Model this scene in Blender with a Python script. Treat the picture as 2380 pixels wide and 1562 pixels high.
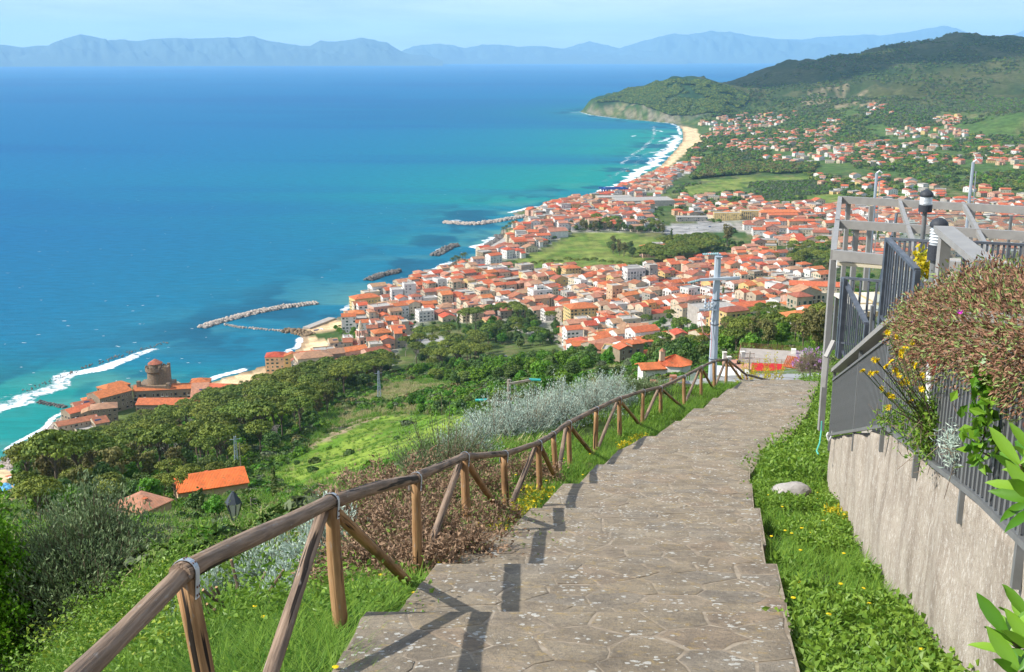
import bpy, math, random
import numpy as np
from mathutils import Vector, Matrix

for _o in list(bpy.data.objects):
    bpy.data.objects.remove(_o, do_unlink=True)
SC = bpy.context.scene
COL = SC.collection
R = math.radians
rnd = random.Random(7)
nrs = np.random.RandomState(11)

# ------------------------------------------------------------------ camera, sky, sun, exposure
FPX = 1100.0                       # focal length in pixels of a 1024 px wide picture
EYE = 250.0                        # metres above the sea
PITCH = math.atan(280.0 / FPX)
cam_d = bpy.data.cameras.new('camera')
cam_d.sensor_width = 36.0
cam_d.lens = 36.0 * FPX / 1024.0
cam_d.clip_start = 0.1
cam_d.clip_end = 400000.0
cam = bpy.data.objects.new('camera', cam_d)
cam.location = (0, 0, EYE)
cam.rotation_euler = (math.pi / 2 - PITCH, 0, 0)
COL.objects.link(cam)
SC.camera = cam

SUN_EL, SUN_AZ = R(41.0), R(-101.0)   # azimuth from +Y, clockwise
sun_dir = Vector((math.sin(SUN_AZ) * math.cos(SUN_EL), math.cos(SUN_AZ) * math.cos(SUN_EL), math.sin(SUN_EL)))
sun_l = bpy.data.lights.new('sun', 'SUN')
sun_l.energy = 5.0
sun_l.angle = R(0.55)
sun_l.color = (1.0, 0.955, 0.88)
sun = bpy.data.objects.new('sun', sun_l)
sun.rotation_euler = (-sun_dir).to_track_quat('-Z', 'Y').to_euler()
sun.location = (-50, 0, EYE + 60)
COL.objects.link(sun)

SC.view_settings.view_transform = 'Standard'
SC.view_settings.look = 'None'
SC.view_settings.exposure = 0.42
SC.view_settings.gamma = 1.0
SC.view_settings.use_curve_mapping = False
SC.render.engine = 'CYCLES'
SC.cycles.use_denoising = True
SC.cycles.max_bounces = 6
SC.cycles.diffuse_bounces = 2
SC.cycles.glossy_bounces = 2
SC.cycles.transmission_bounces = 4
SC.cycles.transparent_max_bounces = 12
SC.cycles.volume_bounces = 2
SC.cycles.use_adaptive_sampling = True
SC.cycles.adaptive_threshold = 0.02
SC.cycles.caustics_reflective = False
SC.cycles.caustics_refractive = False
SC.cycles.sample_clamp_indirect = 4.0

W = bpy.data.worlds.new('World')
SC.world = W
W.use_nodes = True
wn, wl = W.node_tree.nodes, W.node_tree.links
wn.clear()
w_out = wn.new('ShaderNodeOutputWorld')
w_bg = wn.new('ShaderNodeBackground')
w_sky = wn.new('ShaderNodeTexSky')
w_sky.sky_type = 'NISHITA'
w_sky.sun_disc = False
w_sky.sun_elevation = SUN_EL
w_sky.sun_rotation = SUN_AZ
w_sky.altitude = 250
w_sky.air_density = 1.0
w_sky.dust_density = 0.6
w_sky.ozone_density = 2.2
w_tc = wn.new('ShaderNodeTexCoord')
w_map = wn.new('ShaderNodeMapping')
w_map.inputs['Scale'].default_value = (1.0, 1.0, 9.0)
w_n1 = wn.new('ShaderNodeTexNoise')
w_n1.inputs['Scale'].default_value = 4.2
w_n1.inputs['Detail'].default_value = 9
w_n1.inputs['Roughness'].default_value = 0.6
w_n1.inputs['Distortion'].default_value = 0.3
w_r1 = wn.new('ShaderNodeValToRGB')
w_r1.color_ramp.elements[0].position = 0.36
w_r1.color_ramp.elements[0].color = (0.02, 0.02, 0.02, 1)
w_r1.color_ramp.elements[1].position = 0.58
w_r1.color_ramp.elements[1].color = (0.95, 0.95, 0.95, 1)
w_mix = wn.new('ShaderNodeMixRGB')
w_mix.inputs[2].default_value = (7.0, 7.7, 8.8, 1)      # sunlit cloud, before the background strength
wl.new(w_tc.outputs['Generated'], w_map.inputs[0])
wl.new(w_map.outputs[0], w_n1.inputs['Vector'])
wl.new(w_n1.outputs['Fac'], w_r1.inputs[0])
wl.new(w_r1.outputs[0], w_mix.inputs[0])
w_hs = wn.new('ShaderNodeHueSaturation')
w_hs.inputs['Saturation'].default_value = 1.4
wl.new(w_sky.outputs[0], w_hs.inputs['Color'])
wl.new(w_hs.outputs[0], w_mix.inputs[1])
wl.new(w_mix.outputs[0], w_bg.inputs[0])
w_bg.inputs[1].default_value = 0.105
wl.new(w_bg.outputs[0], w_out.inputs[0])

# ------------------------------------------------------------------ picture point -> line of sight (picture measured 2380 wide)
S = 1024.0 / 2380.0
cp, sp = math.cos(PITCH), math.sin(PITCH)
def rays(P):
    P = np.asarray(P, float).reshape(-1, 2)
    a = (P[:, 0] * S - 512) / FPX
    b = -(P[:, 1] * S - 336) / FPX
    return np.stack([a, cp + b * sp, -sp + b * cp], 1)       # camera at (0,0,EYE)
def hit_z(P, z):
    d = rays(P); t = (z - EYE) / d[:, 2]
    return np.stack([d[:, 0] * t, d[:, 1] * t], 1)
def at_y(px, py, y):
    d = rays([(px, py)])[0]; t = y / d[1]
    return Vector((d[0] * t, y, EYE + d[2] * t))
def proj(x, y, z):
    z = z - EYE
    dep = y * cp - z * sp; up = y * sp + z * cp
    return (512 + FPX * x / dep) / S, (336 - FPX * up / dep) / S

# ------------------------------------------------------------------ noise on numpy arrays
def _hash(ix, iy, s):
    h = (ix * 374761393 + iy * 668265263 + s * 1442695041) & 0xffffffff
    h = ((h ^ (h >> 13)) * 1274126177) & 0xffffffff
    return ((h ^ (h >> 16)) & 0xffff) / 65535.0
def vnoise(x, y, s=0):
    ix = np.floor(x).astype(np.int64); iy = np.floor(y).astype(np.int64)
    fx = x - ix; fy = y - iy
    fx = fx * fx * (3 - 2 * fx); fy = fy * fy * (3 - 2 * fy)
    a = _hash(ix, iy, s); b = _hash(ix + 1, iy, s); c = _hash(ix, iy + 1, s); d = _hash(ix + 1, iy + 1, s)
    return (a * (1 - fx) + b * fx) * (1 - fy) + (c * (1 - fx) + d * fx) * fy
def fbm(x, y, s=0, o=4):
    r = 0; k = 0.5; t = 0
    for i in range(o):
        r = r + k * vnoise(x * 2 ** i, y * 2 ** i, s + i * 17); t += k; k *= 0.5
    return r / t
def sstep(a, b, x):
    t = np.clip((x - a) / (b - a), 0, 1); return t * t * (3 - 2 * t)

# ------------------------------------------------------------------ meshes
def np_mesh(name, V, F, mats=(), mat_idx=None, attrs=None, smooth=False):
    V = np.asarray(V, np.float32); me = bpy.data.meshes.new(name)
    if isinstance(F, np.ndarray):
        k = F.shape[1]; flat = F.astype(np.int32).ravel(); starts = np.arange(0, len(flat), k, dtype=np.int32); tot = np.full(len(F), k, np.int32)
    else:
        tot = np.array([len(f) for f in F], np.int32); flat = np.array([i for f in F for i in f], np.int32)
        starts = np.concatenate([[0], np.cumsum(tot)[:-1]]).astype(np.int32)
    me.vertices.add(len(V)); me.vertices.foreach_set('co', V.ravel())
    me.loops.add(len(flat)); me.loops.foreach_set('vertex_index', flat)
    me.polygons.add(len(tot)); me.polygons.foreach_set('loop_start', starts); me.polygons.foreach_set('loop_total', tot)
    for m in mats: me.materials.append(m)
    if mat_idx is not None: me.polygons.foreach_set('material_index', np.asarray(mat_idx, np.int32))
    me.polygons.foreach_set('use_smooth', np.full(len(tot), bool(smooth)))
    if attrs:
        for k, a in attrs.items():
            a = np.asarray(a, np.float32)
            if a.ndim == 2:
                if a.shape[1] == 3: a = np.concatenate([a, np.ones((len(a), 1), np.float32)], 1)
                at = me.attributes.new(k, 'FLOAT_COLOR', 'POINT'); at.data.foreach_set('color', a.ravel())
            else:
                at = me.attributes.new(k, 'FLOAT', 'POINT'); at.data.foreach_set('value', a)
    me.update(calc_edges=True)
    return me
def link(name, me, parent=None, loc=None, rot=None, **props):
    o = bpy.data.objects.new(name, me); COL.objects.link(o)
    if parent is not None: o.parent = parent
    if loc is not None: o.location = loc
    if rot is not None: o.rotation_euler = rot if hasattr(rot, '__len__') else (0, 0, rot)
    for k, v in props.items():
        if v is not None: o[k] = v
    return o
def empty(name, label, cat, loc=(0, 0, 0), rot=0, group=None):
    o = link(name, None, None, loc, rot, label=label, category=cat, group=group)
    o.empty_display_size = 0.3
    return o
class MB:
    """collects shapes for one mesh"""
    def __init__(s): s.v = []; s.f = []; s.m = []
    def add(s, vs, fs, mi=0):
        n = len(s.v); s.v += [tuple(v) for v in vs]; s.f += [tuple(i + n for i in f) for f in fs]; s.m += [mi] * len(fs); return s
    def box(s, x0, x1, y0, y1, z0, z1, mi=0, M=None):
        vs = [Vector((x, y, z)) for z in (z0, z1) for y in (y0, y1) for x in (x0, x1)]
        if M is not None: vs = [M @ v for v in vs]
        return s.add(vs, [(0, 2, 3, 1), (4, 5, 7, 6), (0, 1, 5, 4), (2, 6, 7, 3), (0, 4, 6, 2), (1, 3, 7, 5)], mi)
    def bar(s, a, b, w, h=None, up=(0, 0, 1), mi=0):
        a = Vector(a); b = Vector(b); d = (b - a).normalized(); up = Vector(up)
        if abs(d.dot(up)) > 0.98: up = Vector((0, 1, 0))
        sx = d.cross(up).normalized() * (w / 2); sz = sx.cross(d).normalized() * ((h or w) / 2)
        vs = [a - sx - sz, a + sx - sz, a + sx + sz, a - sx + sz, b - sx - sz, b + sx - sz, b + sx + sz, b - sx + sz]
        return s.add(vs, [(0, 1, 2, 3), (7, 6, 5, 4), (0, 4, 5, 1), (1, 5, 6, 2), (2, 6, 7, 3), (3, 7, 4, 0)], mi)
    def tube(s, pts, rad, n=8, mi=0, caps=True):
        pts = [Vector(p) for p in pts]; rr = rad if hasattr(rad, '__len__') else [rad] * len(pts)
        rings = []; ref = None
        for i, p in enumerate(pts):
            d = (pts[min(i + 1, len(pts) - 1)] - pts[max(i - 1, 0)]).normalized()
            if ref is None: ref = Vector((1, 0, 0)) if abs(d.x) < 0.8 else Vector((0, 0, 1))
            u = (ref - d * ref.dot(d)).normalized(); w = d.cross(u); ref = u
            rings.append([p + (u * math.cos(2 * math.pi * k / n) + w * math.sin(2 * math.pi * k / n)) * rr[i] for k in range(n)])
        vs = [v for r in rings for v in r]; fs = []
        for i in range(len(pts) - 1):
            for k in range(n):
                k2 = (k + 1) % n; fs.append((i * n + k, i * n + k2, (i + 1) * n + k2, (i + 1) * n + k))
        if caps: fs += [tuple(range(n - 1, -1, -1)), tuple((len(pts) - 1) * n + k for k in range(n))]
        return s.add(vs, fs, mi)
    def lathe(s, prof, n=16, c=(0, 0, 0), mi=0):
        c = Vector(c); vs = []; fs = []
        for r, z in prof: vs += [c + Vector((r * math.cos(2 * math.pi * k / n), r * math.sin(2 * math.pi * k / n), z)) for k in range(n)]
        for i in range(len(prof) - 1):
            for k in range(n):
                k2 = (k + 1) % n; fs.append((i * n + k, i * n + k2, (i + 1) * n + k2, (i + 1) * n + k))
        fs += [tuple(range(n - 1, -1, -1)), tuple((len(prof) - 1) * n + k for k in range(n))]
        return s.add(vs, fs, mi)
    def mesh(s, name, *mats, smooth=False):
        return np_mesh(name, np.array(s.v, np.float32).reshape(-1, 3), s.f, mats, s.m, smooth=smooth)
    def obj(s, name, mats, parent=None, loc=None, rot=None, smooth=False, **kw):
        if not isinstance(mats, (list, tuple)): mats = [mats]
        return link(name, s.mesh(name, *mats, smooth=smooth), parent, loc, rot, **kw)

# ------------------------------------------------------------------ materials
_mats = {}
def mat(name, c1, c2=None, rough=0.85, spec=0.3, scale=4.0, detail=4, lo=0.35, hi=0.65, c3=None, s3=30.0, t3=(0.6, 0.7), bump=0.0, bscale=None,
        bdist=0.02, stretch=None, objvar=0.0, tint=False, trans=0.0, metal=0.0, alpha=None, huevar=0.0, coords='Object'):
    if name in _mats: return _mats[name]
    m = bpy.data.materials.new(name); m.use_nodes = True; _mats[name] = m
    N, L = m.node_tree.nodes, m.node_tree.links
    b = N['Principled BSDF']; out = N['Material Output']
    b.inputs['Roughness'].default_value = rough
    b.inputs['Specular IOR Level'].default_value = spec
    b.inputs['Metallic'].default_value = metal
    c1 = tuple(c1) + (1,)
    b.inputs['Base Color'].default_value = c1
    tc = N.new('ShaderNodeTexCoord'); vec = tc.outputs[coords]
    if coords == 'Position': pass
    if stretch:
        mp = N.new('ShaderNodeMapping'); mp.inputs['Scale'].default_value = stretch; L.new(vec, mp.inputs[0]); vec = mp.outputs[0]
    cur = None
    if c2 is not None:
        mx = N.new('ShaderNodeMixRGB'); mx.inputs[1].default_value = c1; mx.inputs[2].default_value = tuple(c2) + (1,)
        if tint:
            at = N.new('ShaderNodeAttribute'); at.attribute_name = 'tint'; L.new(at.outputs['Fac'], mx.inputs[0])
        else:
            n = N.new('ShaderNodeTexNoise'); n.inputs['Scale'].default_value = scale; n.inputs['Detail'].default_value = detail
            L.new(vec, n.inputs['Vector'])
            mr = N.new('ShaderNodeMapRange'); mr.inputs[1].default_value = lo; mr.inputs[2].default_value = hi
            L.new(n.outputs['Fac'], mr.inputs[0]); L.new(mr.outputs[0], mx.inputs[0])
        cur = mx.outputs[0]
    if c3 is not None:
        n = N.new('ShaderNodeTexNoise'); n.inputs['Scale'].default_value = s3; n.inputs['Detail'].default_value = 5
        L.new(vec, n.inputs['Vector'])
        mr = N.new('ShaderNodeMapRange'); mr.inputs[1].default_value = t3[0]; mr.inputs[2].default_value = t3[1]
        mx = N.new('ShaderNodeMixRGB'); mx.inputs[1].default_value = c1; mx.inputs[2].default_value = tuple(c3) + (1,)
        L.new(n.outputs['Fac'], mr.inputs[0]); L.new(mr.outputs[0], mx.inputs[0])
        if cur is not None: L.new(cur, mx.inputs[1])
        cur = mx.outputs[0]
    if objvar or huevar:
        oi = N.new('ShaderNodeObjectInfo'); hs = N.new('ShaderNodeHueSaturation')
        mr = N.new('ShaderNodeMapRange'); mr.inputs[3].default_value = 1 - objvar; mr.inputs[4].default_value = 1 + objvar
        L.new(oi.outputs['Random'], mr.inputs[0]); L.new(mr.outputs[0], hs.inputs['Value'])
        if huevar:
            ml = N.new('ShaderNodeMath'); ml.operation = 'MULTIPLY'; ml.inputs[1].default_value = 7.31; fr = N.new('ShaderNodeMath'); fr.operation = 'FRACT'
            m2 = N.new('ShaderNodeMapRange'); m2.inputs[3].default_value = 0.5 - huevar; m2.inputs[4].default_value = 0.5 + huevar
            L.new(oi.outputs['Random'], ml.inputs[0]); L.new(ml.outputs[0], fr.inputs[0]); L.new(fr.outputs[0], m2.inputs[0]); L.new(m2.outputs[0], hs.inputs['Hue'])
        if cur is not None: L.new(cur, hs.inputs['Color'])
        else: hs.inputs['Color'].default_value = c1
        cur = hs.outputs[0]
    if cur is not None: L.new(cur, b.inputs['Base Color'])
    if bump:
        n = N.new('ShaderNodeTexNoise'); n.inputs['Scale'].default_value = bscale or scale * 4; n.inputs['Detail'].default_value = 5
        L.new(vec, n.inputs['Vector']); bp = N.new('ShaderNodeBump'); bp.inputs['Strength'].default_value = bump; bp.inputs['Distance'].default_value = bdist
        L.new(n.outputs['Fac'], bp.inputs['Height']); L.new(bp.outputs[0], b.inputs['Normal'])
    if trans:
        t = N.new('ShaderNodeBsdfTranslucent'); ms = N.new('ShaderNodeMixShader'); ms.inputs[0].default_value = trans
        if cur is not None: L.new(cur, t.inputs['Color'])
        else: t.inputs['Color'].default_value = c1
        L.new(b.outputs[0], ms.inputs[1]); L.new(t.outputs[0], ms.inputs[2]); L.new(ms.outputs[0], out.inputs[0])
    return m
# ------------------------------------------------------------------ the lie of the land
COAST_PX = [(-420, 1330), (-200, 1200), (0, 1075), (15, 1060), (50, 1032), (75, 1015), (107, 997), (130, 975), (160, 955), (195, 945), (240, 915), (338, 885), (425, 887), (462, 897),
    (490, 888), (523, 877), (560, 867), (590, 859), (615, 849), (650, 838), (675, 824), (698, 804), (703, 787), (686, 776), (663, 768), (685, 763), (710, 764), (745, 755), (775, 742), (798, 732), (818, 722), (830, 704),
    (848, 692), (893, 679), (923, 667), (960, 657), (985, 649), (1005, 639), (1030, 628), (1050, 618), (1071, 604), (1113, 597), (1133, 588), (1135, 578), (1133, 572), (1150, 562), (1161, 555), (1158, 547),
    (1166, 534), (1186, 527), (1211, 517), (1218, 507), (1186, 498), (1206, 491), (1246, 482), (1296, 478), (1311, 468), (1350, 465), (1396, 461), (1413, 453), (1398, 449), (1408, 447), (1434, 437),
    (1464, 426), (1493, 409), (1512, 399), (1537, 384.6), (1554, 365), (1571, 348), (1586, 328), (1588, 314), (1581, 294), (1566, 287), (1522, 282.5), (1473, 278), (1425, 273.5), (1376, 267.4), (1349, 260)]
coast = [tuple(p) for p in hit_z(COAST_PX, 0.0)]
_tip = coast[-1]
coast += [(_tip[0] + 60, _tip[1] + 160), (_tip[0] + 350, _tip[1] + 700), (_tip[0] + 900, _tip[1] + 1300), (_tip[0] + 1700, _tip[1] + 1900), (_tip[0] + 2400, _tip[1] + 3400), (_tip[0] + 9000, _tip[1] + 5200)]
LAND_POLY = np.array(coast + [(9000, -800), (-900, -800), (-900, 300)])
COAST = np.array(coast)
# finer coast with a little unevenness
def resample(P, step, jit=0.0, seed=3):
    P = np.asarray(P, float); out = [P[0]]
    for a, b in zip(P[:-1], P[1:]):
        n = max(1, int(np.hypot(*(b - a)) / step))
        for i in range(1, n + 1): out.append(a + (b - a) * i / n)
    out = np.array(out)
    if jit:
        out[:, 0] += (fbm(out[:, 0] / 37., out[:, 1] / 37., seed) - .5) * 2 * jit; out[:, 1] += (fbm(out[:, 0] / 31., out[:, 1] / 31., seed + 5) - .5) * 2 * jit
    return out
def dist_poly(X, Y, P):
    """distance from points to a polyline"""
    best = np.full(X.shape, 1e18)
    for (ax, ay), (bx, by) in zip(P[:-1], P[1:]):
        dx, dy = bx - ax, by - ay; l2 = dx * dx + dy * dy + 1e-12
        t = np.clip(((X - ax) * dx + (Y - ay) * dy) / l2, 0, 1)
        d = (X - ax - t * dx) ** 2 + (Y - ay - t * dy) ** 2
        np.minimum(best, d, out=best)
    return np.sqrt(best)
def inside(X, Y, P):
    c = np.zeros(X.shape, bool); P = np.asarray(P)
    for (x1, y1), (x2, y2) in zip(P, np.roll(P, -1, 0)):
        if y1 == y2: continue
        m = (y1 > Y) != (y2 > Y)
        xi = x1 + (Y - y1) * (x2 - x1) / (y2 - y1)
        c ^= m & (X < xi)
    return c

# path surface: how far below the eye the walk lies, by distance along the view
DROP_Y = np.array([-20, 0, 12.7, 22.5, 36, 38, 42, 60, 75, 110, 150])
DROP_D = np.array([-4.77, 1.63, 5.70, 8.20, 10.80, 11.5, 13.2, 18.8, 23.3, 33.4, 44.3])
def path_z(y): return EYE - np.interp(y, DROP_Y, DROP_D)

CTRL = []   # (azimuth, ln r, tan of depression)
def cw(x, y, z):
    r = math.hypot(x, y); CTRL.append((math.atan2(x, y), math.log(r), (EYE - z) / r))
def cr(px, py, r):
    d = rays([(px, py)])[0]; h = math.hypot(d[0], d[1]); CTRL.append((math.atan2(d[0], d[1]), math.log(r), -d[2] / h))
def cz(px, py, z):
    d = rays([(px, py)])[0]; h = math.hypot(d[0], d[1]); T = -d[2] / h; CTRL.append((math.atan2(d[0], d[1]), math.log((EYE - z) / T), T))
# near ground: the walk, the verge left of it, the weed bed right of it
for y in (4, 6, 8.5, 11, 14, 18, 22.5, 27, 32, 36):
    pl = {4: -.9, 6: -.85, 8.5: -.45, 11: 0.0, 14: .9, 18: 2.1, 22.5: 2.9, 27: 4.3, 32: 6.0, 36: 7.7}[y]
    w = 2.6
    zz = float(path_z(y))
    cw(pl, y, zz - .06); cw(pl + w, y, zz - .06); cw(pl - .7, y, zz - .12)
    b1_, b2_, b3_ = (1.1, 2.6, 4.5) if y < 7 else ((.5, 1.7, 3.6) if y < 9.5 else (.12, .75, 2.6))
    cw(pl - 2.2, y + .4, zz - b1_); cw(pl - 4.2, y + 1, zz - b2_); cw(pl - 6.5, y + 1.5, zz - b3_)
    cw(pl + w + .5, y, zz - .16); cw(pl + w + 3.5, y, zz + .1); cw(pl + w + 9, y + 1, zz + .3)
for (x, y, dd) in ((5.15, 17.0, 7.0), (2.5, 5.0, 3.45), (3.6, 10.4, 5.15), (4.4, 13.7, 6.1)): cw(x, y, EYE - dd)
for (x, y) in ((7.7, 42), (10.5, 42), (13, 60), (17, 75), (24, 60), (22, 45)): cw(x, y, float(path_z(y)))
for (x, y, z) in ((30, 110, float(path_z(110))), (45, 80, 224), (30, 40, 238), (60, 150, 203)): cw(x, y, z)
for px, py, r in [(600, 1500, 10.5), (300, 1550, 10), (100, 1500, 15), (-200, 1500, 15), (600, 1400, 25), (600, 1300, 60), (400, 1250, 120), (300, 1200, 220), (200, 1300, 45), (0, 1350, 40), (-200, 1300, 60), (-200, 1150, 300),
    (900, 1150, 60), (1000, 1050, 90), (900, 1100, 150), (800, 1180, 130), (1150, 990, 90), (1400, 960, 70), (1250, 960, 120), (1560, 930, 80), (1450, 915, 140), (620, 1220, 150),
    (250, 1100, 450), (100, 1150, 480), (150, 1080, 600), (-200, 1080, 620), (480, 1150, 262), (550, 1100, 320), (650, 1080, 360), (800, 1060, 340), (700, 1000, 440), (900, 1000, 380), (1000, 990, 300), (850, 940, 500), (1000, 950, 420),
    (650, 960, 570), (400, 1020, 560), (500, 980, 610), (700, 915, 640), (820, 890, 680), (1000, 900, 540), (1100, 900, 470), (1200, 880, 420), (1300, 850, 520), (1400, 870, 360), (1460, 855, 470), (1570, 885, 250),
    (1650, 862, 290), (1780, 886, 142), (1750, 868, 185), (1800, 850, 230), (1900, 850, 225), (2100, 830, 210), (2380, 830, 200), (1650, 885, 150), (1700, 790, 600), (1860, 780, 400), (2000, 760, 420), (2200, 760, 400), (1600, 800, 640), (1850, 720, 700), (2100, 700, 600), (2380, 720, 560)]:
    cr(px, py, r)
for px, py, z in [(0, 1090, 3), (120, 1040, 8), (200, 1000, 10), (300, 1010, 14), (370, 975, 10), (480, 945, 6), (560, 925, 8), (640, 885, 4), (700, 870, 8), (800, 850, 10), (900, 840, 14), (1000, 850, 28), (1100, 830, 25), (1200, 815, 28), (1300, 810, 34), (1400, 800, 36), (1500, 780, 36), (1600, 765, 38),
    (1700, 745, 40), (1880, 690, 40), (1900, 650, 34), (2100, 620, 36), (2380, 620, 40), (850, 750, 8), (1000, 700, 10), (1100, 650, 8), (1200, 700, 14), (1400, 700, 20), (1600, 700, 26), (1750, 650, 22), (1200, 600, 8), (1400, 600, 10), (1600, 600, 14),
    (1800, 580, 18), (2000, 560, 22), (2380, 540, 30), (1250, 540, 8), (1300, 500, 6), (1400, 480, 5), (1500, 500, 9), (1700, 500, 14), (1900, 480, 20), (2100, 460, 28), (2380, 450, 36), (1520, 420, 6), (1600, 420, 10), (1800, 410, 16), (2100, 400, 28), (2380, 390, 36),
    (1600, 370, 5), (1700, 360, 12), (1900, 350, 22), (2150, 350, 32), (2380, 340, 42), (1640, 320, 6), (1800, 310, 20), (2000, 300, 36), (2200, 310, 46), (2380, 310, 56), (1620, 290, 8), (1700, 275, 24), (1820, 262, 45), (1950, 265, 58), (2040, 252, 85), (2200, 270, 75), (2380, 280, 85),
    (1600, 280, 12), (1500, 272, 14), (1430, 264, 10)]:
    cz(px, py, z)
for px, py, r in [(1360, 250, 5000), (1400, 232, 5050), (1450, 214, 5100), (1500, 200, 5150), (1560, 187, 5200), (1600, 184, 5250), (1640, 194, 5300), (1685, 208, 5450), (1480, 240, 4650), (1560, 235, 4500), (1640, 240, 4350), (1720, 240, 4500),
    (1720, 196, 5500), (1780, 175, 5600), (1820, 160, 5700), (1870, 148, 5750), (1950, 130, 5850), (2030, 113, 5950), (2100, 93, 6050), (2200, 79, 6150), (2260, 85, 6200), (2320, 90, 6200), (2380, 96, 6200), (2600, 110, 6200),
    (1800, 215, 4800), (1900, 190, 4900), (1900, 225, 4350), (2000, 200, 4500), (2030, 150, 5200), (2100, 180, 4700), (2150, 130, 5300), (2250, 140, 5200), (2250, 200, 4500), (2380, 150, 5100), (2380, 220, 4300), (2150, 235, 4200), (2600, 200, 4600)]:
    cr(px, py, r)
for (px, r, z) in [(1360, 5600, 30), (1500, 5900, 60), (1600, 6100, 90), (1700, 6600, 90), (1850, 7200, 120), (2050, 7500, 200), (2300, 7600, 260), (1500, 8000, 5), (1800, 10000, 10), (2300, 11000, 60), (2700, 9000, 150), (2700, 14000, 50)]:
    d = rays([(px, 200)])[0]; a = math.atan2(d[0], d[1]); cw(r * math.sin(a), r * math.cos(a), z)
C = np.array(CTRL)
def _k(d2): return 0.5 * d2 * np.log(d2 + 1e-12)
_n = len(C)
_A = np.zeros((_n + 3, _n + 3))
_d2 = (C[:, None, 0] - C[None, :, 0]) ** 2 * 4 + (C[:, None, 1] - C[None, :, 1]) ** 2
_A[:_n, :_n] = _k(_d2) + np.eye(_n) * 1e-4
_A[:_n, _n] = 1; _A[:_n, _n + 1] = C[:, 0]; _A[:_n, _n + 2] = C[:, 1]; _A[_n:, :_n] = _A[:_n, _n:].T
_T = C[:, 2]
_w = np.linalg.solve(_A, np.concatenate([_T, np.zeros(3)]))
def tps(a, b):
    out = np.empty(a.size); af, bf = a.ravel(), b.ravel()
    for i in range(0, a.size, 60000):
        aa, bb = af[i:i + 60000], bf[i:i + 60000]
        d2 = (aa[:, None] - C[None, :, 0]) ** 2 * 4 + (bb[:, None] - C[None, :, 1]) ** 2
        out[i:i + 60000] = _k(d2) @ _w[:_n] + _w[_n] + _w[_n + 1] * aa + _w[_n + 2] * bb
    return out.reshape(a.shape)

OY = -8.0                                                  # centre of the ground grid, behind the camera
GA = np.linspace(-0.64, 0.64, 500); GB = np.linspace(math.log(3.0), math.log(14000), 640)
AA, BB = np.meshgrid(GA, GB)
RR = np.exp(BB); GX = RR * np.sin(AA); GY = RR * np.cos(AA) + OY
r_c = np.hypot(GX, GY)
far_m = GY > 3.0
GZ = EYE - 1.63 - .32 * GY
zt = EYE - np.maximum(r_c, 3) * tps(np.arctan2(GX, np.maximum(GY, .5)), np.log(np.maximum(r_c, 3.0)))
side = np.clip(GX - (-.9), -6, 0) * .45
k = sstep(4.0, 6.5, GY)
GZ = (GZ - .06 + side) * (1 - k) + zt * k
COASTF = resample(COAST, 25, 2.0)
cd = dist_poly(GX, GY, COASTF)
LANDF = np.concatenate([COASTF, LAND_POLY[-3:]])
land = inside(GX, GY, LANDF)
sd = np.where(land, cd, -cd)
rel = sstep(150, 900, r_c)
nz = (fbm(GX / 45., GY / 45., 1, 4) - .5) * 7 * rel * sstep(20, 60, GZ) * (1 - sstep(2500, 3500, r_c))
nz += (fbm(GX / 700., GY / 700., 2, 5) - .5) * 130 * sstep(70, 170, GZ) * sstep(3500, 4500, r_c)
nz += (np.abs(fbm(GX / 260., GY / 260., 9, 4) - .5)) * -110 * sstep(40, 120, GZ) * sstep(3500, 4500, r_c)
nz += (fbm(GX / 14., GY / 14., 4, 3) - .5) * 1.6 * sstep(70, 160, r_c) * (1 - sstep(700, 900, r_c))
nz += (fbm(GX / 24., GY / 24., 14, 3) - .5) * 16 * sstep(30, 70, GZ) * sstep(3800, 4600, r_c)
GZ = GZ + nz
rocky = sstep(3900, 4300, r_c)
GZ = np.maximum(GZ, 1.0)
shore = np.minimum(np.maximum(sd, 0) * (.07 + .5 * rocky), 2.5 + rocky * 60) + .15
bl = sstep(0, 55, sd)
GZ = np.where(sd > 0, np.minimum(shore * (1 - bl) + GZ * bl, np.maximum(GZ, 1.2)), np.maximum(-3.0, sd * .08 - .3))
L_PX = [(700, 1740), (850, 1562), (885, 1480), (960, 1400), (1035, 1340), (1120, 1285), (1185, 1240), (1250, 1190), (1330, 1130), (1400, 1080), (1450, 1050), (1510, 1028), (1590, 985), (1650, 940), (1690, 915), (1742, 893)]
R_PX = [(1930, 1740), (1870, 1562), (1832, 1470), (1800, 1390), (1790, 1320), (1765, 1250), (1750, 1160), (1742, 1110), (1770, 1072), (1805, 1040), (1855, 1000), (1880, 960), (1893, 925), (1905, 897)]
def hit_walk(px, py, dz=0.0):
    d = rays([(px, py)])[0]; ys = np.linspace(2, 70, 4000); t = ys / d[1]
    f = EYE + d[2] * t - (path_z(ys) + dz); m = np.nonzero(f < 0)[0]; i = m[0] if len(m) else -1
    return Vector((d[0] * t[i], ys[i], float(path_z(ys[i])) + dz))
_l = np.array([hit_walk(*p)[:2] for p in L_PX]); _r = np.array([hit_walk(*p)[:2] for p in R_PX])
def xl(y): return float(np.interp(y, _l[:, 1], _l[:, 0])) if y >= _l[0, 1] else float(_l[0, 0] + (y - _l[0, 1]) * .22)
def xr(y): return float(np.interp(y, _r[:, 1], _r[:, 0])) if y >= _r[0, 1] else float(_r[0, 0] + (y - _r[0, 1]) * .22)
_lx = np.interp(GY, _l[:, 1], _l[:, 0]); _rx = np.interp(GY, _r[:, 1], _r[:, 0])
_in = (GX > _lx - .12) & (GX < _rx + .12) & (GY < 38)
GZ = np.where(_in, np.minimum(GZ, path_z(GY) - .13), GZ)
_nr = (GX > _lx - 1.2) & (GX < _rx + 1.5) & (GY < 36)
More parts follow.
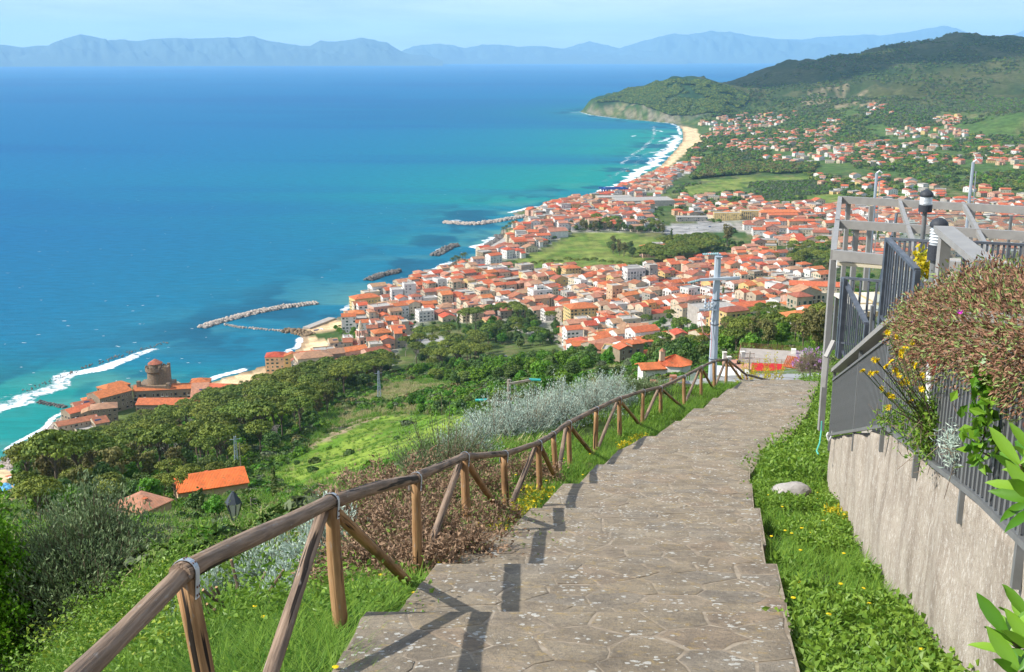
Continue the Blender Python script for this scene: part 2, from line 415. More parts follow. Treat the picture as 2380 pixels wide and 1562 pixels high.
GZ = np.where(_nr, np.minimum(GZ, path_z(GY) - .03), GZ)
def gz(x, y):
    x = np.asarray(x, float); y = np.asarray(y, float)
    rr = np.hypot(x, y - OY); a = np.arctan2(x, y - OY)
    fi = np.clip((np.log(np.maximum(rr, 3.0)) - GB[0]) / (GB[1] - GB[0]), 0, len(GB) - 1.001)
    fj = np.clip((a - GA[0]) / (GA[1] - GA[0]), 0, len(GA) - 1.001)
    i = fi.astype(int); j = fj.astype(int); u = fi - i; v = fj - j
    return (GZ[i, j] * (1 - u) + GZ[i + 1, j] * u) * (1 - v) + (GZ[i, j + 1] * (1 - u) + GZ[i + 1, j + 1] * u) * v
_TT = np.exp(np.linspace(math.log(4.0), math.log(13000), 1500))
def G(px, py):
    """the ground point seen at a picture point"""
    d = rays([(px, py)])[0]; d = d / math.hypot(d[0], d[1])
    z = EYE + d[2] * _TT; g = gz(d[0] * _TT, d[1] * _TT)
    m = np.nonzero(z < g)[0]
    if len(m) == 0: t = _TT[-1]
    else:
        i = m[0]
        if i == 0: t = _TT[0]
        else:
            f0, f1 = z[i - 1] - g[i - 1], g[i] - z[i]; t = _TT[i - 1] + (_TT[i] - _TT[i - 1]) * f0 / (f0 + f1 + 1e-12)
    return Vector((d[0] * t, d[1] * t, EYE + d[2] * t))
def GP(P): return np.array([G(*p)[:2] for p in P])
def seg(P, n):      # densify a picture polygon before it is laid on the ground
    out = []; P = list(P)
    for a, b in zip(P, P[1:] + P[:1]):
        for i in range(n): out.append((a[0] + (b[0] - a[0]) * i / n, a[1] + (b[1] - a[1]) * i / n))
    return out

# what grows or lies where
ZN = {}
ZN['town'] = [[(845, 700), (1000, 650), (1130, 612), (1190, 640), (1300, 625), (1460, 640), (1640, 610), (1740, 590), (1840, 600), (1915, 640), (1940, 690), (1860, 720), (1740, 725), (1700, 770), (1560, 800), (1400, 830), (1330, 830), (1280, 790), (1120, 750), (1010, 745), (960, 765), (920, 830), (905, 860), (800, 868), (700, 880), (618, 890), (617, 855), (680, 840), (760, 835), (800, 800), (790, 745)],
    [(1100, 600), (1180, 560), (1200, 520), (1210, 500), (1330, 470), (1400, 462), (1450, 440), (1540, 470), (1500, 500), (1540, 540), (1330, 540), (1290, 560), (1200, 600), (1150, 615)],
    [(1700, 480), (1950, 470), (2380, 470), (2380, 600), (1960, 610), (1850, 560), (1750, 545), (1640, 520), (1560, 500)],
    [(1440, 440), (1520, 400), (1620, 375), (1610, 400), (1560, 420), (1540, 450)]]
ZN['sand'] = [[(462, 901), (523, 880), (615, 849), (703, 787), (723, 783), (765, 792), (805, 803), (790, 822), (690, 850), (640, 900), (580, 915), (500, 905)],
    [(1581, 292), (1620, 300), (1632, 330), (1600, 350), (1560, 385), (1530, 402), (1505, 412), (1500, 405), (1540, 378), (1565, 350), (1590, 315)],
    [(690, 765), (770, 745), (800, 745), (805, 765), (740, 775)], [(1130, 575), (1160, 558), (1210, 520), (1245, 500), (1250, 512), (1200, 545), (1180, 570), (1140, 590)],
    [(-60, 1130), (0, 1092), (62, 1098), (45, 1150), (0, 1180), (-60, 1200)]]
ZN['lawn'] = [[(1195, 604), (1290, 575), (1330, 545), (1420, 538), (1530, 555), (1535, 575), (1500, 600), (1470, 625), (1300, 630), (1210, 620)],
    [(1590, 435), (1680, 420), (1750, 428), (1700, 445), (1600, 455)], [(1870, 455), (1950, 450), (2000, 470), (1950, 480), (1880, 475)], [(1620, 420), (1760, 412), (1900, 410), (1900, 416), (1700, 424)]]
ZN['meadow'] = [[(620, 1112), (660, 1085), (700, 1050), (760, 1010), (830, 985), (900, 965), (1000, 962), (1120, 970), (1100, 1020), (960, 1065), (860, 1090), (760, 1125), (680, 1140)]]
ZN['straw'] = [[(850, 900), (940, 890), (1080, 900), (1120, 940), (1000, 960), (880, 960), (790, 985), (800, 940)], [(1290, 865), (1420, 850), (1500, 880), (1400, 900)]]
ZN['bare'] = [[(700, 1040), (760, 1005), (820, 975), (880, 962), (890, 968), (830, 990), (760, 1020), (712, 1048)], [(285, 1230), (340, 1190), (370, 1185), (375, 1215), (350, 1260), (300, 1270)],
    [(1380, 256), (1450, 240), (1520, 250), (1600, 272), (1580, 282), (1500, 275), (1400, 266)], [(1850, 240), (1900, 205), (1960, 195), (2020, 225), (2030, 245), (1940, 250)]]
ZN['paved'] = [[(0, 1105), (70, 1055), (160, 980), (190, 960), (220, 975), (190, 1010), (120, 1080), (60, 1120)], [(1530, 540), (1560, 520), (1640, 516), (1700, 520), (1690, 535), (1600, 550)], [(1100, 850), (1290, 815), (1330, 815), (1300, 835), (1180, 850), (1110, 858)],
    [(1590, 890), (1640, 878), (1760, 868), (1900, 872), (1900, 895), (1780, 902), (1760, 893), (1600, 905)], [(770, 765), (800, 755), (1000, 780), (1120, 800), (1110, 812), (900, 790)]]
ZN['pinehill'] = [[(1380, 225), (1500, 190), (1600, 176), (1700, 200), (1740, 240), (1680, 270), (1610, 278), (1540, 262), (1450, 238), (1385, 248)]]
ZPOLY = {k: [GP(seg(p, 4)) for p in v] for k, v in ZN.items()}
Zm = {}
wx = GX + (fbm(GX / 9., GY / 9., 31, 3) - .5) * 10 * sstep(100, 400, r_c) + (fbm(GX / 60., GY / 60., 31, 3) - .5) * 60 * sstep(2000, 3500, r_c)
wy = GY + (fbm(GX / 9., GY / 9., 37, 3) - .5) * 14 * sstep(100, 400, r_c) + (fbm(GX / 60., GY / 60., 37, 3) - .5) * 60 * sstep(2000, 3500, r_c)
for k_, ps in ZPOLY.items():
    m = np.zeros(GX.shape, bool)
    for p in ps:
        if k_ in ('town', 'sand', 'paved', 'lawn'): m |= inside(GX, GY, p)
        else: m |= inside(wx, wy, p)
    Zm[k_] = m
def in_zone(k, x, y):
    x = np.asarray(x, float); y = np.asarray(y, float); m = np.zeros(x.shape, bool)
    for p in ZPOLY[k]: m |= inside(x, y, p)
    return m

col = np.zeros(GX.shape + (3,))
n1 = fbm(GX / 60., GY / 60., 5, 5); n2 = fbm(GX / 11., GY / 11., 6, 4); n3 = fbm(GX / 400., GY / 400., 7, 5)
def mixc(c, m, rgb, noise=None, rgb2=None):
    t = np.asarray(rgb)[None, None, :]
    if rgb2 is not None: t = t * (1 - noise[..., None]) + np.asarray(rgb2)[None, None, :] * noise[..., None]
    m = np.asarray(m, float)[..., None]; return c * (1 - m) + t * m
col[:] = (.042, .08, .018)
col = mixc(col, sstep(.4, .6, n1), (.08, .11, .028))
col = mixc(col, sstep(.55, .7, n2) * .6, (.17, .15, .07))
fieldn = sstep(.48, .52, fbm((GX * .8 + GY * .3) / 130., (GY * .8 - GX * .3) / 260., 8, 2))
col = mixc(col, sstep(1500, 1900, r_c) * (1 - sstep(3900, 4200, r_c)) * fieldn * .7, (.065, .12, .025))
hill = sstep(3900, 4400, r_c) * sstep(45, 80, GZ)
col = mixc(col, hill, (.028, .05, .012), sstep(.35, .65, n3), (.062, .07, .018))
col = mixc(col, hill * sstep(.56, .66, n1) * .6, (.10, .095, .04))
col = mixc(col, Zm['pinehill'], (.016, .045, .018), sstep(.3, .7, n1), (.03, .065, .022))
col = mixc(col, Zm['meadow'], (.085, .165, .015), sstep(.35, .6, n2), (.18, .25, .035))
col = mixc(col, Zm['straw'] * sstep(.3, .55, n2), (.24, .21, .09), n2, (.12, .16, .04))
col = mixc(col, Zm['lawn'], (.10, .155, .025), sstep(.35, .6, n2), (.17, .20, .045))
col = mixc(col, Zm['bare'] * sstep(.25, .5, n2) * (1 - .45 * rocky) * np.where(rocky > .5, sstep(.42, .6, n2), 1), (.29, .20, .12), n1, (.34, .27, .18))
col = mixc(col, Zm['town'], (.34, .31, .27), sstep(.3, .7, n2), (.16, .17, .12))
col = mixc(col, Zm['paved'], (.25, .24, .23), n2, (.30, .29, .27))
steep = np.zeros(GX.shape)
steep[1:-1] = np.abs(GZ[2:] - GZ[:-2]) / (RR[2:] - RR[:-2])
cliffn = sstep(.40, .56, fbm(GX / 45., GY / 70., 61, 4)); cliff = cliffn * sstep(.22, .40, steep) * rocky * (sd < 260) * (sd > 0)
col = mixc(col, np.clip(cliff + rocky * sstep(34, 8, sd) * (sd > 0), 0, 1) * sstep(.36, .5, n1 * .5 + n2 * .5), (.27, .225, .17), n2, (.10, .105, .06))
col = mixc(col, (sd > 0) * (sd < 9) * (1 - rocky), (.30, .25, .19), n2, (.16, .13, .10))
col = mixc(col, Zm['sand'], (.60, .42, .23), n1, (.66, .49, .29))
wet = (sd < 7) * (sd > -5) * Zm['sand']
col = mixc(col, wet, (.34, .23, .13))
near = 1 - sstep(45, 70, r_c)
col = mixc(col, near, (.10, .075, .045), sstep(.35, .6, fbm(GX / 1.1, GY / 1.1, 3, 4)), (.055, .085, .02))

def ground_mat():
    m = bpy.data.materials.new('ground_cover'); m.use_nodes = True; N, L = m.node_tree.nodes, m.node_tree.links
    b = N['Principled BSDF']; b.inputs['Roughness'].default_value = .95; b.inputs['Specular IOR Level'].default_value = .1
    at = N.new('ShaderNodeAttribute'); at.attribute_name = 'col'
    geo = N.new('ShaderNodeNewGeometry')
    cur = at.outputs['Color']
    for sc_, lo, hi, det in ((.055, .55, 1.5, 6), (.9, .72, 1.3, 5), (6.0, .8, 1.22, 4)):
        n = N.new('ShaderNodeTexNoise'); n.inputs['Scale'].default_value = sc_; n.inputs['Detail'].default_value = det; n.inputs['Roughness'].default_value = .65
        L.new(geo.outputs['Position'], n.inputs['Vector'])
        mr = N.new('ShaderNodeMapRange'); mr.inputs[1].default_value = .3; mr.inputs[2].default_value = .7; mr.inputs[3].default_value = lo; mr.inputs[4].default_value = hi
        L.new(n.outputs['Fac'], mr.inputs[0])
        vm = N.new('ShaderNodeVectorMath'); vm.operation = 'SCALE'; L.new(cur, vm.inputs[0]); L.new(mr.outputs[0], vm.inputs['Scale']); cur = vm.outputs[0]
    L.new(cur, b.inputs['Base Color'])
    n = N.new('ShaderNodeTexNoise'); n.inputs['Scale'].default_value = 5; n.inputs['Detail'].default_value = 6; L.new(geo.outputs['Position'], n.inputs['Vector'])
    bp = N.new('ShaderNodeBump'); bp.inputs['Strength'].default_value = .6; bp.inputs['Distance'].default_value = .08; L.new(n.outputs['Fac'], bp.inputs['Height']); L.new(bp.outputs[0], b.inputs['Normal'])
    return m
def grid_faces(nb, na, keep=None):
    i = np.arange(nb - 1)[:, None] * na + np.arange(na - 1)[None, :]
    F = np.stack([i, i + 1, i + na + 1, i + na], -1).reshape(-1, 4)
    return F if keep is None else F[keep.reshape(-1)]
keep = (sd[:-1, :-1] > -70) | (sd[1:, 1:] > -70)
V = np.stack([GX, GY, GZ], -1).reshape(-1, 3)
F = grid_faces(len(GB), len(GA), keep)
used = np.zeros(len(V), bool); used[F.ravel()] = True; remap = np.cumsum(used) - 1
ground = link('ground', np_mesh('ground', V[used], remap[F][:, ::-1], [ground_mat()], attrs={'col': col.reshape(-1, 3)[used]}, smooth=True), kind='structure')
# ground behind and beside the viewer
mb = MB(); yb = [-30, -20, -10, -5, 0, 4.5]; xb = [-60, -30, -12, -6, -3, -.9, 2, 5, 10, 30, 60]
vs = [(x, y, EYE - 1.75 - .32 * y + min(max(x + .9, -30), 0) * .45) for y in yb for x in xb]
mb.add(vs, [(j * len(xb) + i, j * len(xb) + i + 1, (j + 1) * len(xb) + i + 1, (j + 1) * len(xb) + i) for j in range(len(yb) - 1) for i in range(len(xb) - 1)])
mb.obj('hillside_ground', mat('verge_soil', (.07, .08, .03), (.12, .1, .05)), kind='structure')

# ------------------------------------------------------------------ the sea
SA = np.linspace(-0.62, 0.62, 460); SBv = np.concatenate([np.linspace(math.log(300), math.log(6500), 460), np.linspace(math.log(6600), math.log(150000), 60)])
SAA, SBB = np.meshgrid(SA, SBv); SR = np.exp(SBB); SX = SR * np.sin(SAA); SY = SR * np.cos(SAA)
sdist = dist_poly(SX, SY, resample(COAST, 200))
sland = inside(SX, SY, LAND_POLY)
ss = np.where(sland, -sdist, sdist)
keep = ((ss[:-1, :-1] > -160) | (ss[1:, 1:] > -160) | (ss[:-1, 1:] > -160) | (ss[1:, :-1] > -160))
wob = (fbm(SX / 300., SY / 500., 41, 4) - .5) * 260 * sstep(60, 400, ss) + (fbm(SX / 40., SY / 60., 44, 3) - .5) * 30
shal = 1.25 * np.exp(-np.maximum(ss + wob * .6, 0) / 470.)
bay = np.exp(-((SX - 700) ** 2 + (SY - 2900) ** 2) / (1100. ** 2)) * .35
shal = np.clip(shal + bay * .25, 0, 1)
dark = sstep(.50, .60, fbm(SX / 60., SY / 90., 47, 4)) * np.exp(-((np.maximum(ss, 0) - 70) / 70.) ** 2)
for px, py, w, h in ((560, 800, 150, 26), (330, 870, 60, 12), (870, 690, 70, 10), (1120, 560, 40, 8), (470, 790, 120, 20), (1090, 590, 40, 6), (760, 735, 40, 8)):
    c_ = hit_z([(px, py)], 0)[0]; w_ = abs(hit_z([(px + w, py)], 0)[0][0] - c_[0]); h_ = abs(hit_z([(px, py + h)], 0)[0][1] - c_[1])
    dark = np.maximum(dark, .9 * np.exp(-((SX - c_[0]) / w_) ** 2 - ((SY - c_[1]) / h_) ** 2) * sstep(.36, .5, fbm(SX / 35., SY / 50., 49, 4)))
sandy = sstep(.45, .6, fbm(SX / 120., SY / 60., 51, 3)) * np.exp(-np.maximum(ss, 0) / 60.) * (1 - dark)
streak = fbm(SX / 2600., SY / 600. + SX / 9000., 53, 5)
def sea_mat():
    m = bpy.data.materials.new('sea_water'); m.use_nodes = True; N, L = m.node_tree.nodes, m.node_tree.links
    N.remove(N['Principled BSDF']); b = N.new('ShaderNodeBsdfDiffuse'); gs = N.new('ShaderNodeBsdfGlossy'); gs.inputs['Roughness'].default_value = .35; ms = N.new('ShaderNodeMixShader'); ms.inputs[0].default_value = .07; L.new(b.outputs[0], ms.inputs[1]); L.new(gs.outputs[0], ms.inputs[2]); L.new(ms.outputs[0], N['Material Output'].inputs[0])
    def attr(n):
        a = N.new('ShaderNodeAttribute'); a.attribute_name = n; return a.outputs['Fac']
    def mix(a, b_, f):
        x = N.new('ShaderNodeMixRGB'); L.new(f, x.inputs[0])
        for i, c in ((1, a), (2, b_)):
            if isinstance(c, tuple): x.inputs[i].default_value = c + (1,)
            else: L.new(c, x.inputs[i])
        return x.outputs[0]
    c = mix((.000, .115, .265), (.000, .205, .19), attr('shallow'))
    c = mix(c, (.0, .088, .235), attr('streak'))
    c = mix(c, (.10, .25, .20), attr('sandy'))
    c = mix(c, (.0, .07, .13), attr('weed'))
    geo = N.new('ShaderNodeNewGeometry')
    mp = N.new('ShaderNodeMapping'); mp.inputs['Scale'].default_value = (.045, .13, 1); mp.inputs['Rotation'].default_value = (0, 0, -.5); L.new(geo.outputs['Position'], mp.inputs[0])
    n = N.new('ShaderNodeTexNoise'); n.inputs['Scale'].default_value = 1; n.inputs['Detail'].default_value = 8; n.inputs['Roughness'].default_value = .7; L.new(mp.outputs[0], n.inputs['Vector'])
    mr = N.new('ShaderNodeMapRange'); mr.inputs[1].default_value = .3; mr.inputs[2].default_value = .7; mr.inputs[3].default_value = .78; mr.inputs[4].default_value = 1.22; L.new(n.outputs['Fac'], mr.inputs[0])
    vm = N.new('ShaderNodeVectorMath'); vm.operation = 'SCALE'; L.new(c, vm.inputs[0]); L.new(mr.outputs[0], vm.inputs['Scale'])
    L.new(vm.outputs[0], b.inputs['Color'])
    bp = N.new('ShaderNodeBump'); bp.inputs['Strength'].default_value = .6; bp.inputs['Distance'].default_value = 1.5; L.new(n.outputs['Fac'], bp.inputs['Height']); L.new(bp.outputs[0], b.inputs['Normal']); L.new(bp.outputs[0], gs.inputs['Normal'])
    return m
V = np.stack([SX, SY, np.zeros(SX.shape)], -1).reshape(-1, 3)
F = grid_faces(len(SBv), len(SA), keep)
used = np.zeros(len(V), bool); used[F.ravel()] = True; remap = np.cumsum(used) - 1
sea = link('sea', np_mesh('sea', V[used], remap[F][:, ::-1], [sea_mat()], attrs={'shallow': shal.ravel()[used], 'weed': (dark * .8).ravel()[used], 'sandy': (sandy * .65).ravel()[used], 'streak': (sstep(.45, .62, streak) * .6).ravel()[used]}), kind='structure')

# ------------------------------------------------------------------ mountains across the gulf
def mountain(name, pts, D, base_py, colr, depth, seed):
    X = np.arange(pts[0][0], pts[-1][0] + 1, 4.0); Yp = np.interp(X, [p[0] for p in pts], [p[1] for p in pts])
    Yp = Yp + (fbm(X / 14., X * 0 + seed, seed, 4) - .5) * 4
    rows = 26; vs = np.zeros((rows, len(X), 3))
    for j in range(rows):
        t = j / (rows - 1.)                       # 0 front foot, .6 ridge, 1 back foot
        d = rays([(x, 100) for x in X]); d = d / np.hypot(d[:, 0], d[:, 1])[:, None]
        rr_ = D + depth * t
        ridge_r = D + depth * .6
        dz = rays(np.stack([X, Yp], 1)); dz = dz / np.hypot(dz[:, 0], dz[:, 1])[:, None]
        zr = EYE + dz[:, 2] * ridge_r
        prof = (t / .6) ** .8 if t < .6 else max(0, 1 - (t - .6) / .4) ** 1.2
        f = fbm(X / 26. + t * 1.5, X * 0 + t * 5 + seed, seed + 3, 5)
        z = zr * prof * (1 + (f - .5) * 1.3 * min(1, 4 * abs(t - .6)) * (1 if t < .6 else .5)) - (1 - min(1, t * 20)) * 2
        vs[j, :, 0] = d[:, 0] * rr_; vs[j, :, 1] = d[:, 1] * rr_; vs[j, :, 2] = np.maximum(z, -2)
    me = np_mesh(name, vs.reshape(-1, 3), grid_faces(rows, len(X))[:, ::-1], [mat('mountain_' + str(seed), colr, tuple(c * 1.25 for c in colr), scale=.0009, detail=8)], smooth=True)
    return link('mountain_range', me, kind='structure', label=None)
mountain('mountain_range', [(-260, 110), (-100, 98), (0, 103), (50, 110), (110, 105), (150, 90), (190, 78), (215, 85), (250, 93), (290, 92), (320, 95), (370, 90), (420, 88), (450, 90), (500, 88), (550, 87), (590, 84), (620, 95), (650, 99), (700, 106), (720, 107), (745, 93), (770, 96), (800, 95),
    (835, 88), (870, 92), (900, 100), (930, 118), (950, 125), (990, 128), (1010, 133), (1030, 142)], 30000, 148, (.05, .08, .06), 6000, 1)
mountain('mountain_range', [(880, 135), (930, 120), (960, 108), (1010, 101), (1050, 104), (1080, 112), (1120, 104), (1160, 104), (1200, 108), (1260, 107), (1300, 112), (1350, 118), (1450, 128), (1600, 136)], 37000, 144, (.05, .08, .06), 6000, 2)
mountain('mountain_range', [(1150, 136), (1250, 125), (1300, 115), (1370, 96), (1400, 103), (1440, 112), (1500, 93), (1560, 78), (1600, 80), (1650, 72), (1700, 75), (1760, 85), (1800, 90), (1830, 92), (1870, 98), (1900, 100), (1960, 112), (2100, 120), (2400, 110)], 40000, 142, (.05, .08, .06), 6500, 3)
mountain('mountain_range', [(1750, 110), (1830, 90), (1860, 92), (1900, 87), (1950, 83), (2010, 80), (2060, 82), (2130, 70), (2190, 60), (2220, 66), (2260, 82), (2300, 88), (2340, 86), (2380, 68), (2450, 62), (2600, 80)], 45000, 142, (.05, .08, .07), 7000, 4)
# low coastal plain with pale towns at the foot of the far range
# ------------------------------------------------------------------ leaf and grass meshes
def unit(a): return a / (np.linalg.norm(a, axis=1, keepdims=True) + 1e-9)
def leaves_mesh(name, P, D, Ln, Wd, m, tint=None, rs=nrs, fold=.25, extra=None):
    """one folded two-triangle leaf per point, D its axis"""
    n = len(P); D = unit(D); rv = unit(rs.normal(size=(n, 3))); sd_ = unit(np.cross(D, rv)); nm = np.cross(D, sd_)
    Ln = np.broadcast_to(Ln, n)[:, None]; Wd = np.broadcast_to(Wd, n)[:, None]
    V = np.stack([P, P + D * Ln * .45 + sd_ * Wd * .5 + nm * Wd * fold, P + D * Ln, P + D * Ln * .45 - sd_ * Wd * .5 + nm * Wd * fold], 1).reshape(-1, 3)
    i = np.arange(n)[:, None] * 4
    F = np.concatenate([i + np.array([[0, 1, 2]]), i + np.array([[0, 2, 3]])], 1).reshape(-1, 3)
    t = rs.rand(n) if tint is None else tint
    T = np.repeat(t, 4)
    if extra is not None:                 # woody parts: (verts, tri faces)
        V = np.concatenate([V, extra[0]]); F = np.concatenate([F, extra[1] + n * 4]); T = np.concatenate([T, np.zeros(len(extra[0]))])
        mi = np.concatenate([np.zeros(n * 2, int), np.ones(len(extra[1]), int)])
        return np_mesh(name, V, F, m, mi, {'tint': T})
    return np_mesh(name, V, F, m if isinstance(m, (list, tuple)) else [m], None, {'tint': T})
def sticks(A, B, ra, rb):
    """three-sided twigs from A to B"""
    A = np.asarray(A); B = np.asarray(B); n = len(A); d = unit(B - A); u = unit(np.cross(d, np.array([.31, .55, .77]))); w = np.cross(d, u)
    ra = np.broadcast_to(ra, n)[:, None]; rb = np.broadcast_to(rb, n)[:, None]; V = []
    for P_, r_ in ((A, ra), (B, rb)):
        for k in range(3): V.append(P_ + (u * math.cos(k * 2.0944) + w * math.sin(k * 2.0944)) * r_)
    V = np.stack(V, 1).reshape(-1, 3); i = np.arange(n)[:, None] * 6; F = []
    for k in range(3):
        k2 = (k + 1) % 3; F += [i + np.array([[k, k2, 3 + k2]]), i + np.array([[k, 3 + k2, 3 + k]])]
    return V, np.concatenate(F, 1).reshape(-1, 3)
def bush_mesh(name, rad, ntwig, nleaf, LL, LW, mats, seed=0, up=.5, spread=.5, base=None, along=(.45, 1.0), lump=.3, droop=0.0, twr=.008, jit=.05, shell=.75):
    """shoots from the foot (or all over) out to a lumpy rounded outline, leaves along their outer part"""
    rs = np.random.RandomState(seed); rad = np.array(rad, float)
    q = unit(rs.normal(size=(ntwig, 3))); q[:, 2] = np.abs(q[:, 2]) * (1 if base is None else 1)
    lum = 1 + (vnoise(q[:, 0] * 3 + 9, q[:, 1] * 3 + q[:, 2] * 2 + 5, seed) - .5) * 2 * lump
    rr = (shell + (1 - shell) * rs.rand(ntwig)) * lum
    E = q * rad * rr[:, None]
    B = E * np.array([.25, .25, 0]) * rs.rand(ntwig, 1) * 2 if base is None else E * base
    tt = along[0] + (along[1] - along[0]) * rs.rand(ntwig, nleaf)
    P = B[:, None] + (E - B)[:, None] * tt[..., None]
    P[..., 2] -= droop * (tt ** 3)
    P = P + rs.normal(size=P.shape) * jit
    d = unit(E - B)[:, None] + rs.normal(size=P.shape) * spread + np.array([0, 0, up])
    P = P.reshape(-1, 3); d = d.reshape(-1, 3)
    P[:, 2] = np.maximum(P[:, 2], .01)
    n = len(P); tint = np.clip(rs.rand(n) * .6 + .4 * np.repeat(rs.rand(ntwig), nleaf), 0, 1)
    s = .6 + .8 * rs.rand(n)
    ex = sticks(B, E * .97, twr, twr * .35) if len(mats) > 1 else None
    return leaves_mesh(name, P, d, LL * s, LW * s, mats, tint, rs, extra=ex)
def grass_mesh(name, P, H, m, rs, wide=.006, lean=.5, tint=None):
    n = len(P); a = rs.rand(n) * 6.283; ln = lean * (.3 + rs.rand(n)); H = np.broadcast_to(H, n) * (.6 + .8 * rs.rand(n))
    dx = np.stack([np.cos(a) * ln, np.sin(a) * ln, np.ones(n)], 1) * H[:, None]
    dx2 = np.stack([np.cos(a) * ln * 2.2, np.sin(a) * ln * 2.2, np.ones(n) * .75], 1) * H[:, None]
    s_ = np.stack([-np.sin(a), np.cos(a), np.zeros(n)], 1) * (wide * (.7 + .6 * rs.rand(n)))[:, None]
    V = np.stack([P - s_, P + s_, P + dx * .5 + s_ * .8, P + dx * .5 - s_ * .8, P + dx * .5 + dx2 * .5], 1).reshape(-1, 3)
    i = np.arange(n)[:, None] * 5
    F = np.concatenate([i + np.array([[0, 1, 2]]), i + np.array([[0, 2, 3]]), i + np.array([[3, 2, 4]])], 1).reshape(-1, 3)
    t = np.repeat(rs.rand(n) if tint is None else tint, 5)
    return np_mesh(name, V, F, [m], None, {'tint': t})

M_grass = mat('grass_blades', (.055, .16, .010), (.22, .36, .04), tint=True, rough=.6, trans=.35)
M_weed = mat('weed_leaves', (.065, .17, .012), (.27, .41, .05), tint=True, rough=.5, spec=.4, trans=.35)
M_twig = mat('twigs', (.13, .09, .06), (.22, .17, .12))
M_olive = mat('olive_shrub_leaves', (.07, .12, .04), (.32, .40, .20), tint=True, rough=.5, trans=.2)
M_green = mat('bright_tree_leaves', (.07, .22, .010), (.27, .50, .03), tint=True, rough=.5, trans=.35)
M_silver = mat('silver_leaves', (.34, .44, .37), (.62, .72, .60), tint=True, rough=.8, trans=.2)
M_dry = mat('withered_leaves', (.15, .09, .05), (.42, .28, .18), tint=True, rough=.9, trans=.1)
M_yellowgreen = mat('yellowing_leaves', (.30, .33, .02), (.75, .55, .02), tint=True, rough=.6, trans=.3)
M_yellow = mat('yellow_petals', (.85, .62, .01), rough=.6, trans=.2)
M_big = mat('glossy_shrub_leaves', (.06, .19, .01), (.22, .40, .03), tint=True, rough=.38, spec=.5, trans=.25)
M_succ = mat('ice_plant_leaves', (.12, .05, .03), (.40, .22, .13), tint=True, rough=.6, trans=.1)
M_succ2 = mat('ice_plant_shoots', (.12, .18, .04), (.30, .38, .12), tint=True, rough=.5, trans=.1)
M_purple = mat('purple_petals', (.42, .01, .34), (.60, .05, .52), tint=True)

# ------------------------------------------------------------------ trees: a few crowns and trunks shared by every tree
def card_crown(name, centres, crad, per, size, m, seed, flat=.8, under=True):
    rs = np.random.RandomState(seed); centres = np.asarray(centres, float); n = len(centres)
    q = unit(rs.normal(size=(n, per, 3)).reshape(-1, 3)).reshape(n, per, 3); q[..., 2] = np.where(q[..., 2] < -.35, -q[..., 2] * .6, q[..., 2])
    crad = np.broadcast_to(crad, n)
    P = centres[:, None] + q * (crad[:, None, None] * (.72 + .38 * rs.rand(n, per, 1))) * np.array([1, 1, flat])
    nm = unit((q + rs.normal(size=q.shape) * .35).reshape(-1, 3)); P = P.reshape(-1, 3)
    a = unit(np.cross(nm, rs.normal(size=nm.shape))); b = np.cross(nm, a); s = (size * (.6 + .8 * rs.rand(len(P))))[:, None]
    V = np.stack([P - a * s - b * s * .35, P + a * s * .3 - b * s, P + a * s + b * s * .4, P - a * s * .3 + b * s], 1).reshape(-1, 3)
    i = np.arange(len(P))[:, None] * 4
    tint = np.repeat(np.clip(.55 * np.repeat(rs.rand(n), per) + .45 * rs.rand(len(P)), 0, 1), 4)
    return np_mesh(name, V, (i + np.arange(4)[None]).astype(np.int32), [m], None, {'tint': tint})
def trunk_mesh(name, h, r0, limbs, m, seed, n=6, lean=.04):
    rr = random.Random(seed); mb = MB(); x = y = 0; pts = []
    for i in range(5):
        pts.append((x, y, h * i / 4.)); x += rr.uniform(-lean, lean) * h / 2; y += rr.uniform(-lean, lean) * h / 2
    mb.tube(pts, [r0, r0 * .85, r0 * .75, r0 * .65, r0 * .5], n)
    top = Vector(pts[-1])
    for e in limbs:
        e = Vector(e); st = top.lerp(Vector(pts[2]), rr.random() * .8); mid = st.lerp(e, .5) + Vector((0, 0, -.06 * (e - st).length))
        mb.tube([st, mid, e], [r0 * .42, r0 * .28, r0 * .1], 5, caps=False)
    return mb.mesh(name, m)
M_pine = mat('pine_needles', (.05, .09, .012), (.24, .29, .04), tint=True, rough=.7, objvar=.22, huevar=.02, trans=.15)
M_dark = mat('dark_broadleaf', (.03, .075, .012), (.14, .21, .04), tint=True, rough=.6, objvar=.25, huevar=.025, trans=.2)
M_fresh = mat('fresh_broadleaf', (.045, .13, .008), (.17, .33, .025), tint=True, rough=.6, objvar=.25, huevar=.02, trans=.3)
M_euc = mat('brownish_foliage', (.07, .08, .02), (.25, .22, .07), tint=True, rough=.7, objvar=.2, huevar=.02, trans=.2)
M_grey = mat('grey_green_foliage', (.07, .10, .05), (.19, .23, .12), tint=True, rough=.8, objvar=.2, trans=.15)
M_bark = mat('bark', (.10, .07, .05), (.19, .15, .11), scale=2, objvar=.2)
M_pale = mat('pale_dead_wood', (.30, .25, .23), (.42, .37, .34), scale=2)
M_palm = mat('palm_fronds', (.05, .085, .02), (.17, .22, .06), tint=True, rough=.5, objvar=.15, trans=.15)
PROTO = {}
def proto(kind, v, crown, trunk, h, w): PROTO.setdefault(kind, []).append((crown, trunk, h, w))
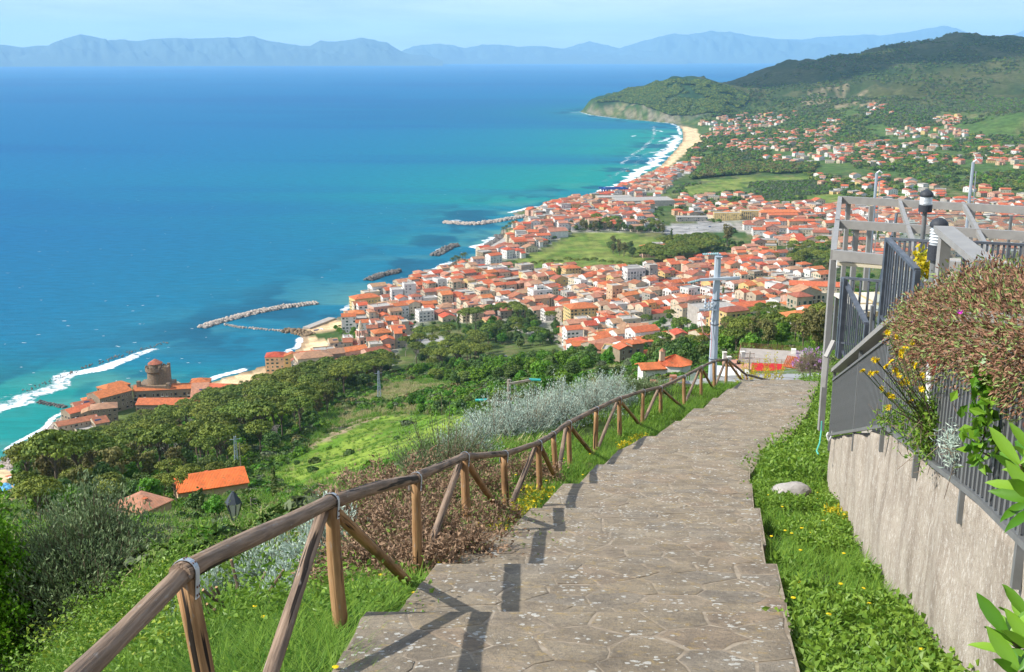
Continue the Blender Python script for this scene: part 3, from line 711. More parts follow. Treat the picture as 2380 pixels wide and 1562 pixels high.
for v in range(4):
    rs = np.random.RandomState(60 + v)
    # umbrella pine 13 m tall, flat crown about 11 m across
    c = []
    for i in range(46):
        a = rs.rand() * 6.283; q = math.sqrt(rs.rand()) * 4.7; c.append((math.cos(a) * q, math.sin(a) * q, 9.3 + 2.7 * (1 - (q / 5.2) ** 2) + rs.rand() * .5))
    c = np.array(c)
    lim = [(x * .8, y * .8, z - .5) for x, y, z in c[::5]]
    proto('umbrella_pine', v, card_crown('crown', c, 1.15 + .35 * rs.rand(len(c)), 46, .27, M_pine, v, .62), trunk_mesh('trunk', 8.2, .34, lim, M_bark, v), 12.5, 11)
    # round broadleaf 8 m
    c = unit(rs.normal(size=(46, 3))) * np.array([2.7, 2.7, 2.4]) * (.55 + .45 * rs.rand(46, 1)); c[:, 2] += 4.9
    lim = [tuple(p) for p in c[::9]]
    proto('broadleaf_tree', v, card_crown('crown', c, 1.0 + .4 * rs.rand(46), 44, .25, M_dark, 10 + v, .9), trunk_mesh('trunk', 3.6, .24, lim, M_bark, v + 9), 8, 7)
    proto('leafy_tree', v, card_crown('crown', c, 1.05 + .4 * rs.rand(46), 44, .27, M_fresh, 20 + v, .9), PROTO['broadleaf_tree'][v][1], 8, 7)
    # tall loose tree, brownish
    c = unit(rs.normal(size=(40, 3))) * np.array([2.9, 2.9, 4.6]) * (.5 + .5 * rs.rand(40, 1)); c[:, 2] += 8
    lim = [tuple(p) for p in c[::6]]
    proto('eucalyptus_tree', v, card_crown('crown', c, .8 + .5 * rs.rand(40), 44, .27, M_euc, 30 + v, 1.0), trunk_mesh('trunk', 6.5, .28, lim, M_bark, v + 20), 13, 8)
    c = unit(rs.normal(size=(26, 3))) * np.array([1.7, 1.7, 1.2]) * (.6 + .4 * rs.rand(26, 1)); c[:, 2] += 2.2
    proto('olive_tree', v, card_crown('crown', c, .75 + .3 * rs.rand(26), 40, .18, M_grey, 40 + v, .9), trunk_mesh('trunk', 1.5, .18, [tuple(p) for p in c[::7]], M_bark, v + 30), 4, 5)
    c = np.array([(rs.normal() * .35, rs.normal() * .35, 1 + i * .42) for i in range(24)])
    proto('cypress_tree', v, card_crown('crown', c, np.interp(np.arange(24), [0, 4, 16, 23], [.7, .95, .8, .3]), 40, .22, M_dark, 50 + v, 1.3), trunk_mesh('trunk', 2, .16, [], M_bark, v + 40), 11, 2)
def bare_tree_mesh(seed):
    rr = random.Random(seed); mb = MB()
    def grow(p, d, ln, r, k):
        e = p + d * ln; mb.tube([p, p.lerp(e, .5) + Vector((rr.uniform(-.05, .05), rr.uniform(-.05, .05), 0)) * ln, e], [r, r * .8, r * .6], 4, caps=False)
        if k == 0: return
        for i in range(3 if k > 1 else 4):
            nd = (d + Vector((rr.uniform(-.75, .75), rr.uniform(-.75, .75), rr.uniform(-.1, .5)))).normalized(); grow(e, nd, ln * rr.uniform(.6, .78), r * .55, k - 1)
    grow(Vector((0, 0, 0)), Vector((0, 0, 1)), 3.2, .22, 5)
    return mb.mesh('branches', M_pale)
BARE = [bare_tree_mesh(s) for s in (1, 2)]
def palm_meshes(seed):
    rs = np.random.RandomState(seed); P = []; D = []; T = []; k = 26
    for i in range(k):
        a = i * 2.399; el = 1.2 - 1.7 * (i / k)
        for j in range(16):
            t = j / 15.; r_ = 2.6 * t * math.cos(el) * (1 - .1 * t); z_ = 2.6 * t * math.sin(el) - 1.5 * t * t
            for s_ in (-1, 1):
                P.append((math.cos(a) * r_, math.sin(a) * r_, z_)); D.append((math.cos(a + s_ * 1.0), math.sin(a + s_ * 1.0), -.35)); T.append(.3 + .6 * rs.rand())
    me = leaves_mesh('crown', np.array(P) + np.array([0, 0, 7.0]), np.array(D), .75, .12, [M_palm], np.array(T), rs)
    mb = MB(); mb.tube([(0, 0, 0), (.1, 0, 2.5), (.05, .1, 5), (0, 0, 7.0)], [.3, .24, .22, .26], 7)
    return me, mb.mesh('trunk', M_bark)
PALM = [palm_meshes(s) for s in (1, 2)]

# ------------------------------------------------------------------ scatter: one object, many instances (ground cover and far woods)
def source_coll(name, meshes):
    c = bpy.data.collections.new(name)
    for i, me in enumerate(meshes):
        o = bpy.data.objects.new(name + '_%02d' % i, me); c.objects.link(o)
    return c
def scatter(name, P, scl, rot, idx, coll, label=None, tilt=None, realize=False):
    n = len(P); me = bpy.data.meshes.new(name); me.vertices.add(n); me.vertices.foreach_set('co', np.asarray(P, np.float32).ravel())
    sc3 = np.asarray(scl, np.float32); sc3 = np.stack([sc3] * 3, 1) if sc3.ndim == 1 else sc3
    a = me.attributes.new('scl', 'FLOAT_VECTOR', 'POINT'); a.data.foreach_set('vector', sc3.ravel())
    r3 = np.zeros((n, 3), np.float32); r3[:, 2] = rot
    if tilt is not None: r3[:, :2] = tilt
    a = me.attributes.new('rot', 'FLOAT_VECTOR', 'POINT'); a.data.foreach_set('vector', r3.ravel())
    a = me.attributes.new('idx', 'INT', 'POINT'); a.data.foreach_set('value', np.asarray(idx, np.int32))
    ng = bpy.data.node_groups.new(name + '_nodes', 'GeometryNodeTree')
    ng.interface.new_socket('Geometry', in_out='INPUT', socket_type='NodeSocketGeometry'); ng.interface.new_socket('Geometry', in_out='OUTPUT', socket_type='NodeSocketGeometry')
    N, L = ng.nodes, ng.links; gi = N.new('NodeGroupInput'); go = N.new('NodeGroupOutput'); ip = N.new('GeometryNodeInstanceOnPoints'); ci = N.new('GeometryNodeCollectionInfo')
    ci.inputs['Collection'].default_value = coll; ci.inputs['Separate Children'].default_value = True; ci.inputs['Reset Children'].default_value = True
    ip.inputs['Pick Instance'].default_value = True
    for an, dt, sk in (('scl', 'FLOAT_VECTOR', 'Scale'), ('idx', 'INT', 'Instance Index')):
        na = N.new('GeometryNodeInputNamedAttribute'); na.data_type = dt; na.inputs[0].default_value = an; L.new(na.outputs[0], ip.inputs[sk])
    na = N.new('GeometryNodeInputNamedAttribute'); na.data_type = 'FLOAT_VECTOR'; na.inputs[0].default_value = 'rot'
    er = N.new('FunctionNodeEulerToRotation'); L.new(na.outputs[0], er.inputs[0]); L.new(er.outputs[0], ip.inputs['Rotation'])
    L.new(gi.outputs[0], ip.inputs['Points']); L.new(ci.outputs[0], ip.inputs['Instance']); L.new(ip.outputs[0], go.inputs[0])
    o = link(name, me, kind='stuff', label=label); md = o.modifiers.new('scatter', 'NODES'); md.node_group = ng
    return o
# ------------------------------------------------------------------ the stone walk
edges = [-5.0, -3.2, -1.4, .6, 2.6, 4.7, 6.7, 8.8, 11.1, 13.3, 15.6, 18.0, 20.5, 23.0, 25.4, 27.8, 30.2, 32.6, 34.9, 37.2]
RIS = .165
treads = []
for k, (a, b) in enumerate(zip(edges[:-1], edges[1:])):
    ja, jb = rnd.uniform(-.12, .12), rnd.uniform(-.05, .05)
    treads.append((a, b, ja, jb))
def tread_z(k, y):
    a, b, _, _ = treads[k]; za, zb = float(path_z(a)), float(path_z(b)) + RIS
    return za + (zb - za) * (y - a) / (b - a)
M_mortar = mat('mortar', (.35, .29, .215), (.22, .175, .125), scale=9, bump=.5, bscale=60, bdist=.01)
walk = empty('stone_walk', 'long stepped stone paved walk running downhill between log fence and wall', 'walkway', (0, 0, 0))
mbm = MB()
for k, (a, b, ja, jb) in enumerate(treads):
    P = [(xl(a) + ja, a), (xr(a) + jb, a), (xr(b) + jb, b), (xl(b) + ja, b)]
    top = [(x, y_, tread_z(k, y_) - .0035) for x, y_ in P]; bot = [(x, y_, z - .5) for x, y_, z in top]
    mbm.add(top + bot, [(0, 1, 2, 3), (0, 4, 5, 1), (1, 5, 6, 2), (2, 6, 7, 3), (3, 7, 4, 0)])
mbm.obj('mortar_bed', M_mortar, walk)

def stone_mat():
    m = bpy.data.materials.new('flagstone'); m.use_nodes = True; N, L = m.node_tree.nodes, m.node_tree.links
    b = N['Principled BSDF']; b.inputs['Roughness'].default_value = .9; b.inputs['Specular IOR Level'].default_value = .2
    geo = N.new('ShaderNodeNewGeometry'); pos = geo.outputs['Position']
    oi = N.new('ShaderNodeObjectInfo'); at = N.new('ShaderNodeAttribute'); at.attribute_name = 'tint'
    ad = N.new('ShaderNodeMath'); ad.operation = 'ADD'; L.new(at.outputs['Fac'], ad.inputs[0]); L.new(oi.outputs['Random'], ad.inputs[1])
    fr = N.new('ShaderNodeMath'); fr.operation = 'FRACT'; L.new(ad.outputs[0], fr.inputs[0])
    cr_ = N.new('ShaderNodeValToRGB'); e = cr_.color_ramp.elements; e[0].color = (.30, .24, .165, 1); e[1].color = (.33, .245, .165, 1); e[1].position = 1
    for p_, c_ in ((.25, (.33, .27, .19, 1)), (.45, (.285, .245, .19, 1)), (.6, (.32, .255, .17, 1)), (.8, (.35, .295, .215, 1))):
        x = e.new(p_); x.color = c_
    L.new(fr.outputs[0], cr_.inputs[0]); cur = cr_.outputs[0]
    def noise(sc_, det, rough=.6, vec=None):
        n = N.new('ShaderNodeTexNoise'); n.inputs['Scale'].default_value = sc_; n.inputs['Detail'].default_value = det; n.inputs['Roughness'].default_value = rough
        L.new(vec or pos, n.inputs['Vector']); return n.outputs['Fac']
    def rng(s_, a, b_, c=0, d=1):
        r = N.new('ShaderNodeMapRange'); r.inputs[1].default_value = a; r.inputs[2].default_value = b_; r.inputs[3].default_value = c; r.inputs[4].default_value = d; L.new(s_, r.inputs[0]); return r.outputs[0]
    def mix(cur, c, f):
        x = N.new('ShaderNodeMixRGB'); L.new(cur, x.inputs[1]); x.inputs[2].default_value = c + (1,); L.new(f, x.inputs[0]); return x.outputs[0]
    cur = mix(cur, (.11, .09, .07), rng(noise(2.6, 9, .8), .42, .66, 0, .8))
    cur = mix(cur, (.40, .28, .10), rng(noise(7, 6, .7), .56, .68, 0, .65))
    cur = mix(cur, (.16, .14, .12), rng(noise(38, 5, .85), .48, .64, 0, .8))
    # round pale lichen spots
    v = N.new('ShaderNodeTexVoronoi'); v.inputs['Scale'].default_value = 17; v.inputs['Randomness'].default_value = 1.0
    wv = N.new('ShaderNodeVectorMath'); wv.operation = 'ADD'; nn = N.new('ShaderNodeTexNoise'); nn.inputs['Scale'].default_value = 70; L.new(pos, nn.inputs['Vector'])
    sc_ = N.new('ShaderNodeVectorMath'); sc_.operation = 'SCALE'; sc_.inputs['Scale'].default_value = .03; L.new(nn.outputs['Color'], sc_.inputs[0]); L.new(pos, wv.inputs[0]); L.new(sc_.outputs[0], wv.inputs[1]); L.new(wv.outputs[0], v.inputs['Vector'])
    sz = rng(noise(4.5, 5), .42, .66, 0.0, .44)
    lt = N.new('ShaderNodeMath'); lt.operation = 'LESS_THAN'; L.new(v.outputs['Distance'], lt.inputs[0]); L.new(sz, lt.inputs[1])
    ml = N.new('ShaderNodeMath'); ml.operation = 'MULTIPLY'; ml.inputs[1].default_value = .75; L.new(lt.outputs[0], ml.inputs[0])
    cur = mix(cur, (.56, .55, .50), ml.outputs[0])
    L.new(cur, b.inputs['Base Color'])
    bp = N.new('ShaderNodeBump'); bp.inputs['Strength'].default_value = 1.0; bp.inputs['Distance'].default_value = .03; L.new(noise(11, 9, .75), bp.inputs['Height']); L.new(bp.outputs[0], b.inputs['Normal'])
    return m
M_stone = stone_mat()
def clip(poly, px, py, nx, ny):
    out = []; n = len(poly)
    for i in range(n):
        a, b = poly[i], poly[(i + 1) % n]; da = (a[0] - px) * nx + (a[1] - py) * ny; db = (b[0] - px) * nx + (b[1] - py) * ny
        if da <= 0: out.append(a)
        if (da < 0 < db) or (db < 0 < da):
            t = da / (da - db); out.append((a[0] + (b[0] - a[0]) * t, a[1] + (b[1] - a[1]) * t))
    return out
nstone = 0; rest = MB(); rest_t = []
for k, (a, b, ja, jb) in enumerate(treads):
    if b < 3.0: cs = .9
    else: cs = .33 if a < 15 else .44
    x0, x1 = min(xl(a), xl(b)) + ja, max(xr(a), xr(b)) + jb
    nx_, ny_ = max(2, int((x1 - x0) / cs / 1.2)), max(2, int(round((b - a) / cs)))
    seeds_ = [(x0 + (i + .5 + rnd.uniform(-.4, .4)) * (x1 - x0) / nx_, a + (j + .5 + rnd.uniform(-.38, .38)) * (b - a) / ny_) for i in range(nx_) for j in range(ny_)]
    seeds = [q for q in seeds_ if rnd.random() > .12] if b > 3 else seeds_
    for si, (sx, sy) in enumerate(seeds):
        poly = [(xl(a) + ja, a + .005), (xr(a) + jb, a + .005), (xr(b) + jb, b - .005), (xl(b) + ja, b - .005)]
        poly = [(p[0] - .01, p[1]) for p in poly]
        for sj, (qx, qy) in enumerate(seeds):
            if si == sj or abs(qx - sx) + abs(qy - sy) > 2.5: continue
            poly = clip(poly, (sx + qx) / 2, (sy + qy) / 2, qx - sx, qy - sy)
            if len(poly) < 3: break
        if len(poly) < 3: continue
        # drop very short edges, roughen long ones
        pp = []
        for i in range(len(poly)):
            p, q = poly[i], poly[(i + 1) % len(poly)]; l_ = math.hypot(q[0] - p[0], q[1] - p[1])
            if l_ > .05: pp.append(p)
            if l_ > .22: pp.append(((p[0] + q[0]) / 2 + rnd.uniform(-.02, .02), (p[1] + q[1]) / 2 + rnd.uniform(-.02, .02)))
        if len(pp) < 3: continue
        cx = sum(p[0] for p in pp) / len(pp); cy = sum(p[1] for p in pp) / len(pp)
        gap = rnd.uniform(.005, .016)
        tx, ty, tz = rnd.uniform(-.008, .008), rnd.uniform(-.008, .008), rnd.uniform(-.001, .004)
        def ring(sh, dz):
            o = []
            for x, y_ in pp:
                dx, dy = cx - x, cy - y_; d_ = math.hypot(dx, dy) + 1e-6; f = min(.45, sh / d_); X, Y = x + dx * f, y_ + dy * f
                o.append((X - cx, Y - cy, tread_z(k, Y) - tread_z(k, cy) + (X - cx) * tx + (Y - cy) * ty + tz + dz))
            return o
        m = len(pp); vs = ring(gap * .8, -.03) + ring(gap, -.003) + ring(gap + .02, 0.0)
        fs = [(i, (i + 1) % m, m + (i + 1) % m, m + i) for i in range(m)] + [(m + i, m + (i + 1) % m, 2 * m + (i + 1) % m, 2 * m + i) for i in range(m)] + [tuple(range(2 * m, 3 * m))]
        loc = (cx, cy, tread_z(k, cy))
        if a > 3.3 and nstone < 298:
            nstone += 1; me = np_mesh('stone', vs, fs, [M_stone]); link('stone', me, walk, loc)
        else:
            rest.add([(v[0] + loc[0], v[1] + loc[1], v[2] + loc[2]) for v in vs], fs); rest_t += [rnd.random()] * len(vs)
me = np_mesh('stones', np.array(rest.v), rest.f, [M_stone], attrs={'tint': np.array(rest_t)}); link('stones', me, walk, kind='stuff')

# ------------------------------------------------------------------ the log fence
def wood_mat(name, c1, c2, dark, crack=.55):
    m = bpy.data.materials.new(name); m.use_nodes = True; N, L = m.node_tree.nodes, m.node_tree.links
    b = N['Principled BSDF']; b.inputs['Roughness'].default_value = .75; b.inputs['Specular IOR Level'].default_value = .25
    tc = N.new('ShaderNodeTexCoord'); oi = N.new('ShaderNodeObjectInfo')
    ofs = N.new('ShaderNodeVectorMath'); ofs.operation = 'ADD'; L.new(tc.outputs['Object'], ofs.inputs[0]); sv = N.new('ShaderNodeCombineXYZ')
    k = N.new('ShaderNodeMath'); k.operation = 'MULTIPLY'; k.inputs[1].default_value = 37; L.new(oi.outputs['Random'], k.inputs[0]); L.new(k.outputs[0], sv.inputs[0]); L.new(sv.outputs[0], ofs.inputs[1])
    def noise(st, sc_, det):
        mp = N.new('ShaderNodeMapping'); mp.inputs['Scale'].default_value = st; L.new(ofs.outputs[0], mp.inputs[0])
        n = N.new('ShaderNodeTexNoise'); n.inputs['Scale'].default_value = sc_; n.inputs['Detail'].default_value = det; L.new(mp.outputs[0], n.inputs['Vector']); return n.outputs['Fac']
    def mix(c, c2_, f, lo, hi, amt=1):
        r = N.new('ShaderNodeMapRange'); r.inputs[1].default_value = lo; r.inputs[2].default_value = hi; r.inputs[4].default_value = amt; L.new(f, r.inputs[0])
        x = N.new('ShaderNodeMixRGB'); L.new(r.outputs[0], x.inputs[0])
        if isinstance(c, tuple): x.inputs[1].default_value = c + (1,)
        else: L.new(c, x.inputs[1])
        x.inputs[2].default_value = c2_ + (1,); return x.outputs[0]
    g = noise((1, 1, .05), 60, 6)
    cur = mix(c1, c2, g, .35, .65); cur = mix(cur, dark, noise((1, 1, .25), 9, 5), .5, .7, .75)
    ck = noise((1, 1, .035), 26, 2); cur = mix(cur, (.02, .014, .01), ck, crack, crack + .03)
    cur = mix(cur, (.34, .31, .28), noise((1, 1, .3), 40, 5), .62, .72, .5)
    L.new(cur, b.inputs['Base Color'])
    bp = N.new('ShaderNodeBump'); bp.inputs['Strength'].default_value = .7; bp.inputs['Distance'].default_value = .012; L.new(g, bp.inputs['Height']); L.new(bp.outputs[0], b.inputs['Normal'])
    return m
M_log = wood_mat('brown_log', (.28, .15, .065), (.42, .25, .12), (.10, .055, .028), .62)
M_rail = wood_mat('weathered_rail', (.17, .115, .075), (.31, .22, .155), (.06, .048, .042), .605)
M_zinc = mat('galvanised_strap', (.42, .46, .50), (.55, .59, .63), rough=.45, metal=.5, scale=30)
M_rivet = mat('rusty_rivet', (.14, .07, .04), rough=.6)
def log_mesh(ln, r0, r1, seed, bend=0.0, n=14, rings=9):
    rr = random.Random(seed); vs = []; fs = []; ph = rr.random() * 6
    for i in range(rings):
        t = i / (rings - 1.); off = Vector((math.sin(t * 3.14) * bend, math.sin(t * 6.3 + ph) * .006, 0)); r_ = r0 + (r1 - r0) * t + rr.uniform(-.0025, .0025)
        for k in range(n):
            a = 2 * math.pi * k / n; q = r_ * (1 + .045 * math.sin(a * 2 + ph) + .02 * math.sin(a * 5 + t * 4)); vs.append((off.x + math.cos(a) * q, off.y + math.sin(a) * q, t * ln))
    for i in range(rings - 1):
        for k in range(n): k2 = (k + 1) % n; fs.append((i * n + k, i * n + k2, (i + 1) * n + k2, (i + 1) * n + k))
    fs += [tuple(range(n - 1, -1, -1)), tuple((rings - 1) * n + k for k in range(n))]
    return vs, fs
def put_log(name, a, b, r0, r1, m, parent, seed, bend=0.0):
    a = Vector(a); b = Vector(b); vs, fs = log_mesh((b - a).length, r0, r1, seed, bend)
    me = np_mesh(name, vs, fs, [m], smooth=True)
    me.polygons.foreach_set('use_smooth', [len(p.vertices) < 5 for p in me.polygons])
    o = link(name, me, parent, a); o.rotation_euler = (b - a).to_track_quat('Z', 'Y').to_euler(); return o
# top of the rail over each post: picture point, distance along the view; lean of the foot
FP = [(-60, 1790, 2.6, 0, 0), (428, 1306, 4.2, .16, -.1), (768, 1150, 6.6, .05, 0), (966, 1100, 9.2, 0, 0), (1080, 1052, 11.8, .03, 0), (1172, 1048, 14.0, .03, 0), (1252, 1024, 16.0, .02, 0), (1285, 1004, 17.6, .12, 0), (1322, 978, 19.3, .05, 0), (1386, 946, 21.8, 0, 0), (1440, 922, 24.3, .03, 0),
      (1495, 905, 26.6, 0, 0), (1535, 897, 28.4, .05, 0), (1590, 872, 30.4, .05, 0), (1630, 850, 32.4, .05, 0), (1660, 837, 34.3, .05, 0), (1690, 832, 36.2, 0, 0), (1735, 868, 38.0, .1, 0), (1782, 880, 40.2, 0, 0), (1842, 893, 42.5, 0, 0)]
fence = empty('log_fence', 'rustic brown log fence with round handrail along the left of the walk', 'fence', (0, 0, 0))
tops = []; feet = []
for i, (px, py, y_, lx, ly) in enumerate(FP):
    t = at_y(px, py, y_) - Vector((0, 0, .045)); tops.append(t); g = Vector((t.x + lx, t.y + ly, 0)); g.z = float(gz(g.x, g.y)) if y_ > 6.5 else float(path_z(g.y)) - .16; feet.append(g)
for i in range(len(tops)):
    r_ = rnd.uniform(.045, .052)
    put_log('post', feet[i] - Vector((0, 0, .3)), tops[i] - Vector((0, 0, .03)), r_ * 1.06, r_ * .95, M_log, fence, 100 + i)
    if i + 1 < len(tops):
        d = (tops[i + 1] - tops[i]).normalized()
        put_log('handrail', tops[i] - d * .06, tops[i + 1] + d * .05, rnd.uniform(.043, .048), rnd.uniform(.040, .045), M_rail, fence, 200 + i, bend=.012)
for i in range(2, len(tops), 2):
    for j in (i - 1, i + 1):
        if 0 < j < len(tops):
            b_ = tops[i].lerp(feet[i], .06); e_ = feet[j].lerp(tops[j], .02); e_ = e_.lerp(b_, .03)
            side_ = Vector((-.05, 0, 0)) if j < i else Vector((.02, 0, 0))
            put_log('brace', b_ + side_, e_ + side_ - Vector((0, 0, .12)), rnd.uniform(.036, .041), rnd.uniform(.038, .043), M_log if j > i else M_rail, fence, 300 + i * 2 + j)
for i in range(1, len(tops) - 1):
    d = (tops[i + 1] - tops[i - 1]).normalized(); sx = d.cross(Vector((0, 0, 1))).normalized(); up = sx.cross(d).normalized(); mb = MB()
    ra = .053; w = .021; pr = []
    for k in range(13): a = math.pi * k / 12; pr.append((math.cos(a) * ra, math.sin(a) * ra))
    pr = [(ra, -.11)] + pr + [(-ra, -.11)]
    vs = []
    for (u_, v_) in pr:
        for q in (-w, w):
            for th in (0, .003): f = 1 + th / ra; vs.append(Vector(sx) * u_ * f + up * (v_ * (f if v_ > 0 else 1)) + d * q)
    fs = []
    for k in range(len(pr) - 1):
        b0 = k * 4; b1 = b0 + 4; fs += [(b0 + 1, b0 + 3, b1 + 3, b1 + 1), (b0, b1, b1 + 2, b0 + 2), (b0, b0 + 1, b1 + 1, b1), (b0 + 2, b1 + 2, b1 + 3, b0 + 3)]
    mb.add(vs, fs)
    br = mb.obj('metal_strap', M_zinc, fence, tops[i])
    if i < 6:
        mr_ = MB()
        for (u_, v_) in ((ra + .004, -.095), (ra + .004, -.06), (ra * .72, ra * .72), (.0, ra + .003), (-ra * .7, ra * .72)):
            for q in (-.012, .012): c = Vector(sx) * u_ + up * v_ + d * q; mr_.lathe([(.0045, -.003), (.0045, .004), (.002, .006)], 6, c)
        o = mr_.obj('rivets', M_rivet, br)
# ------------------------------------------------------------------ retaining wall and what stands on it
def wall_x(y): return 1.44 + .223 * y
WTY = [-4, 0, 5.2, 6.6, 10.07, 17.03, 17.6]; WTD = [.6, 1.35, 2.4, 2.68, 3.5, 6.05, 6.25]
def wall_top(y): return EYE - float(np.interp(y, WTY, WTD))
def wall_mat():
    m = bpy.data.materials.new('rough_render_wall'); m.use_nodes = True; N, L = m.node_tree.nodes, m.node_tree.links
    b = N['Principled BSDF']; b.inputs['Roughness'].default_value = .95; b.inputs['Specular IOR Level'].default_value = .15
    geo = N.new('ShaderNodeNewGeometry'); pos = geo.outputs['Position']
    def noise(st, sc_, det, rough=.6):
        mp = N.new('ShaderNodeMapping'); mp.inputs['Scale'].default_value = st; L.new(pos, mp.inputs[0]); n = N.new('ShaderNodeTexNoise'); n.inputs['Scale'].default_value = sc_; n.inputs['Detail'].default_value = det; n.inputs['Roughness'].default_value = rough
        L.new(mp.outputs[0], n.inputs['Vector']); return n.outputs['Fac']
    def mix(c, c2_, f, lo, hi, amt=1):
        r = N.new('ShaderNodeMapRange'); r.inputs[1].default_value = lo; r.inputs[2].default_value = hi; r.inputs[4].default_value = amt; L.new(f, r.inputs[0])
        x = N.new('ShaderNodeMixRGB'); L.new(r.outputs[0], x.inputs[0])
        if isinstance(c, tuple): x.inputs[1].default_value = c + (1,)
        else: L.new(c, x.inputs[1])
        x.inputs[2].default_value = c2_ + (1,); return x.outputs[0]
    cur = mix((.44, .385, .315), (.34, .29, .235), noise((1, 1, 1), 2.5, 5), .35, .65)
    cur = mix(cur, (.22, .18, .14), noise((1.6, 1.6, .35), 1.5, 7, .7), .46, .66, .8)
    cur = mix(cur, (.64, .60, .54), noise((1, 1, .6), 22, 5, .85), .53, .63, .75)
    cur = mix(cur, (.16, .13, .105), noise((1, 1, .8), 30, 5, .85), .56, .66, .75)
    L.new(cur, b.inputs['Base Color'])
    bp = N.new('ShaderNodeBump'); bp.inputs['Strength'].default_value = .9; bp.inputs['Distance'].default_value = .02; L.new(noise((1, 1, .7), 30, 6, .7), bp.inputs['Height']); L.new(bp.outputs[0], b.inputs['Normal'])
    return m
wys = np.linspace(-3, 17.2, 150); rows = 26; vs = []
for y_ in wys:
    zt_ = wall_top(y_) + (fbm(np.array([y_ * 3.1]), np.array([2.2]), 5, 3)[0] - .5) * .10; zb = float(path_z(y_)) - .7
    for j in range(rows):
        t = j / (rows - 1.); z = zb + (zt_ - zb) * t
        fl = (fbm(np.array([y_ * 4]), np.array([z * .8]), 7, 3)[0] - .5) * .09 * t * t * (1.0 if y_ > 8 else .25) + (fbm(np.array([y_ * 1.3]), np.array([z * 1.1]), 9, 3)[0] - .5) * .12
        vs.append((wall_x(y_) + fl + (1 - t) * -.05, y_, z))
n_ = len(wys); fs = [(i * rows + j, (i + 1) * rows + j, (i + 1) * rows + j + 1, i * rows + j + 1) for i in range(n_ - 1) for j in range(rows - 1)]
k0 = len(vs)
for i, y_ in enumerate(wys): vs.append((wall_x(y_) + .45, y_, vs[i * rows + rows - 1][2]))
fs += [(i * rows + rows - 1, (i + 1) * rows + rows - 1, k0 + i + 1, k0 + i) for i in range(n_ - 1)]
k1 = len(vs)
for j in range(rows): v = vs[(n_ - 1) * rows + j]; vs.append((v[0] + 4.5, v[1] + .4, v[2]))
fs += [((n_ - 1) * rows + j, k1 + j, k1 + j + 1, (n_ - 1) * rows + j + 1) for j in range(rows - 1)]
link('retaining_wall', np_mesh('retaining_wall', vs, fs, [wall_mat()], smooth=True), label='rough pale rendered retaining wall right of the stone walk', category='wall')
M_steel = mat('grey_painted_steel', (.135, .14, .14), (.165, .17, .17), rough=.45, spec=.5, scale=8)
M_steel2 = mat('warm_grey_beam', (.25, .24, .225), (.29, .28, .26), rough=.5, spec=.45, scale=6, bump=.1)
M_dsteel = mat('dark_blue_grey_steel', (.055, .065, .08), (.09, .10, .12), rough=.4, spec=.5, scale=8)
M_sheet = mat('dark_backing_sheet', (.035, .038, .042), (.05, .052, .056), rough=.5, scale=5)
rail = empty('wall_railing', 'grey steel railing of close upright bars on top of retaining wall', 'railing', (0, 0, 0))
mbb = MB(); mbb.box(-.002, .002, -.02, .02, 0, .92); bal = mbb.mesh('baluster', M_steel)
y_ = 17.0; ang = math.atan(.223)
while y_ > 2.6:
    x_ = wall_x(y_) - .05; z_ = wall_top(y_) + .06; o = link('baluster', bal, rail, (x_, y_, z_), (0, 0, -ang)); y_ -= .115
ys = [17.05, 13.7, 10.4, 6.03, 4.6, 2.5]
for a, b in zip(ys[:-1], ys[1:]):
    pa = Vector((wall_x(a) - .05, a, wall_top(a) + .05)); pb = Vector((wall_x(b) - .05, b, wall_top(b) + .05)); u = Vector((0, 0, .93))
    MB().bar(pa, pb, .04, .035).obj('bottom_bar', M_steel, rail); MB().bar(pa + u, pb + u, .04, .03).obj('top_bar', M_steel, rail)
    MB().bar(pa + u + Vector((.03, 0, .16)), pb + u + Vector((.03, 0, .16)), .15, .06).obj('handrail', M_steel2, rail)
for a, b in zip(ys[:-1], ys[1:]):
    pa = Vector((wall_x(a) - .047, a, wall_top(a) + .08)); pb = Vector((wall_x(b) - .047, b, wall_top(b) + .08)); u = Vector((0, 0, .88))
    nx_ = Vector((.006, 0, 0)); MB().add([pa, pb, pb + u, pa + u, pa + nx_, pb + nx_, pb + u + nx_, pa + u + nx_], [(0, 1, 2, 3), (7, 6, 5, 4), (3, 2, 6, 7), (0, 4, 5, 1)]).obj('backing_sheet', M_sheet, rail)
for y_ in (17.05, 13.3, 10.6, 8.4, 6.5, 5.05):
    z_ = wall_top(y_); MB().box(-.012, .03, -.024, .024, -.22, 1.17).obj('post', M_steel, rail, (wall_x(y_) - .045, y_, z_), (0, 0, -ang))
# pergola frame over the terrace
TF = EYE - 5.15                                    # terrace floor
M_tile = mat('terrace_paving', (.34, .31, .28), (.42, .39, .35), scale=3)
mb = MB(); poly = [(5.9, 17.6), (10.1, 28.9), (19, 26.6), (19, 12), (6.6, 12)]
mb.add([(x, y, TF) for x, y in poly] + [(x, y, TF - 6) for x, y in poly], [(0, 4, 3, 2, 1)] + [(i, (i + 1) % 5, (i + 1) % 5 + 5, i + 5) for i in range(5)])
terr = mb.obj('terrace', M_tile, label='raised terrace platform behind the wall with glass railing round it', category='terrace')
perg = empty('pergola_frame', 'bare grey metal pergola frame over the terrace on the right', 'pergola', (0, 0, 0))
PZ = 3.15
def onz(px, py, drop): p = hit_z([(px, py)], EYE - drop)[0]; return Vector((p[0], p[1], EYE - drop))
fl, bl_ = onz(1937, 592, PZ), onz(1952, 464, PZ); fr, br_ = onz(2440, 640, PZ), onz(2440, 492, PZ); ml_, mr_ = onz(1942, 520, PZ), onz(2440, 552, PZ)
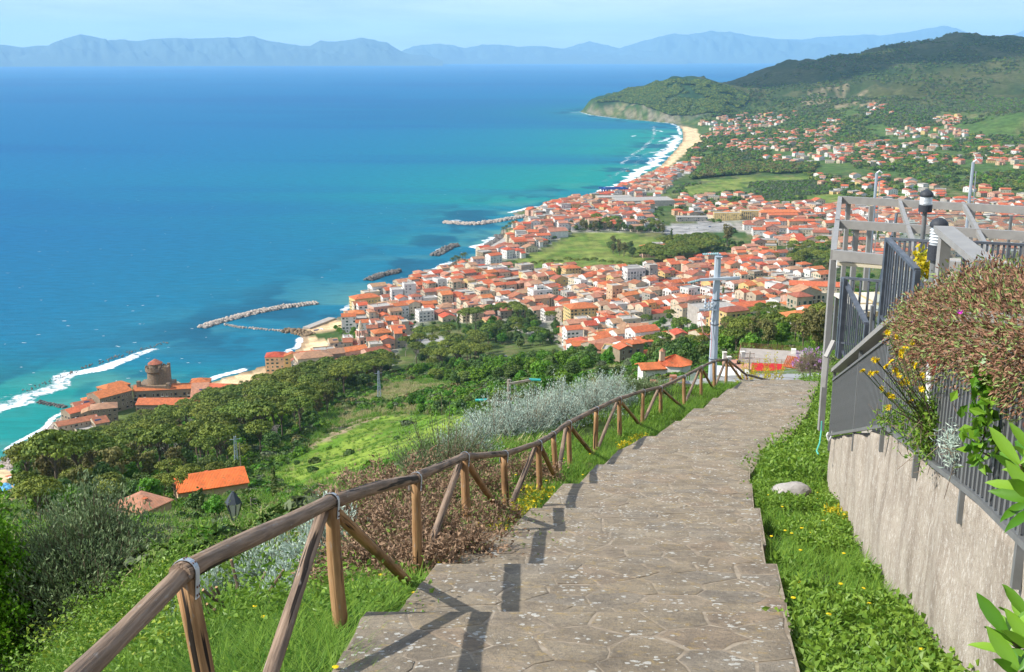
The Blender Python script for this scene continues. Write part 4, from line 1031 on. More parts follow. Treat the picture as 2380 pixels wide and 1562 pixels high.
for a, b in ((fl, bl_), (bl_, br_), (ml_, mr_), (fl, fr)):
    MB().bar(a, b, .09, .16).obj('beam', M_steel2, perg)
for (xa, ya, xb, yb_) in ((2090, 466, 2133, 600), (2238, 474, 2312, 612)):
    MB().bar(onz(xa, ya, PZ - .02), onz(xb, yb_, PZ - .02), .07, .1).obj('rafter', M_steel2, perg)
for p, zb in ((fl, wall_top(17.1) - .1), (ml_, TF), (bl_ + Vector((.2, 0, 0)), TF), (onz(2026, 470, PZ), TF), (onz(2262, 482, PZ), TF), (onz(1991, 522, PZ), TF), (onz(2380, 550, PZ), TF)):
    MB().bar((p.x, p.y, zb), (p.x, p.y, p.z - .08), .09, .09).obj('post', M_steel2, perg)
for (xa, ya, xb, yb_) in ((1913, 900, 1920, 830), (1920, 830, 1938, 792)):
    MB().bar(at_y(xa, ya, 17.2), at_y(xb, yb_, 17.3), .07, .05).obj('bent_arm', M_steel2, perg)
M_white = mat('white_enamel', (.78, .77, .74), rough=.35, spec=.5)
M_cream = mat('cream_plastic', (.62, .55, .40), rough=.5)
aw = empty('roller_awning', 'rolled up white and cream awning tube under front beam of the pergola', 'awning', (0, 0, 0))
a0, a1 = onz(1948, 600, PZ + .16), onz(2330, 628, PZ + .16); d_ = (a1 - a0).normalized()
mb = MB(); mb.tube([a0, a1], .065, 12); mb.obj('casing', M_white, aw, smooth=True)
MB().bar(a0 + Vector((0, 0, -.09)), a1 + Vector((0, 0, -.09)), .10, .05).obj('front_bar', M_cream, aw)
for q in (0.0, .35, 1.0): MB().bar(a0.lerp(a1, q) + Vector((0, 0, .14)), a0.lerp(a1, q) + Vector((0, 0, -.16)), .05, .08).obj('bracket', M_white, aw)
mb = MB(); mb.tube([a0 + Vector((-.03, 0, -.1)), a0 + Vector((-.03, 0, -.55))], .02, 8); mb.obj('crank_socket', M_white, aw)
# terrace glass railing
glass = bpy.data.materials.new('railing_glass'); glass.use_nodes = True; N, L = glass.node_tree.nodes, glass.node_tree.links
gl = N.new('ShaderNodeBsdfGlossy'); gl.inputs['Roughness'].default_value = .03; tr = N.new('ShaderNodeBsdfTransparent'); tr.inputs[0].default_value = (.86, .93, .92, 1); mx = N.new('ShaderNodeMixShader'); mx.inputs[0].default_value = .10
N.remove(N['Principled BSDF']); L.new(tr.outputs[0], mx.inputs[1]); L.new(gl.outputs[0], mx.inputs[2]); L.new(mx.outputs[0], N['Material Output'].inputs[0])
gr = empty('glass_railing', 'glass panel railing with dark posts round far edge of the terrace', 'railing', (0, 0, 0))
line = [Vector((5.95, 17.7, TF)), Vector((7.3, 21.3, TF)), Vector((8.7, 25.0, TF)), Vector((10.1, 28.8, TF)), Vector((12.9, 28.3, TF)), Vector((15.7, 27.6, TF)), Vector((18.6, 27.0, TF))]
for a, b in zip(line[:-1], line[1:]):
    MB().bar(a + Vector((0, 0, .62)), b + Vector((0, 0, .62)), .012, 1.0).obj('glass_panel', glass, gr)
    MB().bar(a + Vector((0, 0, 1.14)), b + Vector((0, 0, 1.14)), .03, .02).obj('top_rail', M_dsteel, gr)
for a in line: MB().bar(a, a + Vector((0, 0, 1.16)), .06, .06).obj('post', M_steel, gr)
def bars(nm, lab, a, b, h, n, m, top=.07):
    r_ = empty(nm, lab, 'railing', (0, 0, 0)); a = Vector(a); b = Vector(b); u = Vector((0, 0, 1))
    MB().bar(a, b, top, .035).obj('top_bar', m, r_); MB().bar(a - u * h, b - u * h, .04, .03).obj('bottom_bar', m, r_)
    mbb = MB(); mbb.box(-.008, .008, -.016, .016, -h, 0); me = mbb.mesh('baluster', m); dr = math.atan2(b.x - a.x, b.y - a.y)
    for i in range(n + 1): p = a.lerp(b, i / n); link('baluster', me, r_, p, (0, 0, -dr))
    for p in (a, b): MB().box(-.03, .03, -.03, .03, -h - .25, .0).obj('post', m, r_, p)
    return r_
bars('stair_railing', 'dark steel stair railing sloping down just left of the table', at_y(1960, 646, 16.6), at_y(2014, 752, 14.6), 1.0, 14, M_dsteel)
bars('stair_railing', 'upper dark steel stair railing in front of the round topped lamp', at_y(2063, 555, 13.8), at_y(2132, 627, 12.3), 1.0, 12, M_dsteel)
bars('stair_railing', 'level dark railing behind the round topped lamp', at_y(2068, 555, 15.2), at_y(2190, 562, 14.6), .95, 10, M_dsteel, .045)
bars('stair_railing', 'level dark railing at right under the pergola rafters', at_y(2245, 562, 15), at_y(2400, 570, 14.6), .9, 12, M_dsteel, .045)
bars('stair_railing', 'low dark railing between the first stair railing and the succulent bush', at_y(1965, 646, 16.2), at_y(2058, 654, 15.6), 1.0, 5, M_dsteel, .045)
# thick end of the upper handrail
hr = empty('handrail_end', 'thick grey handrail beam ending on a short post beside lamp', 'handrail', (0, 0, 0))
p0, p1 = at_y(2192, 532, 8.9), at_y(2290, 612, 7.4)
MB().bar(p0, p1, .15, .05).obj('beam', M_steel2, hr)
MB().bar(p0 + Vector((.03, .02, -.03)), p0 + Vector((.03, .02, -.62)), .085, .07).obj('post', M_steel2, hr)
MB().bar(p0 + Vector((-.1, .05, -.62)), p0 + Vector((.35, -.5, -.95)), .2, .1).obj('base', M_steel2, hr)
# bollard lamps
M_clear = mat('lamp_louvres', (.62, .68, .74), (.85, .88, .90), rough=.15, spec=.8, scale=3, stretch=(1, 1, 12))
M_black = mat('black_plastic', (.03, .035, .045), (.045, .05, .06), rough=.6, scale=60)
def bollard(p, r_, h, lab, plinth):
    t = empty('bollard_lamp', lab, 'lamp', p)
    mb = MB(); mb.lathe([(r_ * 1.02, h * .74)] + [(r_ * 1.05 * math.cos(a), h * .76 + r_ * .95 * math.sin(a)) for a in (0, .3, .6, .9, 1.2, 1.45)], 20); mb.obj('dome_cap', M_black, t, smooth=True)
    pr = []
    for k in range(6): z0 = h * (.34 + .066 * k); pr += [(r_ * .95, z0), (r_ * .70, z0 + h * .05), (r_ * .95, z0 + h * .06)]
    mb = MB(); mb.lathe(pr, 20); mb.obj('louvred_lens', M_clear, t, smooth=True)
    mb = MB(); mb.lathe([(r_, 0), (r_, h * .34), (r_ * .9, h * .345)], 20); mb.obj('lamp_base', M_black, t)
    mb = MB(); mb.lathe([(r_ * plinth, -2.6), (r_ * plinth, 0)], 14); mb.obj('stand', M_steel, t)
pb = at_y(2175, 604, 11.3); bollard(pb, .09, .47, 'black domed bollard lamp with clear ribbed lens in front of pergola', .6)
pb = at_y(2150, 492, 15.8); bollard(pb, .095, .30, 'black domed lamp on thin pole behind the pergola beams', .35)
# tall thin poles
M_pole = mat('galvanised_pole', (.30, .36, .42), (.40, .46, .52), rough=.4, metal=.3, scale=1.5)
for (px, py, y_, lab) in ((2038, 402, 25.5, 'thin galvanised pole rising behind left half of the pergola'), (2262, 377, 24.5, 'thin galvanised pole rising behind right half of the pergola')):
    p = at_y(px, py, y_); t = empty('thin_pole', lab, 'pole', (p.x, p.y, TF)); h = p.z - TF
    mb = MB(); mb.tube([(0, 0, 0), (.0, 0, h)], .035, 8); mb.obj('shaft', M_pole, t); mb = MB(); mb.tube([(.09, 0, h * .1), (.10, 0, h * .6), (.08, 0, h - .2)], .01, 5); mb.obj('cable', M_white, t)
    mb = MB(); mb.tube([(0, 0, h), (.06, 0, h + .05), (.12, 0, h)], .02, 6); mb.obj('hook', M_white, t)
# table with cloth
M_cloth = mat('cream_cloth', (.60, .56, .47), rough=.9); M_tape = mat('tan_stripe', (.55, .42, .22), rough=.8)
tp = at_y(2035, 700, 18.6); t = empty('table', 'cream topped table with tan lines on the lower terrace', 'table', (tp.x, tp.y, TF), .1)
h = tp.z - TF
MB().box(-.5, .62, -.75, .75, h - .03, h).obj('table_top', M_cloth, t)
mb = MB(); mb.box(-.1, -.04, -.75, .75, h + .001, h + .006); mb.box(.3, .36, -.75, .75, h + .001, h + .006); mb.box(-.5, .62, -.2, -.14, h + .007, h + .01); mb.obj('stripes', M_tape, t)
MB().box(-.5, .62, -.78, -.752, h - .08, h).obj('front_edge', M_tape, t)
for sx in (-.42, .54):
    for sy in (-.68, .68): MB().box(sx - .03, sx + .03, sy - .03, sy + .03, 0, h - .03).obj('leg', M_steel, t)
# ------------------------------------------------------------------ labels that single things out
ORD = ['', 'second ', 'third ', 'fourth ', 'fifth ', 'sixth ', 'seventh ', 'eighth ', 'ninth ', 'tenth ', 'eleventh ', 'twelfth ', 'thirteenth ', 'fourteenth ', 'fifteenth ', 'sixteenth ', 'seventeenth ', 'eighteenth ', 'nineteenth ', 'twentieth ']
for _t in ('twenty', 'thirty', 'forty', 'fifty', 'sixty', 'seventy', 'eighty', 'ninety'):
    if _t != 'twenty': ORD.append(_t[:-1] + 'ieth ')
    ORD += [_t + '-' + q for q in ('first ', 'second ', 'third ', 'fourth ', 'fifth ', 'sixth ', 'seventh ', 'eighth ', 'ninth ')]
LAND = {}          # landmark phrase -> (x, y)
PEND = []          # (object, what it looks like, x, y)
def landmark(ph, p): LAND[ph] = (p[0], p[1])
def later_label(o, desc): PEND.append((o, desc, o.location.x, o.location.y))
def settle_labels():
    names = list(LAND); P = np.array([LAND[k] for k in names]); by = {}
    for o, desc, x, y in PEND:
        d = np.hypot(P[:, 0] - x, P[:, 1] - y); i = int(np.argmin(d)); dx, dy = x - P[i, 0], y - P[i, 1]
        w = ('seaward of' if dx < 0 else 'inland of') if abs(dx) > abs(dy) else ('beyond' if dy > 0 else 'uphill of')
        by.setdefault((desc, names[i], w), []).append((d[i], o))
    for (desc, ln, w), lst in by.items():
        lst.sort(key=lambda t: t[0])
        for k, (d_, o) in enumerate(lst): o['label'] = '%s, %snearest %s the %s' % (desc, ORD[min(k, len(ORD) - 1)], w, ln)

# ------------------------------------------------------------------ houses
WALLS = {'cream': (.62, .52, .37), 'white': (.74, .71, .66), 'beige': (.48, .39, .28), 'yellow': (.66, .48, .20), 'pink': (.62, .38, .28), 'grey': (.42, .38, .33), 'peach': (.64, .43, .26), 'stone': (.32, .25, .17)}
WM = {k: mat('wall_' + k, c, tuple(q * .78 for q in c), scale=.35, detail=6, rough=.9, c3=tuple(q * .55 for q in c), s3=.9, t3=(.60, .75), objvar=.10) for k, c in WALLS.items()}
ROOFS = {'new orange': (.70, .17, .04), 'orange': (.60, .165, .062), 'red brown': (.40, .14, .075), 'tan': (.45, .25, .14), 'bright red': (.56, .12, .05), 'faded': (.53, .24, .14)}
def roof_mat(n, c):
    m = mat('roof_' + n.replace(' ', '_'), c, tuple(q * .68 for q in c), scale=.5, detail=7, rough=.85, c3=(c[0] * .5, c[1] * .75, c[2] * .9), s3=1.6, t3=(.56, .70), objvar=.14, huevar=.008)
    N, L = m.node_tree.nodes, m.node_tree.links; tc = N.new('ShaderNodeTexCoord'); w = N.new('ShaderNodeTexWave'); w.bands_direction = 'X'; w.inputs['Scale'].default_value = .95; L.new(tc.outputs['Object'], w.inputs[0])
    bp = N.new('ShaderNodeBump'); bp.inputs['Strength'].default_value = .5; bp.inputs['Distance'].default_value = .12; L.new(w.outputs['Fac'], bp.inputs['Height']); L.new(bp.outputs[0], N['Principled BSDF'].inputs['Normal'])
    return m
RM = {k: roof_mat(k, c) for k, c in ROOFS.items()}
M_flat = mat('flat_roof_screed', (.42, .39, .35), (.30, .28, .25), scale=.6, objvar=.1)
M_pane = mat('window_glass', (.03, .04, .05), rough=.2, spec=.6)
M_trim = mat('pale_trim', (.66, .62, .54), rough=.8)
SH = {'green': mat('green_shutter', (.03, .11, .06), rough=.6), 'brown': mat('brown_shutter', (.13, .065, .03), rough=.6), 'grey': mat('grey_shutter', (.18, .19, .20), rough=.6)}
M_solar = mat('solar_panel', (.02, .035, .09), rough=.25, spec=.6)
def window_mesh(sh, tall, opened):
    w, h = 1.0, (2.2 if tall else 1.4); mb = MB()
    mb.box(-w / 2 - .12, w / 2 + .12, -.05, .03, -.12, h + .12, 0); mb.box(-w / 2, w / 2, -.07, .0, 0, h, 1)
    if opened:
        for s_ in (-1, 1): mb.box(s_ * w * .5 if s_ > 0 else -w, w if s_ > 0 else -w * .5, -.11, -.055, 0, h, 2)
    else: mb.box(-w / 2 + .04, w / 2 - .04, -.11, -.072, 0, h - .05, 2)
    return mb.mesh('window', M_trim, M_pane, SH[sh])
WIN = {(s_, t_, o_): window_mesh(s_, t_, o_) for s_ in SH for t_ in (0, 1) for o_ in (0, 1)}
_b = MB(); _b.box(-1.1, 1.1, -1.0, 0, -.16, 0, 0)
for i in range(9): _b.box(-1.08 + i * .265, -1.05 + i * .265, -.98, -.95, 0, .95, 1)
_b.box(-1.1, 1.1, -.99, -.94, .95, 1.0, 1)
BALC = _b.mesh('balcony', M_trim, SH['grey'])
_c = MB(); _c.box(-.35, .35, -.35, .35, -1, 1.0, 0); _c.box(-.45, .45, -.45, .45, 1.0, 1.12, 1)
CHIM = _c.mesh('chimney', WM['beige'], RM['orange'])
_s = MB()
for i in range(4): _s.box(-2 + i * 1.02, -1.04 + i * 1.02, -.8, .8, 0, .06, 0)
SOLAR = _s.mesh('solar_panel', M_solar)
_d = MB(); _d.lathe([(.02, 0), (.45, .12)], 10, (0, 0, .6)); _d.tube([(0, 0, 0), (0, 0, .65)], .04, 5); DISH = _d.mesh('satellite_dish', mat('dish_white', (.7, .7, .7)))
def house_shell(w, d, h, roof, pitch=.36, ov=.45, base=-4.0):
    """walls MB, roof MB; ridge runs along x"""
    wb, rb = MB(), MB(); x, y = w / 2, d / 2; rz = y * pitch * 1.0
    if roof == 'gable':
        wb.add([(-x, -y, base), (x, -y, base), (x, y, base), (-x, y, base), (-x, -y, h), (x, -y, h), (x, y, h), (-x, y, h), (-x, 0, h + rz), (x, 0, h + rz)],
               [(0, 1, 5, 4), (1, 2, 6, 9, 5), (2, 3, 7, 6), (3, 0, 4, 8, 7)])
        X, Y = x + ov * .7, y + ov; e = h - ov * pitch + .03; t = .22
        top = [(-X, -Y, e + t), (X, -Y, e + t), (X, 0, h + rz + t + .03), (-X, 0, h + rz + t + .03), (X, Y, e + t), (-X, Y, e + t)]
        bot = [(a, b, c - t) for a, b, c in top]
        rb.add(top + bot, [(0, 1, 2, 3), (3, 2, 4, 5), (7, 6, 9, 8), (8, 9, 11, 10), (0, 6, 7, 1), (5, 4, 10, 11), (1, 7, 8, 2), (2, 8, 10, 4), (3, 9, 6, 0), (5, 11, 9, 3)])
    elif roof == 'hip':
        wb.box(-x, x, -y, y, base, h); X, Y = x + ov, y + ov; e = h - .02; q = max(0.0, X - Y); r_ = Y * pitch
        a = max(Y - X, 0) if X < Y else 0
        top = [(-X, -Y, e + .2), (X, -Y, e + .2), (X, Y, e + .2), (-X, Y, e + .2), (-q, -a, e + .2 + min(X, Y) * pitch), (q, a if q == 0 else 0, e + .2 + min(X, Y) * pitch)]
        if q > 0: top[4] = (-q, 0, top[4][2])
        bot = [(p[0], p[1], e) for p in top[:4]]
        F_ = [(0, 1, 5, 4), (1, 2, 5), (2, 3, 4, 5), (3, 0, 4)] if q > 0 else [(0, 1, 4), (1, 2, 5, 4), (2, 3, 5), (3, 0, 4, 5)]
        rb.add(top + bot, F_ + [(6, 7, 1, 0), (7, 8, 2, 1), (8, 9, 3, 2), (9, 6, 0, 3), (9, 8, 7, 6)])
    else:
        wb.box(-x, x, -y, y, base, h)
        rb.box(-x + .25, x - .25, -y + .25, y - .25, h - .2, h + .06)
        for (a, b, c, e) in ((-x - .06, x + .06, -y - .06, -y + .22), (-x - .06, x + .06, y - .22, y + .06), (-x - .06, -x + .22, -y + .23, y - .23), (x - .22, x + .06, -y + .23, y - .23)): rb.box(a, b, c, e, h - .3, h + .8, 1)
    return wb, rb
def facade_slots(w, d, h, rr, sp=2.9):
    out = []; fl = max(1, int(h / 2.95))
    for (nx, ny, L_, off) in ((0, -1, w, d / 2), (-1, 0, d, w / 2), (1, 0, d, w / 2)):
        n = max(1, int((L_ - 1.2) / sp))
        for f in range(fl):
            for i in range(n):
                if rr.random() < .14: continue
                s_ = (i + .5) / n * L_ - L_ / 2
                a = 0 if ny else (-math.pi / 2 if nx < 0 else math.pi / 2)
                p = (s_, -off) if ny else ((-off, -s_) if nx < 0 else (off, s_))
                out.append((p[0], p[1], f * 2.95 + .95, a, f))
    return out
FOOT = []     # footprints already taken: (x, y, radius)
def make_house(name, desc, cat, x, y, rot, blocks, wall, roofc, shut='green', z=None, detail=2, group=None, label=None, lm=None):
    """blocks: (ox, oy, w, d, h, rooftype, turn[, wall, roofcolour]); detail 2 = every window its own part, 1 = windows joined, 0 = none"""
    z = float(gz(x, y)) if z is None else z
    rr = random.Random(int(abs(x * 13 + y * 7)) + 5)
    if len(blocks) == 1 and detail == 0: pass
    t = empty(name, label, cat, (x, y, z), rot, group)
    jw = MB(); mats_j = None
    for bi, bk in enumerate(blocks):
        ox, oy, w, d, h, rf, tn = bk[:7]; wl_ = bk[7] if len(bk) > 7 else wall; rc = bk[8] if len(bk) > 8 else roofc
        wb, rb = house_shell(w, d, h, rf)
        loc = (ox, oy, 0); wb.obj('walls', WM[wl_], t, loc, tn)
        ro = rb.obj('roof', [RM[rc] if rf != 'flat' else M_flat, WM[wl_]], t, loc, tn)
        if detail and rr.random() < .6:
            link('chimney', CHIM, ro, (rr.uniform(-.3, .3) * w, rr.uniform(-.2, .2) * d, h + .5))
        if detail and rr.random() < .13 and rf == 'gable':
            s_ = link('solar_panel', SOLAR, ro, (rr.uniform(-.2, .2) * w, -d * .25, h + d * .25 * .36 + .35)); s_.rotation_euler = (math.atan(.36), 0, 0)
        if detail and rr.random() < .35:
            link('satellite_dish', DISH, ro, (rr.uniform(-.35, .35) * w, rr.uniform(-.1, .1) * d, h + d * .17), rr.random() * 6)
        if detail == 0: continue
        ca, sa = math.cos(tn), math.sin(tn); tall_f = rr.random() < .4
        for (px_, py_, pz_, a, f) in facade_slots(w, d, h, rr):
            tall = f > 0 and tall_f; op = rr.random() < .5; q = (ox + px_ * ca - py_ * sa, oy + px_ * sa + py_ * ca, pz_ - (.65 if tall else 0))
            me = WIN[(shut, int(tall), int(op))]
            if detail == 2:
                link('window', me, t, q, (0, 0, a + tn))
                if tall and rr.random() < .45: link('balcony', BALC, t, q, (0, 0, a + tn))
            else:
                M_ = Matrix.Translation(q) @ Matrix.Rotation(a + tn, 4, 'Z'); vs = [M_ @ v.co for v in me.vertices]
                jw.add(vs, [tuple(p.vertices) for p in me.polygons][:]); jw.m[-len(me.polygons):] = [p.material_index for p in me.polygons]
                if tall and rr.random() < .3:
                    vs = [M_ @ v.co for v in BALC.vertices[:8]]; jw.add(vs, [tuple(p.vertices) for p in BALC.polygons[:6]], 0)
    if detail == 1 and jw.v: jw.obj('windows', [M_trim, M_pane, SH[shut]], t, kind='stuff')
    if label is None: later_label(t, desc)
    if lm: landmark(lm, (x, y))
    for bk in blocks:
        ca, sa = math.cos(rot), math.sin(rot); FOOT.append((x + bk[0] * ca - bk[1] * sa, y + bk[0] * sa + bk[1] * ca, max(bk[2], bk[3]) * .5))
    return t

# -------- the buildings one can name
def P_(px, py): p = G(px, py); return p.x, p.y
def pxw(px, py): p = G(px, py); return math.hypot(p.x, p.y) / FPX / S     # metres per picture unit there
# palace with the round brown tower by the shore
x, y = P_(300, 965)
pal = make_house('palace', '', 'building', x, y + 8, R(14), [(-16, 12, 26, 17, 13, 'gable', R(38)), (22, 22, 44, 13, 11, 'gable', R(-4)), (28, -14, 46, 15, 10.5, 'gable', R(-14)), (48, 8, 12, 34, 10.5, 'gable', R(-4), 'stone', 'faded'), (-36, -8, 18, 12, 8, 'gable', R(38)), (-14, 22, 20, 12, 15, 'hip', R(38)), (47, 27, 14, 13, 12.5, 'hip', R(-8))], 'stone', 'orange', 'brown', detail=2,
    label='old stone palace of orange roofed wings round a courtyard on the shore', lm='shore palace')
bx, by = P_(362, 905); by = y + 38; bx = (362 * S - 512) / FPX * math.hypot(by, 0) * 1.04
tw = empty('round_tower', 'squat round brown stone tower with small tiled cap behind the palace', 'tower', (bx, by, 4), 0)
M_tuff = mat('brown_tower_stone', (.27, .19, .12), (.17, .125, .085), scale=.8, detail=7, bump=.6, bscale=3, bdist=.3)
mb = MB(); mb.lathe([(7.5, -4), (6.4, 17), (6.3, 19)], 24); mb.obj('drum', M_tuff, tw)
mb = MB(); mb.lathe([(6.3, 19), (7.5, 20.5), (7.5, 23), (6.6, 23), (6.5, 21)], 24); mb.obj('gallery', M_tuff, tw)
mb = MB(); mb.lathe([(4.9, 21), (4.9, 26)], 20); mb.obj('upper_drum', M_tuff, tw); mb = MB(); mb.lathe([(5.4, 26), (5.2, 26.3), (.2, 29.4)], 20); mb.obj('cap_roof', RM['red brown'], tw)
mb = MB(); mb.box(3.5, 9.5, -5, 5, 0, 23.5); mb.box(7.5, 9.5, -5, -3.6, 23.6, 25); mb.box(7.5, 9.5, 3.6, 5, 23.6, 25); mb.box(3.5, 5.0, -5, -3.6, 23.6, 25); mb.obj('stair_turret', M_tuff, tw)
mb = MB(); mb.box(-12, 12, -9, 9, -4, 11); mb.box(-12, -9.5, -9, -6.5, 11.01, 14.5); mb.box(9.5, 12, -9, -6.5, 11.01, 13); mb.obj('bastion', M_tuff, tw)
for k in range(14): a = k * 2 * math.pi / 14; mb = MB(); mb.box(-.6, .6, -.35, .35, 0, 1.2); mb.obj('merlon', M_tuff, tw, (math.cos(a) * 7.0, math.sin(a) * 7.0, 23.01), a + math.pi / 2)
landmark('round brown tower', (bx, by))
def HP(name, lab, cat, px, py, rotd, blocks, wall, roofc, shut='green', detail=2, lm=None, dy=0, z=None):
    x, y = P_(px, py); return make_house(name, '', cat, x, y + dy, R(rotd), blocks, wall, roofc, shut, z, detail, None, lab, lm)
# row along the sea wall below the palace
HP('house', 'tall narrow grey house with orange roof at the car park by the shore', 'house', 118, 1062, 38, [(0, 0, 15, 10, 11, 'gable', 0)], 'grey', 'orange', 'grey', lm='shore car park')
HP('house', 'small bright roofed house joined to the long brown roofed shore house', 'house', 147, 1024, 38, [(0, 0, 8, 8, 9, 'gable', 0)], 'grey', 'bright red', 'grey')
HP('house', 'long shore house with brown tiled roof and dark solar terrace', 'house', 185, 1012, 38, [(0, 4, 26, 10, 9, 'gable', 0), (12, -4, 9, 14, 9, 'gable', 0), (2, -5, 11, 8, 5.5, 'flat', 0)], 'beige', 'red brown', 'brown')
HP('house', 'shore house with brown roof between long shore house and palace', 'house', 210, 968, 40, [(0, 6, 19, 10, 9, 'gable', 0)], 'beige', 'red brown')
HP('house', 'yellowish stone house with tan roof just below the palace', 'house', 245, 985, 20, [(0, 2, 17, 13, 12, 'hip', 0), (-10, 4, 9, 9, 9, 'gable', 1.57)], 'stone', 'tan', 'brown')
HP('house', 'low orange roofed house on sea wall beside the palace', 'house', 222, 950, 38, [(0, 4, 14, 9, 7, 'hip', 0)], 'beige', 'orange')
HP('house', 'long grey house with solar panels on orange roof right of the palace', 'house', 527, 932, -6, [(0, 6, 32, 12, 9, 'gable', 0)], 'grey', 'orange', 'grey')
HP('house', 'small cream house with tan roof beside the beach palms', 'house', 578, 918, -30, [(0, 3, 12, 9, 5, 'gable', 0), (9, 5, 8, 8, 5, 'hip', 0)], 'cream', 'tan')
HP('house', 'cream house with red roof below the beachfront mansion', 'house', 640, 905, 28, [(0, 4, 12, 9, 6.5, 'gable', 1.57), (12, 4, 13, 8, 5, 'gable', 0)], 'cream', 'bright red')
# seafront mansion, yellow house, big cream block, church
HP('mansion', 'tall tan beachfront mansion with bright red hipped roof', 'building', 641, 872, 6, [(0, 5, 15, 14, 15.5, 'hip', 0), (11, 8, 8, 13, 14, 'flat', 0)], 'peach', 'bright red', 'green', lm='beachfront mansion')
HP('house', 'bright yellow narrow house with balconies beside the beachfront mansion', 'house', 680, 867, 12, [(0, 7, 7, 12, 13, 'gable', 1.57)], 'yellow', 'orange', 'green')
HP('house', 'narrow white house with balconies between yellow house and cream block', 'house', 694, 872, 12, [(0, 6, 6, 10, 11, 'gable', 1.57)], 'white', 'red brown', 'green')
HP('apartment_block', 'big cream four storey block with tan roof full of skylights', 'building', 735, 872, 22, [(0, 8, 27, 17, 14, 'hip', 0), (19, 14, 12, 14, 13.5, 'gable', 0, 'stone', 'tan')], 'cream', 'tan', 'brown', lm='big cream block')
HP('church', 'long church with red gabled nave roof beside bell tower', 'church', 815, 850, 32, [(0, 9, 34, 12, 11, 'gable', 0), (4, -2, 30, 9, 7, 'gable', 0)], 'cream', 'orange', 'brown')
HP('house', 'pink house with red roof right of the long church', 'house', 880, 850, 35, [(0, 8, 16, 12, 11, 'gable', 0), (-2, -3, 15, 8, 7.5, 'flat', 0)], 'pink', 'red brown', 'grey')
HP('house', 'grey house with long orange roof in front of the church', 'house', 850, 868, 20, [(-4, 5, 26, 9, 7.5, 'gable', 0)], 'grey', 'orange', 'brown')
x, y = P_(838, 818); bt = empty('bell_tower', 'slim pale pink bell tower with pointed cream spire', 'bell tower', (x, y + 4, float(gz(x, y + 4))), R(30))
mb = MB(); mb.box(-2.4, 2.4, -2.4, 2.4, -3, 12); mb.obj('shaft', WM['pink'], bt); mb = MB(); mb.box(-2.8, 2.8, -2.8, 2.8, 12.01, 12.6); mb.obj('cornice', M_trim, bt)
for sx in (-1, 1):
    for sy in (-1, 1): MB().box(sx * 2.2 - .5, sx * 2.2 + .5, sy * 2.2 - .5, sy * 2.2 + .5, 12.61, 18).obj('corner_pier', WM['pink'], bt)
MB().box(-2.8, 2.8, -2.8, 2.8, 18.01, 18.8).obj('upper_cornice', M_trim, bt); mb = MB(); mb.lathe([(2.3, 18.81), (2.1, 21), (1.6, 22.5), (1.2, 24.5), (.15, 27)], 8); mb.obj('spire', WM['cream'], bt)
for a in (0, math.pi / 2, math.pi, -math.pi / 2): o = MB().box(-.8, .8, -.06, .06, 6, 9.5).obj('arched_opening', M_pane, bt, (math.sin(a) * 2.41, -math.cos(a) * 2.41, 0), a)
landmark('bell tower', (x, y))
HP('house', 'peach house with white trim right of the bell tower', 'house', 890, 805, 22, [(0, 5, 15, 13, 12, 'hip', 0)], 'peach', 'orange', 'green')
HP('house', 'tall white four storey house with shutters above the walled garden', 'house', 812, 775, 10, [(0, 8, 13, 11, 15, 'gable', 0), (12, 3, 12, 11, 10, 'gable', 0)], 'white', 'orange', 'green', lm='tall white seafront house')
HP('palazzo', 'yellow three storey palazzo with orange hip roof on rocky shore', 'building', 858, 726, 30, [(0, 10, 27, 16, 14, 'hip', 0)], 'yellow', 'orange', 'green', lm='yellow shore palazzo')
HP('apartment_block', 'dark red apartment block behind the yellow shore palazzo', 'building', 893, 745, 30, [(0, 8, 20, 15, 13, 'flat', 0)], 'pink', 'red brown', 'grey')
HP('house', 'cream block with tan roof on the sea edge behind yellow palazzo', 'house', 885, 696, 30, [(0, 8, 17, 13, 14, 'gable', 0)], 'white', 'tan', 'grey')
HP('apartment_block', 'white flat roofed tower block rising by the seafront palms', 'building', 955, 703, 15, [(0, 8, 12, 12, 18, 'flat', 0), (-13, 8, 12, 12, 13, 'flat', 0)], 'white', 'orange', 'grey', lm='white seafront block')
# inland town
HP('apartment_block', 'white and grey slab tower block beside park pines', 'building', 1483, 672, 18, [(0, 12, 20, 14, 20, 'flat', 0, 'white'), (18, 8, 9, 11, 23, 'flat', 0, 'grey')], 'white', 'orange', 'grey', lm='grey tower block')
HP('tower_house', 'square yellow tower house with orange hip roof near park amphitheatre', 'building', 1332, 655, 20, [(0, 6, 18, 14, 15, 'hip', 0)], 'yellow', 'orange', 'brown', lm='yellow tower house')
HP('tower', 'square tan stone tower with flat top in the middle of the old town', 'tower', 1431, 712, 25, [(0, 3, 11, 11, 20, 'flat', 0)], 'peach', 'tan', 'brown', lm='square tan tower')
HP('house', 'white house with pale blue parapets on the flat roof', 'house', 1260, 705, 20, [(0, 6, 20, 16, 13, 'flat', 0), (0, 8, 8, 6, 16, 'flat', 0)], 'white', 'orange', 'green', lm='white flat roofed house')
HP('apartment_block', 'orange roofed yellow apartment block with balconies in lower town', 'building', 1355, 790 - 36, 18, [(0, 6, 26, 18, 15, 'hip', 0)], 'yellow', 'orange', 'green', lm='yellow apartment block')
HP('scaffolded_building', 'building wrapped in green and blue netting and scaffolding', 'building', 1668, 765, 15, [(0, 10, 30, 20, 15, 'flat', 0, 'grey')], 'grey', 'tan', 'grey', detail=0, lm='netted building')
x, y = P_(1668, 765); M_net = mat('green_netting', (.02, .33, .24), (.03, .24, .18), scale=1.2, rough=.8); M_bnet = mat('blue_netting', (.05, .20, .45), rough=.8); M_scaf = mat('scaffold_tube', (.5, .48, .45), rough=.5)
